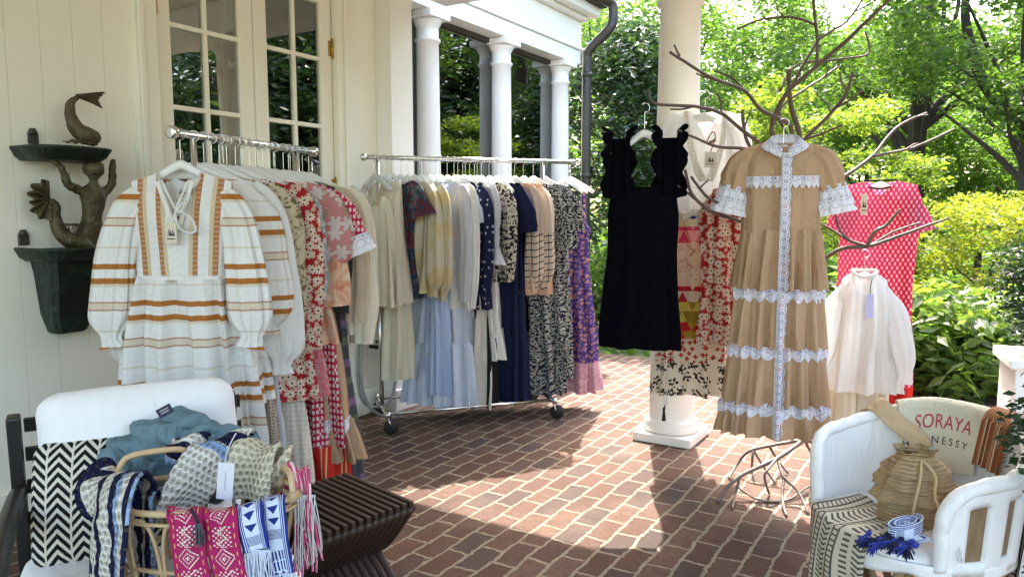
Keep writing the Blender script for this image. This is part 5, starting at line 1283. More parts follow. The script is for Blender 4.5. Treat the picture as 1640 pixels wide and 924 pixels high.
m = MB(); m.box((0, -0.36, 0.275), (0.63, 0.03, 0.05), bev=0.005); m.build('front_rail', M['blackpaint'], ch)
o = cushion((0.56, 0.17, 0.52), 0.07, 0.035, 16, 3).build('back_cushion', F['cushion'], ch); o.location = (0.005, 0.315, 0.652); o.rotation_euler = (R(-9), 0, 0)
o = cushion((0.72, 0.82, 0.16), 0.06, 0.03, 16, 5).build('seat_cushion', F['cushion'], ch); o.location = (0.03, -0.10, 0.375)
SEATZ = 0.462
# chevron pillow
def chev(n):
    x, y, z = n.obj(); p = 0.066; t = ((x / p).fr() - 0.5).abs() * p * 1.1; q = ((z + t) / 0.028).fr(); gap = ((x / p).fr()).lt(0.08)
    r = n.noise(n.tc.outputs['Object'], 150.0, 2.0) - 0.5
    return n.mix((q + r * 0.15).gt(0.46) * gap.rsub(1.0), (0.62, 0.58, 0.50), (0.012, 0.012, 0.014))
F['chevron'] = material('black_white_chevron_weave', chev, 0.95, bump=lambda n: n.bump(n.noise(n.tc.outputs['Object'], 160.0, 2.0), 0.7, 0.006), spec=0.1)
pc = P(162, 796, 2.10)
o = cushion((0.35, 0.08, 0.35), 0.04, 0.04, 12, 7).build('pillow', F['chevron']); o.location = pc; o.rotation_euler = (R(-20), 0, R(52))
tag(o, 'black and cream chevron pillow leaning in the corner of the lounge chair', 'pillow')

# --- teal scarf bundled behind the basket
tealc = cloth('teal_gauze', mottled((0.15, 0.235, 0.275), 0.15, 20), 0.1, 1.0)
sc_ = thing('scarf', 'dusty teal gauze scarf bundled against the white back cushion', 'scarf', P(285, 728, 2.14))
def bundle(c, r, seed, fold=0.022, fr=7.0, yaw=0.0, n=(150, 90)):
    m = MB(); Rm = Matrix.Rotation(yaw, 3, 'Z')
    def fn(u, v):
        a = u * 2 * PI; e = (v - 0.5) * PI; d = Vector((math.cos(a) * math.cos(e), math.sin(a) * math.cos(e), math.sin(e)))
        w = noise.noise(d * 1.7 + Vector((seed, 0, 0))) * 2.2; ridge = 0.5 + 0.5 * math.sin(2 * fr * (d.x * 0.8 + d.z * 0.55) + w * 2.0); ridge2 = 0.5 + 0.5 * math.sin(fr * 3.1 * (d.z * 0.6 - d.x * 0.7) + w * 2.4 + seed)
        k = 1 + 0.22 * noise.noise(d * 1.3 + Vector((0, seed, 0))); q = Vector((d.x * r[0], d.y * r[1], d.z * r[2])) * k + d * fold * (ridge ** 1.5 + 0.5 * ridge2 ** 1.5 - .6)
        q += d * 0.007 * math.sin(15 * (d.x * 0.9 + d.z * 0.8) + w * 5) * (0.4 + noise.noise(d * 2.5 + Vector((seed, 1, 0))))
        q += Vector((0, -1, 0)) * 0.006 * math.sin(24 * d.x + 10 * d.z + w * 6)
        return Vector(c) + Rm @ q
    m.sheet(fn, n[0], n[1], closed=True); return m
bundle((0.0, 0.02, -0.02), (0.215, 0.075, 0.13), 2.0, 0.030, 3.4, YAW).build('gathered_folds', tealc, sc_)
bundle((CA * 0.13, SA * 0.13, -0.02), (0.125, 0.07, 0.10), 6.1, 0.026, 3.4, YAW).build('hanging_end', tealc, sc_)
bundle((-CA * 0.12 + SA * 0.04, -SA * 0.12 - CA * 0.04, -0.075), (0.15, 0.06, 0.10), 9.3, 0.025, 5.0, YAW).build('lower_fold', tealc, sc_)
lp = P(264, 658, 2.09) - Vector(sc_.location)
M['navylabel'] = material('navy_sewn_label', lambda n: n.mix(bands(n.uv()[1], [(0.62, 0.74), (0.35, 0.47)]) * bands(n.uv()[0], [(0.2, 0.8)]) * ((n.uv()[0] * 23.0).fr().gt(0.35)), (0.02, 0.022, 0.06), (0.6, 0.6, 0.62)), 0.7)
card(0.046, 0.028, lp, YAW, 'sewn_label', M['navylabel'], sc_, R(-28))

# --- rattan basket
def ratt(n):
    x, y, z = n.obj(); k = n.noise(n.tc.outputs['Object'], 30.0, 3.0, 0.6); kn = n.noise(n.tc.outputs['Object'], 7.0, 1.0)
    return n.mix(k, n.mix(kn, (0.40, 0.25, 0.115), (0.52, 0.36, 0.19)), (0.62, 0.45, 0.26))
M['rattan'] = material('honey_rattan', ratt, 0.42, bump=finebump(120, 0.25, 0.003))
bcent = LF(-0.83, 1.90, SEATZ); bk_ = thing('basket', 'oval rattan basket with looped sides standing on the lounge chair', 'basket', bcent, YAW)
BA, BB, BH = 0.256, 0.140, 0.245
def ell(a, k=1.0, z=0.0): return Vector((BA * k * math.cos(a), BB * k * math.sin(a), z))
def ring(k, z, r, name):
    m = MB(); m.tube([ell(i * 2 * PI / 48, k, z) for i in range(49)], r, 8); return m.build(name, M['rattan'], bk_)
ring(1.0, BH, 0.0085, 'rim'); ring(1.005, BH - 0.028, 0.005, 'rim'); ring(0.80, 0.012, 0.009, 'base_ring'); ring(0.86, 0.085, 0.006, 'hoop')
m = MB(); m.sheet(lambda u, v: ell(u * 2 * PI, 0.8 * v, 0.010), 40, 6, closed=True); m.build('woven_bottom', M['rattan'], bk_)
for i in range(14):
    a0 = i * 2 * PI / 14; da = 2 * PI / 14; m = MB(); pts = []
    for k in range(9):
        t = k / 8; zz = 0.012 + (BH - 0.035) * (1 - abs(2 * t - 1) ** 3.0); aa = a0 + da * (0.04 + 0.92 * smooth(t)); kk = lerp(0.80, 0.985, zz / BH); pts.append(ell(aa, kk, zz))
    m.tube(pts, 0.0055, 7, n=30); m.build('side_loop', M['rattan'], bk_)
def handle(a0, a1, h, w=0.0085):
    p0, p1 = ell(a0, 1, BH), ell(a1, 1, BH); m = MB()
    q0, q1 = p0.lerp(p1, 0.10), p0.lerp(p1, 0.90); up = Vector((0, 0, h)); out = Vector((0, 0, 0))
    m.tube([p0, q0 + up * 0.75, q0.lerp(q1, 0.2) + up, q0.lerp(q1, 0.8) + up, q1 + up * 0.75, p1], w, 8, n=40); m.build('handle', M['rattan'], bk_)
    for p in (p0, p1):
        k = MB(); t = Vector((-math.sin(a0), math.cos(a0) * .6, 0)).normalized() * 0.025; k.tube([p - t, p - t * .5, p + t * .5, p + t], [0.0125, 0.014, 0.014, 0.0125], 10); k.build('binding', M['rattan'], bk_)
handle(R(166), R(104), 0.085); handle(R(-8), R(42), 0.05)

# --- textiles draped over the basket
def strip(pts, width, wdir, name, mat, parent=None, nu=16, nv=60, curl=0.004, th=0.005, seed=1, taper=None):
    sp = spline([tuple(p) for p in pts], nv + 1); ps = [V3(p) for p in sp]; L = [0]
    for a, b in zip(ps, ps[1:]): L.append(L[-1] + (b - a).length)
    wd = Vector(wdir).normalized(); m = MB()
    def fn(u, v):
        i = int(round(v * nv)); t = (ps[min(i + 1, nv)] - ps[max(i - 1, 0)]).normalized(); w = (wd - t * wd.dot(t)).normalized(); nrm = t.cross(w)
        wv = width * (lerp(taper[0], taper[1], v) if taper else 1.0)
        return ps[i] + w * (u - 0.5) * wv + nrm * (curl * math.sin(u * PI * 2 + v * 5 + seed) + 0.006 * noise.noise((u * 3, v * 6, seed)))
    m.sheet(fn, nu, nv, lambda u, v: ((u - 0.5) * width, L[int(round(v * nv))])); o = m.build(name, mat, parent); thick(o, th); return o, ps[-1], L[-1]
def fringe(end, width, wdir, length, k, name, mat, parent, seed=1, r=0.0022):
    q = random.Random(seed); wd = Vector(wdir).normalized(); m = MB()
    for i in range(k):
        a = Vector(end) + wd * (i / (k - 1) - .5) * width; d = Vector((q.uniform(-.2, .2), q.uniform(-.2, .2), -1)).normalized() * length * q.uniform(.8, 1.1)
        m.tube([a, a + d * .5 + Vector((q.uniform(-.006, .006), q.uniform(-.006, .006), 0)), a + d], r, 4, n=7)
    return m.build(name, mat, parent)
LAT = Vector((CA, SA, 0)); FWD = Vector((-SA, CA, 0))
def crochet(bandfn):
    def f(n):
        u, v = n.uv(); hx, hy = u * 62.0, v * 52.0; off = (hy.fl() * 0.5).fr(); cell = ((hx + off).fr() - 0.5); cy = (hy.fr() - 0.5)
        hole = (cell * cell + cy * cy).lt(0.042); n.h = (cell * cell + cy * cy)
        return n.mix(hole * 0.55, bandfn(n, u, v), (0.10, 0.085, 0.065))
    return f
def crbump(n): return n.bump(n.h.mn(0.2) * 5.0 + n.noise(n.vec(n.uv()[0], n.uv()[1], 0.0), 240.0, 2.0) * 0.6, 1.0, 0.012)
def navyband(n, u, v):
    w = n.noise(n.vec(u, v, 0.0), 16.0, 2.0) - 0.5; t = u + w * 0.05
    c = n.mix(bands(t, [(-0.10, -0.075), (-0.03, -0.012), (0.02, 0.042), (0.070, 0.096)]), (0.76, 0.73, 0.64), (0.014, 0.016, 0.055))
    c = n.mix(bands(t, [(-0.13, -0.10), (0.036, 0.048), (0.096, 0.125)]), c, (0.30, 0.42, 0.62)); sq = n.noise(n.vec(u * 1.3, v, 4.0), 13.0, 0.0).gt(0.66); return n.mix(sq, c, (0.016, 0.018, 0.06))
F['cro_throw'] = material('navy_blue_cream_crochet', crochet(navyband), 0.95, bump=crbump, spec=0.1)
def navyband2(n, u, v):
    w = (n.noise(n.vec(u, v, 0.0), 20.0, 2.0) - 0.5) * 0.03; t = v + w
    c = n.mix(bands(t, [(0.02, 0.05), (0.085, 0.125)]), (0.76, 0.74, 0.67), (0.014, 0.016, 0.055)); return n.mix(bands(t, [(0.128, 0.155)]), c, (0.28, 0.40, 0.64))
F['cro_scarf'] = material('cream_crochet_navy_bands', crochet(navyband2), 0.95, bump=crbump, spec=0.1)
F['cro_cream'] = material('cream_crochet', crochet(lambda n, u, v: n.mix(0.5, (0.70, 0.64, 0.47), (0.72, 0.67, 0.52))), 0.95, bump=crbump, spec=0.1)
t = thing('throw', 'navy, blue and cream crochet throw slung over the near edge of the basket', 'throw', P(175, 780, 1.9))
L0 = Vector(t.location)
def rel(lst): return [P(*q) - L0 for q in lst]
strip(rel([(215, 800, 1.96), (205, 762, 1.93), (180, 770, 1.85), (172, 810, 1.78), (170, 870, 1.76), (172, 980, 1.76)]), 0.19, LAT * 0.75 - FWD * 0.65, 'draped_panel', F['cro_throw'], t, 26, 60, 0.012, 0.009, 2)
strip(rel([(268, 835, 2.0), (258, 806, 1.98), (240, 786, 1.95), (228, 800, 1.91), (230, 860, 1.88), (232, 960, 1.86)]), 0.09, LAT * 0.9 - FWD * 0.4, 'draped_panel', F['cro_throw'], t, 16, 50, 0.01, 0.009, 5)
t = thing('crochet_scarf', 'cream crochet scarf with navy and light blue bands, lying across the middle of the basket', 'scarf', P(330, 760, 1.98)); L0 = Vector(t.location)
strip(rel([(372, 712, 2.12), (368, 700, 2.06), (345, 718, 2.0), (322, 750, 1.96), (298, 790, 1.93), (280, 830, 1.93)]), 0.125, LAT * 0.9 + FWD * 0.5 + Vector((0, 0, 0.3)), 'draped_panel', F['cro_scarf'], t, 18, 50, 0.010, 0.01, 3)
strip(rel([(320, 712, 2.12), (305, 700, 2.09), (296, 716, 2.05), (292, 745, 2.05)]), 0.10, LAT, 'folded_end', F['cro_scarf'], t, 14, 24, 0.01, 0.01, 8)
t = thing('crochet_shawl', 'plain cream crochet shawl bunched at the handle end of the basket', 'shawl', P(420, 740, 2.0)); L0 = Vector(t.location)
strip(rel([(412, 790, 2.08), (424, 728, 2.08), (415, 712, 2.03), (405, 735, 1.97), (400, 800, 1.95)]), 0.12, LAT, 'draped_panel', F['cro_cream'], t, 18, 40, 0.014, 0.012, 4)
strip(rel([(445, 735, 2.1), (448, 722, 2.05), (440, 740, 2.0), (425, 775, 1.97)]), 0.075, LAT, 'folded_end', F['cro_cream'], t, 14, 24, 0.012, 0.012, 6)
M['whitecard'] = material('white_swing_card', lambda n: n.mix(bands(n.uv()[0], [(0.46, 0.54)]) * bands(n.uv()[1], [(0.25, 0.75)]) * ((n.uv()[1] * 28.0).fr().gt(0.4)), (0.66, 0.68, 0.74), (0.25, 0.26, 0.3)), 0.6)
tt = thing('price_tag', 'white card swing tag hung on a string in the middle of the basket', 'tag', P(361, 770, 1.90))
card(0.043, 0.100, (0, 0, 0), YAW, 'card', M['whitecard'], tt, R(6)); tubething([(0.0, 0, 0.05), (0.006, 0.01, 0.09), (0.012, 0.03, 0.125)], 0.0015, 10).build('string', F['white'], tt)
def woven(base, ink, accent):
    def f(n):
        u, v = n.uv(); au = u.abs(); edge = bands(au, [(0.030, 0.0325)]) ; dots = (v * 260.0).sin().gt(0.1)
        c = n.mix(edge * dots, base, accent)
        z1 = ((v / 0.055).fr() - 0.5).abs() * 0.055; dia = bands(au + z1, [(0.0235, 0.028), (0.012, 0.0155)]) + (au + z1).lt(0.006)
        zig = (u + 0.0 - (((v / 0.028).fr() - 0.5).abs() * 0.05 - 0.0125)).abs().lt(0.0035); blk = (v / 0.11).fr().gt(0.5)
        st = ((u * 700.0).sin() * (v * 700.0).sin()).gt(-0.35); inner = au.lt(0.0235); bar = bands((v / 0.055).fr(), [(0.0, 0.06)])
        pat = (dia * blk + (zig + (u + v * 0.5).fr().lt(-1.0)) * blk.rsub(1.0)).mn(1.0) * inner * st
        fld = (blk.rsub(1.0) * inner * ((u * 520.0).sin() * (v * 520.0).sin()).gt(0.35))
        return n.mix(((pat + fld).mn(1.0)) * bar.rsub(1.0), c, ink)
    return f
wbump = lambda n: n.bump(n.noise(n.vec(n.uv()[0] * 1.0, n.uv()[1] * 0.35, 0.0), 420.0, 2.0), 0.5, 0.004)
F['magenta_band'] = material('magenta_woven_band', woven((0.36, 0.018, 0.10), (0.68, 0.60, 0.52), (0.60, 0.42, 0.10)), 0.9, bump=wbump, spec=0.15)
def bluew(n):
    u, v = n.uv(); au = u.abs(); lines = bands(au, [(0.0185, 0.0205), (0.0235, 0.0255)]); inner = au.lt(0.0165)
    k = (v / 0.028).fl(); h = n.noise(n.vec(k, 0.0, 0.0), 5.3, 0.0); vv = (v / 0.028).fr()
    bars = (u * 820.0).sin().gt(0.0); zig = ((u / 0.017).fr() - vv).abs().lt(0.22) ; tri = (au * 45.0 + vv).lt(0.75); hb = (vv * 9.0).fr().gt(0.5)
    pat = h.lt(0.42) * bars + h.gt(0.42) * h.lt(0.5) * zig + h.gt(0.5) * h.lt(0.6) * tri + h.gt(0.6) * hb
    base = n.mix(inner, (0.02, 0.035, 0.24), (0.60, 0.68, 0.82)); c = n.mix(lines, base, (0.60, 0.68, 0.82)); return n.mix(pat.mn(1.0) * inner * vv.gt(0.1), c, (0.018, 0.03, 0.20))
F['blue_band'] = material('blue_white_woven_band', bluew, 0.9, bump=wbump, spec=0.15)
GB = 'woven bands hanging over the basket rim'
def bandthing(label, x0, x1, ybot, F0, mat, sway, fr_len, frm, ytop=824, w=0.082):
    r = thing('woven_band', label, 'woven band', P(x0, ytop, F0), 0, GB); global L0; L0 = Vector(r.location); xm = lerp(x0, x1, .35)
    o, e, Ln = strip(rel([(x0 + 8, ytop + 22, F0 + 0.13), (x0 + 2, ytop - 8, F0 + 0.07), (x0, ytop - 7, F0 + 0.01), (x0 + 1, ytop + 8, F0 - 0.022), (xm, lerp(ytop, ybot, 0.5), F0 - 0.03), (x1, ybot, F0 - 0.03)]), w, LAT + Vector((0, 0, sway)), 'woven_strip', mat, r, 12, 50, 0.003, 0.004, x0)
    if fr_len: fringe(e, w, LAT, fr_len, 26, 'fringe', frm, r, x0)
    return r
mg = bandthing('magenta woven band with white diamonds, next to the crochet throw', 296, 314, 955, 1.757, F['magenta_band'], 0.02, 0.05, F['white'])
tubething([rel([(306, 815, 1.735)])[0], rel([(318, 838, 1.715)])[0]], 0.004, 6).build('tassel_head', F['charcoal'], mg); fringe(rel([(318, 838, 1.715)])[0], 0.012, LAT, 0.055, 16, 'tassel', F['slate'], mg, 3, 0.0018)
bandthing('magenta woven band with white diamonds, next to the blue bands', 352, 374, 950, 1.765, F['magenta_band'], 0.02, 0.05, F['white'])
bandthing('blue and white woven band with a long white fringe', 398, 412, 880, 1.778, F['blue_band'], 0.10, 0.13, F['light_blue'], 816, 0.066)
bandthing('blue and white woven band, the one closest to the pink fringe', 436, 452, 918, 1.805, F['blue_band'], 0.18, 0.04, F['light_blue'], 806, 0.062)
t = thing('fringed_scarf', 'raspberry pink scarf with long white and pink fringe hanging off the basket end', 'scarf', P(478, 770, 1.97)); L0 = Vector(t.location)
def pinkw(n):
    u, v = n.uv(); w = n.noise(n.vec(u * 60.0, v * 4.0, 0.0), 3.0, 3.0).gt(0.53); return n.mix(w, (0.55, 0.06, 0.18), (0.72, 0.60, 0.58))
F['pinkscarf'] = material('raspberry_marled_weave', pinkw, 0.95, bump=wbump, spec=0.1)
o, e, ln = strip(rel([(452, 800, 2.0), (462, 765, 2.0), (474, 748, 1.97), (484, 772, 1.92), (488, 850, 1.90)]), 0.055, LAT - FWD * .3, 'woven_strip', F['pinkscarf'], t, 12, 30, 0.008, 0.006, 4)
fringe(e + Vector((0, 0, .02)), 0.058, LAT, 0.13, 18, 'fringe', F['pinkscarf'], t, 5, 0.004); fringe(e + Vector((0, 0, .10)), 0.06, LAT, 0.19, 22, 'fringe', F['white'], t, 6, 0.002)

# --- slatted side table
M['wenge'] = material('dark_brown_slats', lambda n: n.mix(n.noise(n.vec(n.obj()[0] * 3.0, n.co[1] * 40.0, n.co[2] * 40.0), 4.0, 4.0), (0.022, 0.011, 0.008), (0.065, 0.034, 0.024)), 0.42, bump=finebump(80, 0.3, 0.003))
tb = thing('side_table', 'dark slatted wooden side table with crossed legs, beside the lounge chair', 'side table', (1.80, 1.80, 0), R(-12))
TW, TD, TH_ = 0.42, 0.36, 0.45; m = MB(); ns = 13
for i in range(ns):
    y = lerp(-TD / 2, TD / 2, i / (ns - 1)); m.box((0, y, TH_ - 0.011), (TW, TD / ns * 0.62, 0.022), bev=0.003)
m.build('slat_top', M['wenge'], tb)
for s in (-1, 1):
    m = MB()
    for i in range(ns):
        if True:
            y = lerp(-TD / 2, TD / 2, i / (ns - 1)) + s * 0.007; m.tube([(s * (TW / 2 - 0.012), y, TH_ - 0.025), (s * 0.07, y, TH_ * 0.60), (-s * 0.03, y, TH_ * 0.42), (-s * 0.13, y, 0.10), (-s * 0.165, y, 0.0)], [0.018, 0.017, 0.016, 0.015, 0.015], 6, n=18, flat=1.0)
    m.build('crossed_legs', M['wenge'], tb)
m = MB(); m.tube([(0.0, -TD / 2, TH_ * 0.47), (0.0, TD / 2, TH_ * 0.47)], 0.011, 8); m.build('cross_rod', M['wenge'], tb)

# --- wall sculpture: two shelves on a bracket, a mermaid and a fish
def verd(n):
    k = n.noise((n.obj(), n.tc.outputs['Object'])[1], 9.0, 5.0, 0.65); return n.ramp(k, [(0.3, (0.010, 0.012, 0.009)), (0.52, (0.013, 0.024, 0.016)), (0.7, (0.03, 0.07, 0.048))])
M['verdigris'] = material('dark_green_patina', verd, 0.5, 0.25, bump=finebump(28, 0.9, 0.012))
def brz(n):
    k = n.noise((n.obj(), n.tc.outputs['Object'])[1], 12.0, 5.0, 0.65); return n.ramp(k, [(0.3, (0.035, 0.032, 0.018)), (0.5, (0.085, 0.065, 0.028)), (0.7, (0.10, 0.095, 0.055))])
M['statue'] = material('weathered_bronze', brz, 0.5, 0.35, bump=finebump(40, 0.9, 0.010))
SY, SZ = 1.845, 0.90
sp_ = thing('wall_sculpture', 'dark green bronze wall bracket with a mermaid under a shelf topped by a fish', 'sculpture', (0.0, SY, SZ))
def SW(px, py, xo): return WALL(px, py, xo) - Vector((0, SY, SZ))
def shelf(z, w, d, nm):
    m = MB(); prof = [(0.80, -0.055), (0.83, -0.05), (0.90, -0.038), (0.97, -0.012), (1.0, -0.004), (1.0, 0.006), (0.96, 0.008), (0.93, 0.0), (0.0, 0.0)]; n_ = 40
    for k, zz in prof:
        for j in range(n_ + 1):
            a = -PI / 2 + PI * j / n_; fl = 1 + 0.02 * math.cos(j * 2 * PI / 2.5) * (k > .85)
            ex = lambda q: math.copysign(abs(q) ** 0.55, q)
            m.vert((0.004 + max(0, ex(math.cos(a))) * d * k * fl, ex(math.sin(a)) * w / 2 * k * fl, z + zz))
    for i in range(len(prof) - 1):
        for j in range(n_): b0 = i * (n_ + 1) + j; m.face((b0, b0 + 1, b0 + n_ + 2, b0 + n_ + 1))
    m.face([j for j in range(n_ + 1)][::-1]); m.face([i * (n_ + 1) for i in range(len(prof))] ); m.face([i * (n_ + 1) + n_ for i in range(len(prof))][::-1]); return m.build(nm, M['verdigris'], sp_)
zU, zL = 1.735 - SZ, 1.285 - SZ
shelf(zU, 0.36, 0.26, 'upper_shelf'); shelf(zL, 0.38, 0.28, 'lower_shelf')
m = MB(); n_ = 10
rows = [(zL - 0.05, 0.26, 0.20), (zL - 0.12, 0.235, 0.18), (zL - 0.30, 0.20, 0.13), (0.0, 0.15, 0.09), (-0.012, 0.13, 0.08)]
for z, w, d in rows:
    for y, x in ((-w / 2, 0.004), (-w / 2, d * .8), (-w / 2 + .02, d), (w / 2 - .02, d), (w / 2, d * .8), (w / 2, 0.004)): m.vert((x, y, z))
for i in range(len(rows) - 1):
    for j in range(6): m.face((i * 6 + j, i * 6 + (j + 1) % 6, i * 6 + 6 + (j + 1) % 6, i * 6 + 6 + j), False)
m.face(range(6)[::-1] if False else [5, 4, 3, 2, 1, 0]); m.face([24 + j for j in range(6)])
m.build('bracket', M['verdigris'], sp_)
m = MB()
for s in (-1, 1):
    pts = [(0.155 - 0.012 * k / 4, s * (0.055 + 0.035 * math.cos(k * 0.75) * (1 - k / 18)), 0.25 + 0.035 * math.sin(k * 0.75) * (1 - k / 18) - k * 0.004) for k in range(16)]; m.tube(pts, 0.011, 6, n=50)
m.build('scroll_relief', M['verdigris'], sp_)
for (px, py) in ((53, 222), (38, 384)):
    k = MB(); c = SW(px, py, 0.012); k.box(c, (0.012, 0.045, 0.05), bev=0.004); k.tube([c + Vector((0, 0, 0.02)), c + Vector((0, 0, 0.045))], [0.022, 0.012], 10, flat=1); k.build('mounting_tab', M['bronze'], sp_)
def skinfig(name, verts, edges, rad, mat, parent, root=0):
    me = bpy.data.meshes.new(name); me.from_pydata([tuple(v) for v in verts], edges, []); o = bpy.data.objects.new(name, me); COL.objects.link(o); o.parent = parent
    s = o.modifiers.new('skin', 'SKIN'); s.use_smooth_shade = True; 
    for i, r in enumerate(rad): me.skin_vertices[0].data[i].radius = (r, r) if not isinstance(r, tuple) else r
    me.skin_vertices[0].data[root].use_root = True
    b = o.modifiers.new('sub', 'SUBSURF'); b.levels = 2; b.render_levels = 2; me.materials.append(mat)
    tx = bpy.data.textures.new(name, 'CLOUDS'); tx.noise_scale = 0.03; d = o.modifiers.new('rough', 'DISPLACE'); d.texture = tx; d.strength = 0.014; d.texture_coords = 'LOCAL'; return o
# mermaid: hips, waist, chest, neck, head, arms raised, tail curling along the shelf and up
mv = [SW(148, 378, .15), SW(147, 354, .16), SW(150, 326, .165), SW(150, 306, .165), SW(150, 293, .17), SW(151, 274, .18),
      SW(130, 306, .16), SW(108, 296, .17), SW(98, 268, .16), SW(82, 254, .15),
      SW(168, 307, .16), SW(180, 296, .17), SW(180, 268, .17), SW(182, 254, .16),
      SW(138, 388, .15), SW(118, 388, .14), SW(98, 378, .12), SW(88, 352, .10), SW(90, 330, .09), SW(80, 320, .085)]
me_ = [(0, 1), (1, 2), (2, 3), (3, 4), (4, 5), (3, 6), (6, 7), (7, 8), (8, 9), (3, 10), (10, 11), (11, 12), (12, 13), (0, 14), (14, 15), (15, 16), (16, 17), (17, 18), (18, 19)]
mr = [.055, .040, .052, .044, .015, .034, .022, .020, .015, .012, .022, .020, .015, .012, .050, .045, .036, .027, .020, .016]
skinfig('mermaid_body', mv, me_, mr, M['statue'], sp_)
m = MB(); c = SW(151, 271, .178)
m.lathe([(0.002, 0.040), (0.024, 0.036), (0.042, 0.018), (0.046, -0.006), (0.040, -0.026), (0.03, -0.036)], 16, c + Vector((-0.006, 0, 0.004)))
for i, p in enumerate(m.v):
    q = noise.noise_vector(Vector(p) * 45) * 0.008; m.v[i] = (p[0] + q.x, p[1] + q.y, p[2] + q.z)
m.build('hair', M['statue'], sp_)
for nm, dx, dz, rr_ in (('nose', 0.0, 0.0, 0.006), ): 
    k = MB(); k.tube([c + Vector((0.036, 0.004, 0.004)), c + Vector((0.043, 0.004, -0.010))], [0.003, 0.006], 6); k.build(nm, M['statue'], sp_)
fin = MB()
def finf(u, v):
    a = lerp(-1.5, 1.5, u); L = 0.115 * v * (0.75 + 0.35 * abs(math.sin(a * 1.2)) + 0.08 * math.cos(u * 40)); c0 = SW(80, 318, .085)
    return c0 + Vector((0.012 * math.cos(u * 36) * v + 0.02 * v, -L * math.cos(a) * 0.95, L * math.sin(a) * 0.72 - 0.01 * v))
fin.sheet(finf, 60, 8); thick(fin.build('tail_fin', M['statue'], sp_), 0.008)
q_ = random.Random(4); m = MB()
for i in range(26):
    c = SW(q_.uniform(105, 140), 372, q_.uniform(.08, .2)); m.tube([c, c + Vector((q_.uniform(-.03, .03), q_.uniform(-.04, .04), .03)), c + Vector((q_.uniform(-.05, .05), q_.uniform(-.06, .06), .04))], 0.0015, 4)
m.build('dry_twigs', M['bark'], sp_)
fv = [SW(160, 229, .17), SW(145, 220, .165), SW(128, 214, .155), SW(116, 198, .145), SW(111, 180, .14), SW(114, 163, .14), SW(124, 156, .14)]
skinfig('fish_body', fv, [(i, i + 1) for i in range(6)], [.030, .048, .044, .034, .024, .017, .012], M['statue'], sp_)
fin = MB(); c0 = SW(122, 156, .14)
def finf2(u, v): return c0 + Vector((0.03 * (u - .5) * v, 0.125 * v * (0.78 + 0.22 * abs(2 * u - 1)), 0.006 - 0.004 * v * v + (u - .5) * 0.075 * v + 0.004 * math.sin(u * 30)))
fin.sheet(finf2, 24, 8); thick(fin.build('tail_fin', M['statue'], sp_), 0.008)
fin = MB()
def finf3(u, v): return SW(118, 230, .17) + Vector((0.02, lerp(-0.06, 0.10, u), 0.0 + 0.02 * v * math.sin(u * PI) + 0.004 * math.sin(u * 30)))
fin.sheet(finf3, 24, 4); thick(fin.build('side_fin', M['statue'], sp_), 0.008)

# --- hose and tap on the wall between the racks
M['hose'] = material('grey_hose', mottled((0.26, 0.27, 0.27), 0.1, 10), 0.4)
M['tapmetal'] = material('dark_tap_metal', (0.03, 0.03, 0.028), 0.35, 0.6)
m = MB(); m.tube([WALL(600, 470, .17), WALL(582, 480, .2), WALL(575, 540, .2), WALL(573, 600, .2), WALL(580, 640, .2), WALL(600, 652, .22), WALL(625, 640, .24), WALL(634, 600, .24), WALL(630, 560, .24), WALL(628, 500, .22), WALL(618, 510, .2), WALL(600, 515, .2), WALL(588, 500, .2), WALL(580, 540, .22), WALL(578, 600, .22), WALL(590, 648, .24), WALL(620, 668, .28), WALL(650, 660, .30)], 0.011, 8, n=150)
tag(m.build('garden_hose', M['hose']), 'grey garden hose looped on the wall behind the wheeled rack', 'hose')
tp = thing('tap', 'dark metal garden tap sticking out of the wall behind the wheeled rack', 'tap', WALL(603, 556, .06))
m = MB(); m.tube([(-0.06, 0, 0), (0.02, 0.0, 0), (0.05, 0, -0.005), (0.065, 0, -0.03)], 0.014, 10, n=16); m.build('spout', M['tapmetal'], tp)
m = MB(); m.tube([(0.025, 0, 0), (0.025, 0, 0.04)], 0.007, 8); m.lathe([(0.001, 0.038), (0.026, 0.038), (0.028, 0.044), (0.026, 0.05), (0.001, 0.05)], 14, (0.025, 0, 0)); m.build('handle', M['tapmetal'], tp)

# ------------------------------------------------------------------ white barrel chair and what lies on it
F['canvas'] = material('white_coated_canvas', mottled((0.80, 0.79, 0.77), 0.06, 5), 0.7, bump=wrinkle(0.5), spec=0.35)
M['equiwood'] = material('brown_cedar_strips', lambda n: n.mix(n.noise(n.vec(n.obj()[0] * 20.0, n.co[1] * 20.0, n.co[2] * 4.0), 3.0, 4.0), (0.13, 0.075, 0.035), (0.32, 0.21, 0.11)), 0.7, bump=finebump(60, 0.4, 0.004))
cc = LF(1.36, 2.43); bc = thing('barrel_chair', 'white canvas barrel chair with slots in its side and a lattice wooden base', 'chair', cc, face_dir((-0.58, -0.814)))
RX, RYy = 0.295, 0.29; AM = R(126)
def htop(a):
    t = abs(a) / AM; return lerp(0.74, 0.65, smooth((t - 0.15) / 0.65)) - 0.10 * (1 - math.sqrt(max(0.0, 1 - max(0.0, (t - 0.78) / 0.22) ** 2)))
def shell(a, z, k=0.0):
    fl = 1.0 + 0.10 * (z - 0.38) / 0.38; return Vector((math.sin(a) * (RX * fl + k), math.cos(a) * (RYy * fl + k) , z))
holes = [(R(78), R(91)), (R(101), R(115))]
m = MB(); NA, NZ = 126, 14; idx = {}
for i in range(NA + 1):
    a = lerp(-AM, AM, i / NA)
    for j in range(NZ + 1):
        z = lerp(0.36, htop(a), j / NZ); idx[i, j] = m.vert(shell(a, z), (a * .3, z))
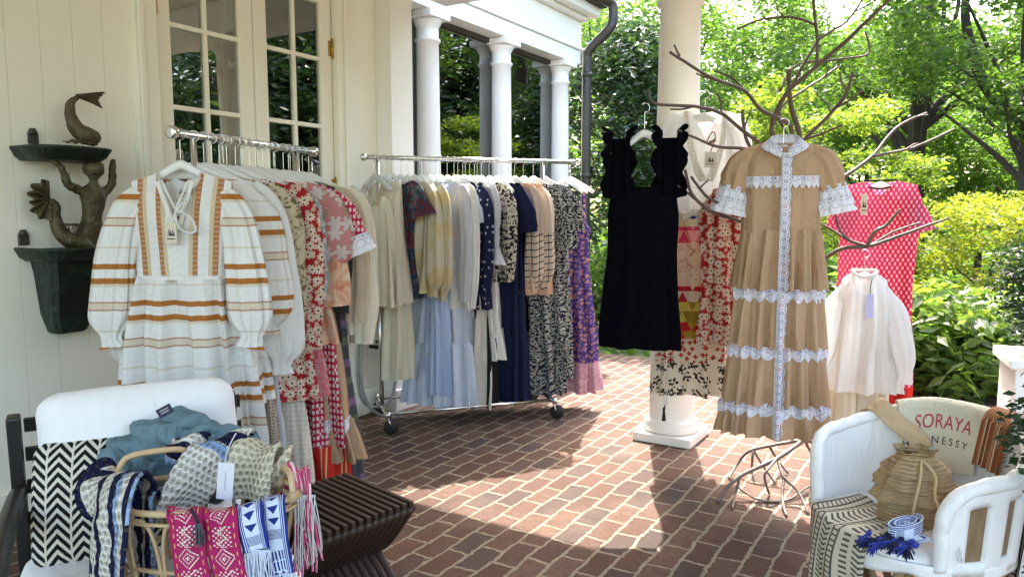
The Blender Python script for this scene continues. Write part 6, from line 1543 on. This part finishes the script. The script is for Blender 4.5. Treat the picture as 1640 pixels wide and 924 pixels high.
for i in range(NA):
    a = lerp(-AM, AM, (i + .5) / NA)
    for j in range(NZ):
        if 2 <= j < NZ - 3 and any(h0 < a < h1 for h0, h1 in holes): continue
        m.face((idx[i, j], idx[i + 1, j], idx[i + 1, j + 1], idx[i, j + 1]))
o = m.build('back_shell', F['canvas'], bc); thick(o, 0.028)
m = MB(); pts = [shell(-AM, 0.37)] + [shell(-AM, lerp(0.42, htop(-AM), k / 3)) for k in range(3)] + [shell(lerp(-AM, AM, i / 40), htop(lerp(-AM, AM, i / 40)) - 0.004) for i in range(41)] + [shell(AM, lerp(htop(AM), 0.42, (k + 1) / 3)) for k in range(3)] + [shell(AM, 0.37)]
m.tube(pts, 0.023, 12, n=150)
for i, p in enumerate(m.v):
    q = noise.noise_vector(Vector(p) * 22) * 0.005; m.v[i] = (p[0] + q.x, p[1] + q.y, p[2] + q.z)
m.build('rolled_edge', F['canvas'], bc)
for h0, h1 in holes:
    a = (h0 + h1) / 2; m = MB(); m.sheet(lambda u, v: shell(lerp(h0 - .03, h1 + .03, u), lerp(0.38, 0.62, v), -0.006), 6, 8); thick(m.build('side_strip', M['equiwood'], bc), 0.008)
m = MB(); m.lathe([(0.001, 0.418), (0.12, 0.416), (0.22, 0.412), (0.265, 0.405), (0.285, 0.39), (0.288, 0.37), (0.285, 0.345), (0.27, 0.345)], 48, cap=False)
for i, p in enumerate(m.v):
    q = noise.noise_vector(Vector(p) * 9) * 0.008; m.v[i] = (p[0], p[1] * 1.02, p[2] + q.z)
m.build('seat', F['canvas'], bc)
m = MB(); m.sheet(lambda u, v: shell(lerp(-AM - .9, AM + .9, u), 0.385 - v * (0.035 + 0.02 * abs(math.sin(u * 21))), 0.012 + 0.006 * math.sin(u * 60) * v), 160, 4); thick(m.build('canvas_skirt', F['canvas'], bc), 0.004)
NB = 15
for i in range(NB):
    a0 = 2 * PI * i / NB
    for s in (-1, 1):
        m = MB(); p0 = Vector((math.sin(a0) * 0.285, math.cos(a0) * 0.285, 0.37)); a1 = a0 + s * 2 * PI / NB * 1.05; p1 = Vector((math.sin(a1) * 0.28, math.cos(a1) * 0.28, 0.01)); off = Vector((math.sin(a0), math.cos(a0), 0)) * (0.004 * s)
        m.tube([p0 + off, p1 + off], 0.017, 6, flat=0.3, flat_axis=Vector((math.sin(a0), math.cos(a0), 0))); m.build('base_strip', M['equiwood'], bc)
m = MB(); m.tube([(math.sin(i * PI / 24) * 0.285, math.cos(i * PI / 24) * 0.285, 0.02) for i in range(49)], 0.014, 8); m.build('base_hoop', M['equiwood'], bc)
m = MB(); m.tube([(math.sin(i * PI / 24) * 0.28, math.cos(i * PI / 24) * 0.28, 0.35) for i in range(49)], 0.012, 8); m.build('base_hoop', M['equiwood'], bc)
CH = Matrix.Translation(Vector(bc.location)) @ Matrix.Rotation(bc.rotation_euler.z, 4, 'Z')
CHI = CH.inverted()
def onback(px, z, k):       # point on the inner face of the back seen at pixel column px, height z, k inside the shell
    best = None
    for i in range(400):
        a = lerp(-AM, R(60), i / 399); w = CH @ shell(a, z, -k); e = abs(proj(w)[0] - px)
        if best is None or e < best[0]: best = (e, a)
    return best[1]
# --- printed cotton dust bag over the back
F['cotton'] = cloth('unbleached_cotton', mottled((0.66, 0.61, 0.47), 0.06, 10), 0.1, 0.5)
aL, aR = onback(1437, 0.74, 0.02), onback(1583, 0.74, 0.02)
tote = thing('tote_bag', 'cream cotton bag printed with red and black lettering over the back of the barrel chair', 'bag', bc.location, bc.rotation_euler.z)
def toteS(u, v, off=0.0):
    a = lerp(aL, aR, u); ht = htop(a); wob = 0.006 * noise.noise((u * 4, v * 4, 2.2)) + 0.006 * math.sin(u * 7 + v * 4) * v
    if v < 0.30:
        t = v / 0.30 * PI; c = shell(a, ht - 0.004); rad = 0.036 + off; o_ = Vector((math.sin(a), math.cos(a), 0)); return c + o_ * (math.cos(t) * rad) + Vector((0, 0, math.sin(t) * rad))
    t = (v - 0.30) / 0.70; z = ht - 0.004 - t * 0.22 * (1 - 0.18 * (u - .4)); lean = 0.028 * t
    return shell(a, z, -(0.036 + off + wob + lean))
m = MB(); m.sheet(lambda u, v: toteS(u, v), 60, 60); thick(m.build('bag_cloth', F['cotton'], tote), 0.004)
def lettering(txt, size, u0, u1, vbase, hv, name, mat, spacing=1.0, arc=0.0):
    cu = bpy.data.curves.new(name, 'FONT'); cu.body = txt; cu.size = 1.0; cu.space_character = spacing; cu.resolution_u = 3
    ob = bpy.data.objects.new(name, cu); COL.objects.link(ob); dg = bpy.context.evaluated_depsgraph_get(); me = bpy.data.meshes.new_from_object(ob.evaluated_get(dg))
    bpy.data.objects.remove(ob); bm = bmesh.new(); bm.from_mesh(me); bmesh.ops.triangulate(bm, faces=bm.faces); bmesh.ops.subdivide_edges(bm, edges=[e for e in bm.edges if e.calc_length() > 0.12], cuts=2)
    xs = [v.co.x for v in bm.verts]; x0, x1 = min(xs), max(xs)
    for v in bm.verts:
        t = (v.co.x - x0) / (x1 - x0); u = lerp(u0, u1, t); vv = vbase - v.co.y * hv + arc * ((t - .5) ** 2) * 4; v.co = toteS(u, vv, 0.0045)
    bm.to_mesh(me); bm.free(); me.materials.clear(); me.materials.append(mat); o = bpy.data.objects.new(name, me); COL.objects.link(o); o.parent = tote
M['redink'] = material('red_print', (0.42, 0.03, 0.07), 0.7); M['blackink'] = material('black_print', (0.015, 0.015, 0.015), 0.7)
lettering('SORAYA', 1, 0.20, 0.88, 0.50, 0.23, 'printed_word', M['redink'], 1.02, 0.02)
lettering('HENNESSY', 1, 0.06, 0.88, 0.68, 0.12, 'printed_word', M['blackink'], 1.5, 0.015)
# --- ruffled tan backpack
def ribs(n):
    x, y, z = n.obj(); s = ((z + n.noise(n.tc.outputs['Object'], 8.0, 2.0) * 0.02) * 480.0).sin(); return n.mix(s.gt(0.55) * 0.45, (0.40, 0.285, 0.16), (0.25, 0.165, 0.085))
F['gauzetan'] = material('tan_ribbed_gauze', ribs, 0.95, bump=lambda n: n.bump((n.co[2] * 480.0).sin() + n.noise(n.tc.outputs['Object'], 25.0, 3.0) * 3.0, 0.6, 0.006), spec=0.1)
bl = CHI @ P(1462, 800, 2.40); bpw = CH @ Vector((bl.x, bl.y, 0.42))
bp = thing('backpack', 'tan drawstring backpack with ruffled tiers standing on the barrel chair', 'backpack', (bpw.x, bpw.y, 0.418), YAW + R(-6)); bp.scale = (0.88, 0.88, 0.86)
def tier(z0, z1, rx0, rx1, ry, seed, ruf=0.012, lobes=9):
    m = MB(); s_ = random.Random(seed); ph = s_.uniform(0, 6)
    def fn(u, v):
        a = u * 2 * PI; r = lerp(rx0, rx1, v); k = ruf * v * (math.sin(lobes * a + ph) + 0.5 * math.sin((2 * lobes + 3) * a)) ; z = lerp(z0, z1, v) + 0.006 * math.sin(lobes * a + ph + 1) * v
        return (math.cos(a) * (r + k), math.sin(a) * (r * ry + k), z)
    m.sheet(fn, 110, 14, closed=True); return m
m = tier(0.20, 0.0, 0.105, 0.128, 0.74, 2, 0.003); m.build('bag_body', F['gauzetan'], bp)
m = MB(); m.sheet(lambda u, v: (math.cos(u * 2 * PI) * 0.122 * v, math.sin(u * 2 * PI) * 0.088 * v, 0.002), 40, 3, closed=True); m.build('bag_bottom', F['gauzetan'], bp)
tier(0.175, 0.095, 0.112, 0.146, 0.76, 3, 0.011, 4).build('ruffle', F['gauzetan'], bp)
tier(0.235, 0.150, 0.094, 0.140, 0.78, 5, 0.012, 4).build('ruffle', F['gauzetan'], bp)
tier(0.268, 0.200, 0.062, 0.124, 0.80, 8, 0.012, 3).build('ruffle', F['gauzetan'], bp)
tier(0.262, 0.288, 0.060, 0.072, 0.80, 7, 0.010, 5).build('gathered_top', F['gauzetan'], bp)
M['cord'] = material('tan_cotton_cord', (0.50, 0.36, 0.21), 0.9)
for pts in ([(0.0, -0.05, 0.262), (-0.028, -0.115, 0.215), (-0.046, -0.128, 0.13), (-0.056, -0.128, 0.05)], [(0.0, -0.05, 0.262), (0.022, -0.115, 0.225), (0.02, -0.13, 0.15), (0.05, -0.128, 0.07), (0.055, -0.125, 0.02)]):
    tubething(pts, 0.0055, 30, 8).build('drawstring', M['cord'], bp)
# its wide strap lies over the back of the chair
aS, aS2 = onback(1404, 0.72, 0.03), onback(1470, 0.72, 0.03)
BPI = (Matrix.Translation(Vector(bp.location)) @ Matrix.Rotation(bp.rotation_euler.z, 4, 'Z') @ Matrix.Diagonal((0.88, 0.88, 0.86, 1))).inverted()
def rim_pt(a, dz, k): return BPI @ (CH @ (shell(a, htop(a), k) + Vector((0, 0, dz))))
aE = onback(1484, 0.70, 0.05)
strip([rim_pt(aS, -0.07, 0.045), rim_pt(aS, 0.010, 0.036), rim_pt(lerp(aS, aE, .05), 0.036, 0.0), rim_pt(lerp(aS, aE, .15), 0.018, -0.040), rim_pt(lerp(aS, aE, .45), -0.045, -0.060), rim_pt(lerp(aS, aE, .8), -0.095, -0.072), rim_pt(aE, -0.14, -0.085)], 0.075, Vector((1, 0, 0)) * 0.75 + Vector((0, 0, 0.65)), 'shoulder_strap', M['cord'], bp, 10, 50, 0.002, 0.005, 2)
# --- striped rust scarf over the back, patterned throw over the side
def ruststripe(n):
    u, v = n.uv(); s = (u * 70.0).fr(); c = n.ramp(s, [(0.0, (0.26, 0.075, 0.03)), (0.35, (0.36, 0.15, 0.07)), (0.6, (0.55, 0.42, 0.28)), (0.8, (0.18, 0.06, 0.03))], True); return c
F['ruststripe'] = material('rust_striped_weave', ruststripe, 0.95, bump=wbump, spec=0.1)
a0_, a1_ = onback(1588, 0.74, 0.02), onback(1588, 0.74, 0.02) + R(24)
sr = thing('scarf', 'rust and white striped scarf over the back of the barrel chair, beside the lettered bag', 'scarf', bc.location, bc.rotation_euler.z)
def scS(u, v):
    a = lerp(a0_, a1_, u) - 0.10 * v; ht = htop(a)
    if v < 0.3: t = v / 0.3 * PI; c = shell(a, ht); o_ = Vector((math.sin(a), math.cos(a), 0)); return c + o_ * math.cos(t) * 0.042 + Vector((0, 0, math.sin(t) * 0.042))
    t = (v - .3) / .7; return shell(a, ht - t * 0.16, -(0.044 + 0.012 * math.sin(u * 19)))
m = MB(); m.sheet(scS, 30, 40, lambda u, v: (u * 0.16, v * 0.3)); thick(m.build('scarf_cloth', F['ruststripe'], sr), 0.006)
def boho(bg_, ink, hs=1.0):
    def f(n):
        u, v = n.uv(); k = (u / 0.052).fl(); fu = (u / 0.052).fr(); h = n.noise(n.vec(k, 0.0, 0.0), 7.7, 0.0); rg = n.noise(n.vec(u, v, 0.0), 60.0, 2.0) - 0.5
        t = (v / 0.020).fr() + rg * 0.25; chev_ = (((fu - 0.5).abs() * 1.3 + v / 0.020).fr() + rg * 0.3).gt(0.55)
        meand = (bands(fu, [(0.15, 0.30), (0.70, 0.85)]) + t.gt(0.7) * bands(fu, [(0.2, 0.8)])).mn(1.0); dash = t.gt(0.55) * bands(fu, [(0.25, 0.75)]); dots = ((u * 500.0).sin() * (v * 500.0).sin()).gt(0.3)
        pat = h.lt(0.42) * chev_ + h.gt(0.42) * h.lt(0.52) * meand + h.gt(0.52) * h.lt(0.62) * dash + h.gt(0.62) * dots; sep = bands(fu, [(0.04, 0.96)])
        return n.mix(pat.mn(1.0) * sep, bg_, ink)
    return f
F['boho'] = material('block_printed_cotton', boho((0.56, 0.51, 0.40), (0.10, 0.09, 0.075)), 0.95, bump=wbump, spec=0.1)
F['boho_w'] = material('white_block_printed_cotton', boho((0.70, 0.70, 0.68), (0.06, 0.065, 0.08)), 0.95, bump=wbump, spec=0.1)
th_ = thing('throw', 'beige throw with black block printed pattern hanging over the front of the barrel chair', 'throw', bc.location, bc.rotation_euler.z)
def thS(u, v):
    x = lerp(-0.20, 0.10, u); yf = -math.sqrt(max(0.0, 0.30 ** 2 - x * x)); 
    if v < 0.4: return Vector((x + 0.01 * math.sin(v * 9), lerp(-0.02, yf, v / 0.4), 0.428 + 0.006 * math.sin(u * 17 + v * 6)))
    t = (v - .4) / .6; fo = 0.014 * math.sin(u * 16 + 1) * t; return Vector((x * (1 - 0.1 * t) + 0.01 * math.sin(t * 4 + u * 5), yf - 0.016 - 0.02 * math.sin(min(1, t * 3) * PI / 2) + fo, 0.428 - 0.33 * t))
m = MB(); m.sheet(thS, 50, 60, lambda u, v: (u * 0.30, v * 0.62)); thick(m.build('draped_cloth', F['boho'], th_), 0.005)
fringe(Vector((-0.045, -0.315, 0.105)), 0.27, (1, 0, 0), 0.07, 40, 'fringe', F['ivory'], th_, 4, 0.002)
card(0.04, 0.07, (0.10, -0.335, 0.20), 0.2, 'swing_tag', M['whitecard'], th_)
t2 = thing('throw', 'white throw with grey block printed pattern hanging down the outer side of the barrel chair', 'throw', bc.location, bc.rotation_euler.z)
m = MB(); m.sheet(lambda u, v: shell(lerp(R(28), R(66), u), lerp(0.66, 0.20, v), 0.035 + 0.012 * math.sin(u * 18) * v), 40, 40, lambda u, v: (u * 0.26, v * 0.46)); thick(m.build('draped_cloth', F['boho_w'], t2), 0.005)
fringe(CHI @ (CH @ shell(R(47), 0.20, 0.035)), 0.20, (math.cos(R(47)), -math.sin(R(47)), 0), 0.06, 30, 'fringe', F['white'], t2, 5, 0.002)
# --- rolled blue woven band with navy tassels on the seat
bw = CH @ (CHI @ P(1448, 835, 2.22)); r = thing('woven_band', 'rolled blue woven band with navy tassels lying on the barrel chair seat', 'woven band', (bw.x, bw.y, 0.43), YAW + R(10))
m = MB(); pts = []
for k in range(60):
    a = k / 59 * 4.2 * PI; rad = lerp(0.022, 0.062, k / 59); pts.append((rad * math.cos(a), rad * 0.62 * math.sin(a)))
m.sheet(lambda u, v: (pts[int(round(v * 59))][0], pts[int(round(v * 59))][1], 0.012 + 0.052 * u + 0.014 * pts[int(round(v * 59))][0] / 0.06), 8, 59, lambda u, v: ((u - .5) * 0.05, v * 0.7)); thick(m.build('rolled_strip', F['blue_band'], r), 0.003)
m = MB(); m.sheet(lambda u, v: (lerp(0.0, 0.10, v) + 0.0, lerp(-0.035, -0.10, v) + (u - .5) * 0.05, 0.02 + 0.012 * math.sin(v * 5)), 8, 16, lambda u, v: ((u - .5) * 0.05, v * 0.14)); thick(m.build('loose_end', F['blue_band'], r), 0.003)
q_ = random.Random(9)
for k in range(13):
    b0 = Vector((-0.05 + q_.uniform(-.05, .04), -0.02 + q_.uniform(-.06, .05), 0.022)); d = Vector((-1 + q_.uniform(-.1, .6), -0.5 + q_.uniform(-.5, .4), -0.1)).normalized() * 0.07
    m = MB(); m.tube([b0 - d * .12, b0 + d * .05, b0 + d * .22], [0.005, 0.009, 0.006], 8, n=6)
    for j in range(22):
        e = d * q_.uniform(.85, 1.15) + Vector((q_.uniform(-.016, .016), q_.uniform(-.016, .016), q_.uniform(-.008, .012))); m.tube([b0 + d * .15, b0 + d * .15 + e * .5 + Vector((0, 0, q_.uniform(.002, .008))), b0 + d * .15 + e], 0.0018, 4, n=6)
    m.build('tassel', F['cobalt'] if k % 3 == 0 else F['navy'], r)
fringe(Vector((0.10, -0.10, 0.03)), 0.05, (0.3, 1, 0), 0.05, 18, 'fringe', F['white'], r, 7, 0.0018)

# --- white planter box with a boxwood, and a closer boxwood reaching into view
pp = P(1680, 640, 3.5); pl_ = thing('planter', 'square white planter box at the edge of the bricks', 'planter', (pp.x, pp.y, 0), R(8))
m = MB(); m.box((0, 0, 0.38), (0.36, 0.36, 0.70), bev=0.008); m.build('box', M['trim'], pl_)
m = MB(); m.box((0, 0, 0.745), (0.42, 0.42, 0.05), bev=0.01); m.build('rim', M['trim'], pl_)
m = MB(); m.box((0, 0, 0.02), (0.40, 0.40, 0.06), bev=0.008); m.build('foot', M['trim'], pl_)
tree('boxwood', 'dark boxwood bush growing in the white planter', (pp.x, pp.y, 0.75), (0.02, 0, 0.32), (0.24, 0.24, 0.30), 34, 3600, 0.13, 0.032, M['leaf_box'], 91, 0.012, 0.15, None, 1.0, 'bush', aspect=0.6, zmin=0.03)
pq = LF(1.72, 2.02); tree('boxwood', 'boxwood sprigs reaching in front of the barrel chair', (pq.x, pq.y, 0.0), (0, 0, 0.78), (0.22, 0.22, 0.30), 26, 2600, 0.11, 0.032, M['leaf_box'], 92, 0.012, 0.30, None, 1.0, 'bush', aspect=0.6, zmin=0.4)
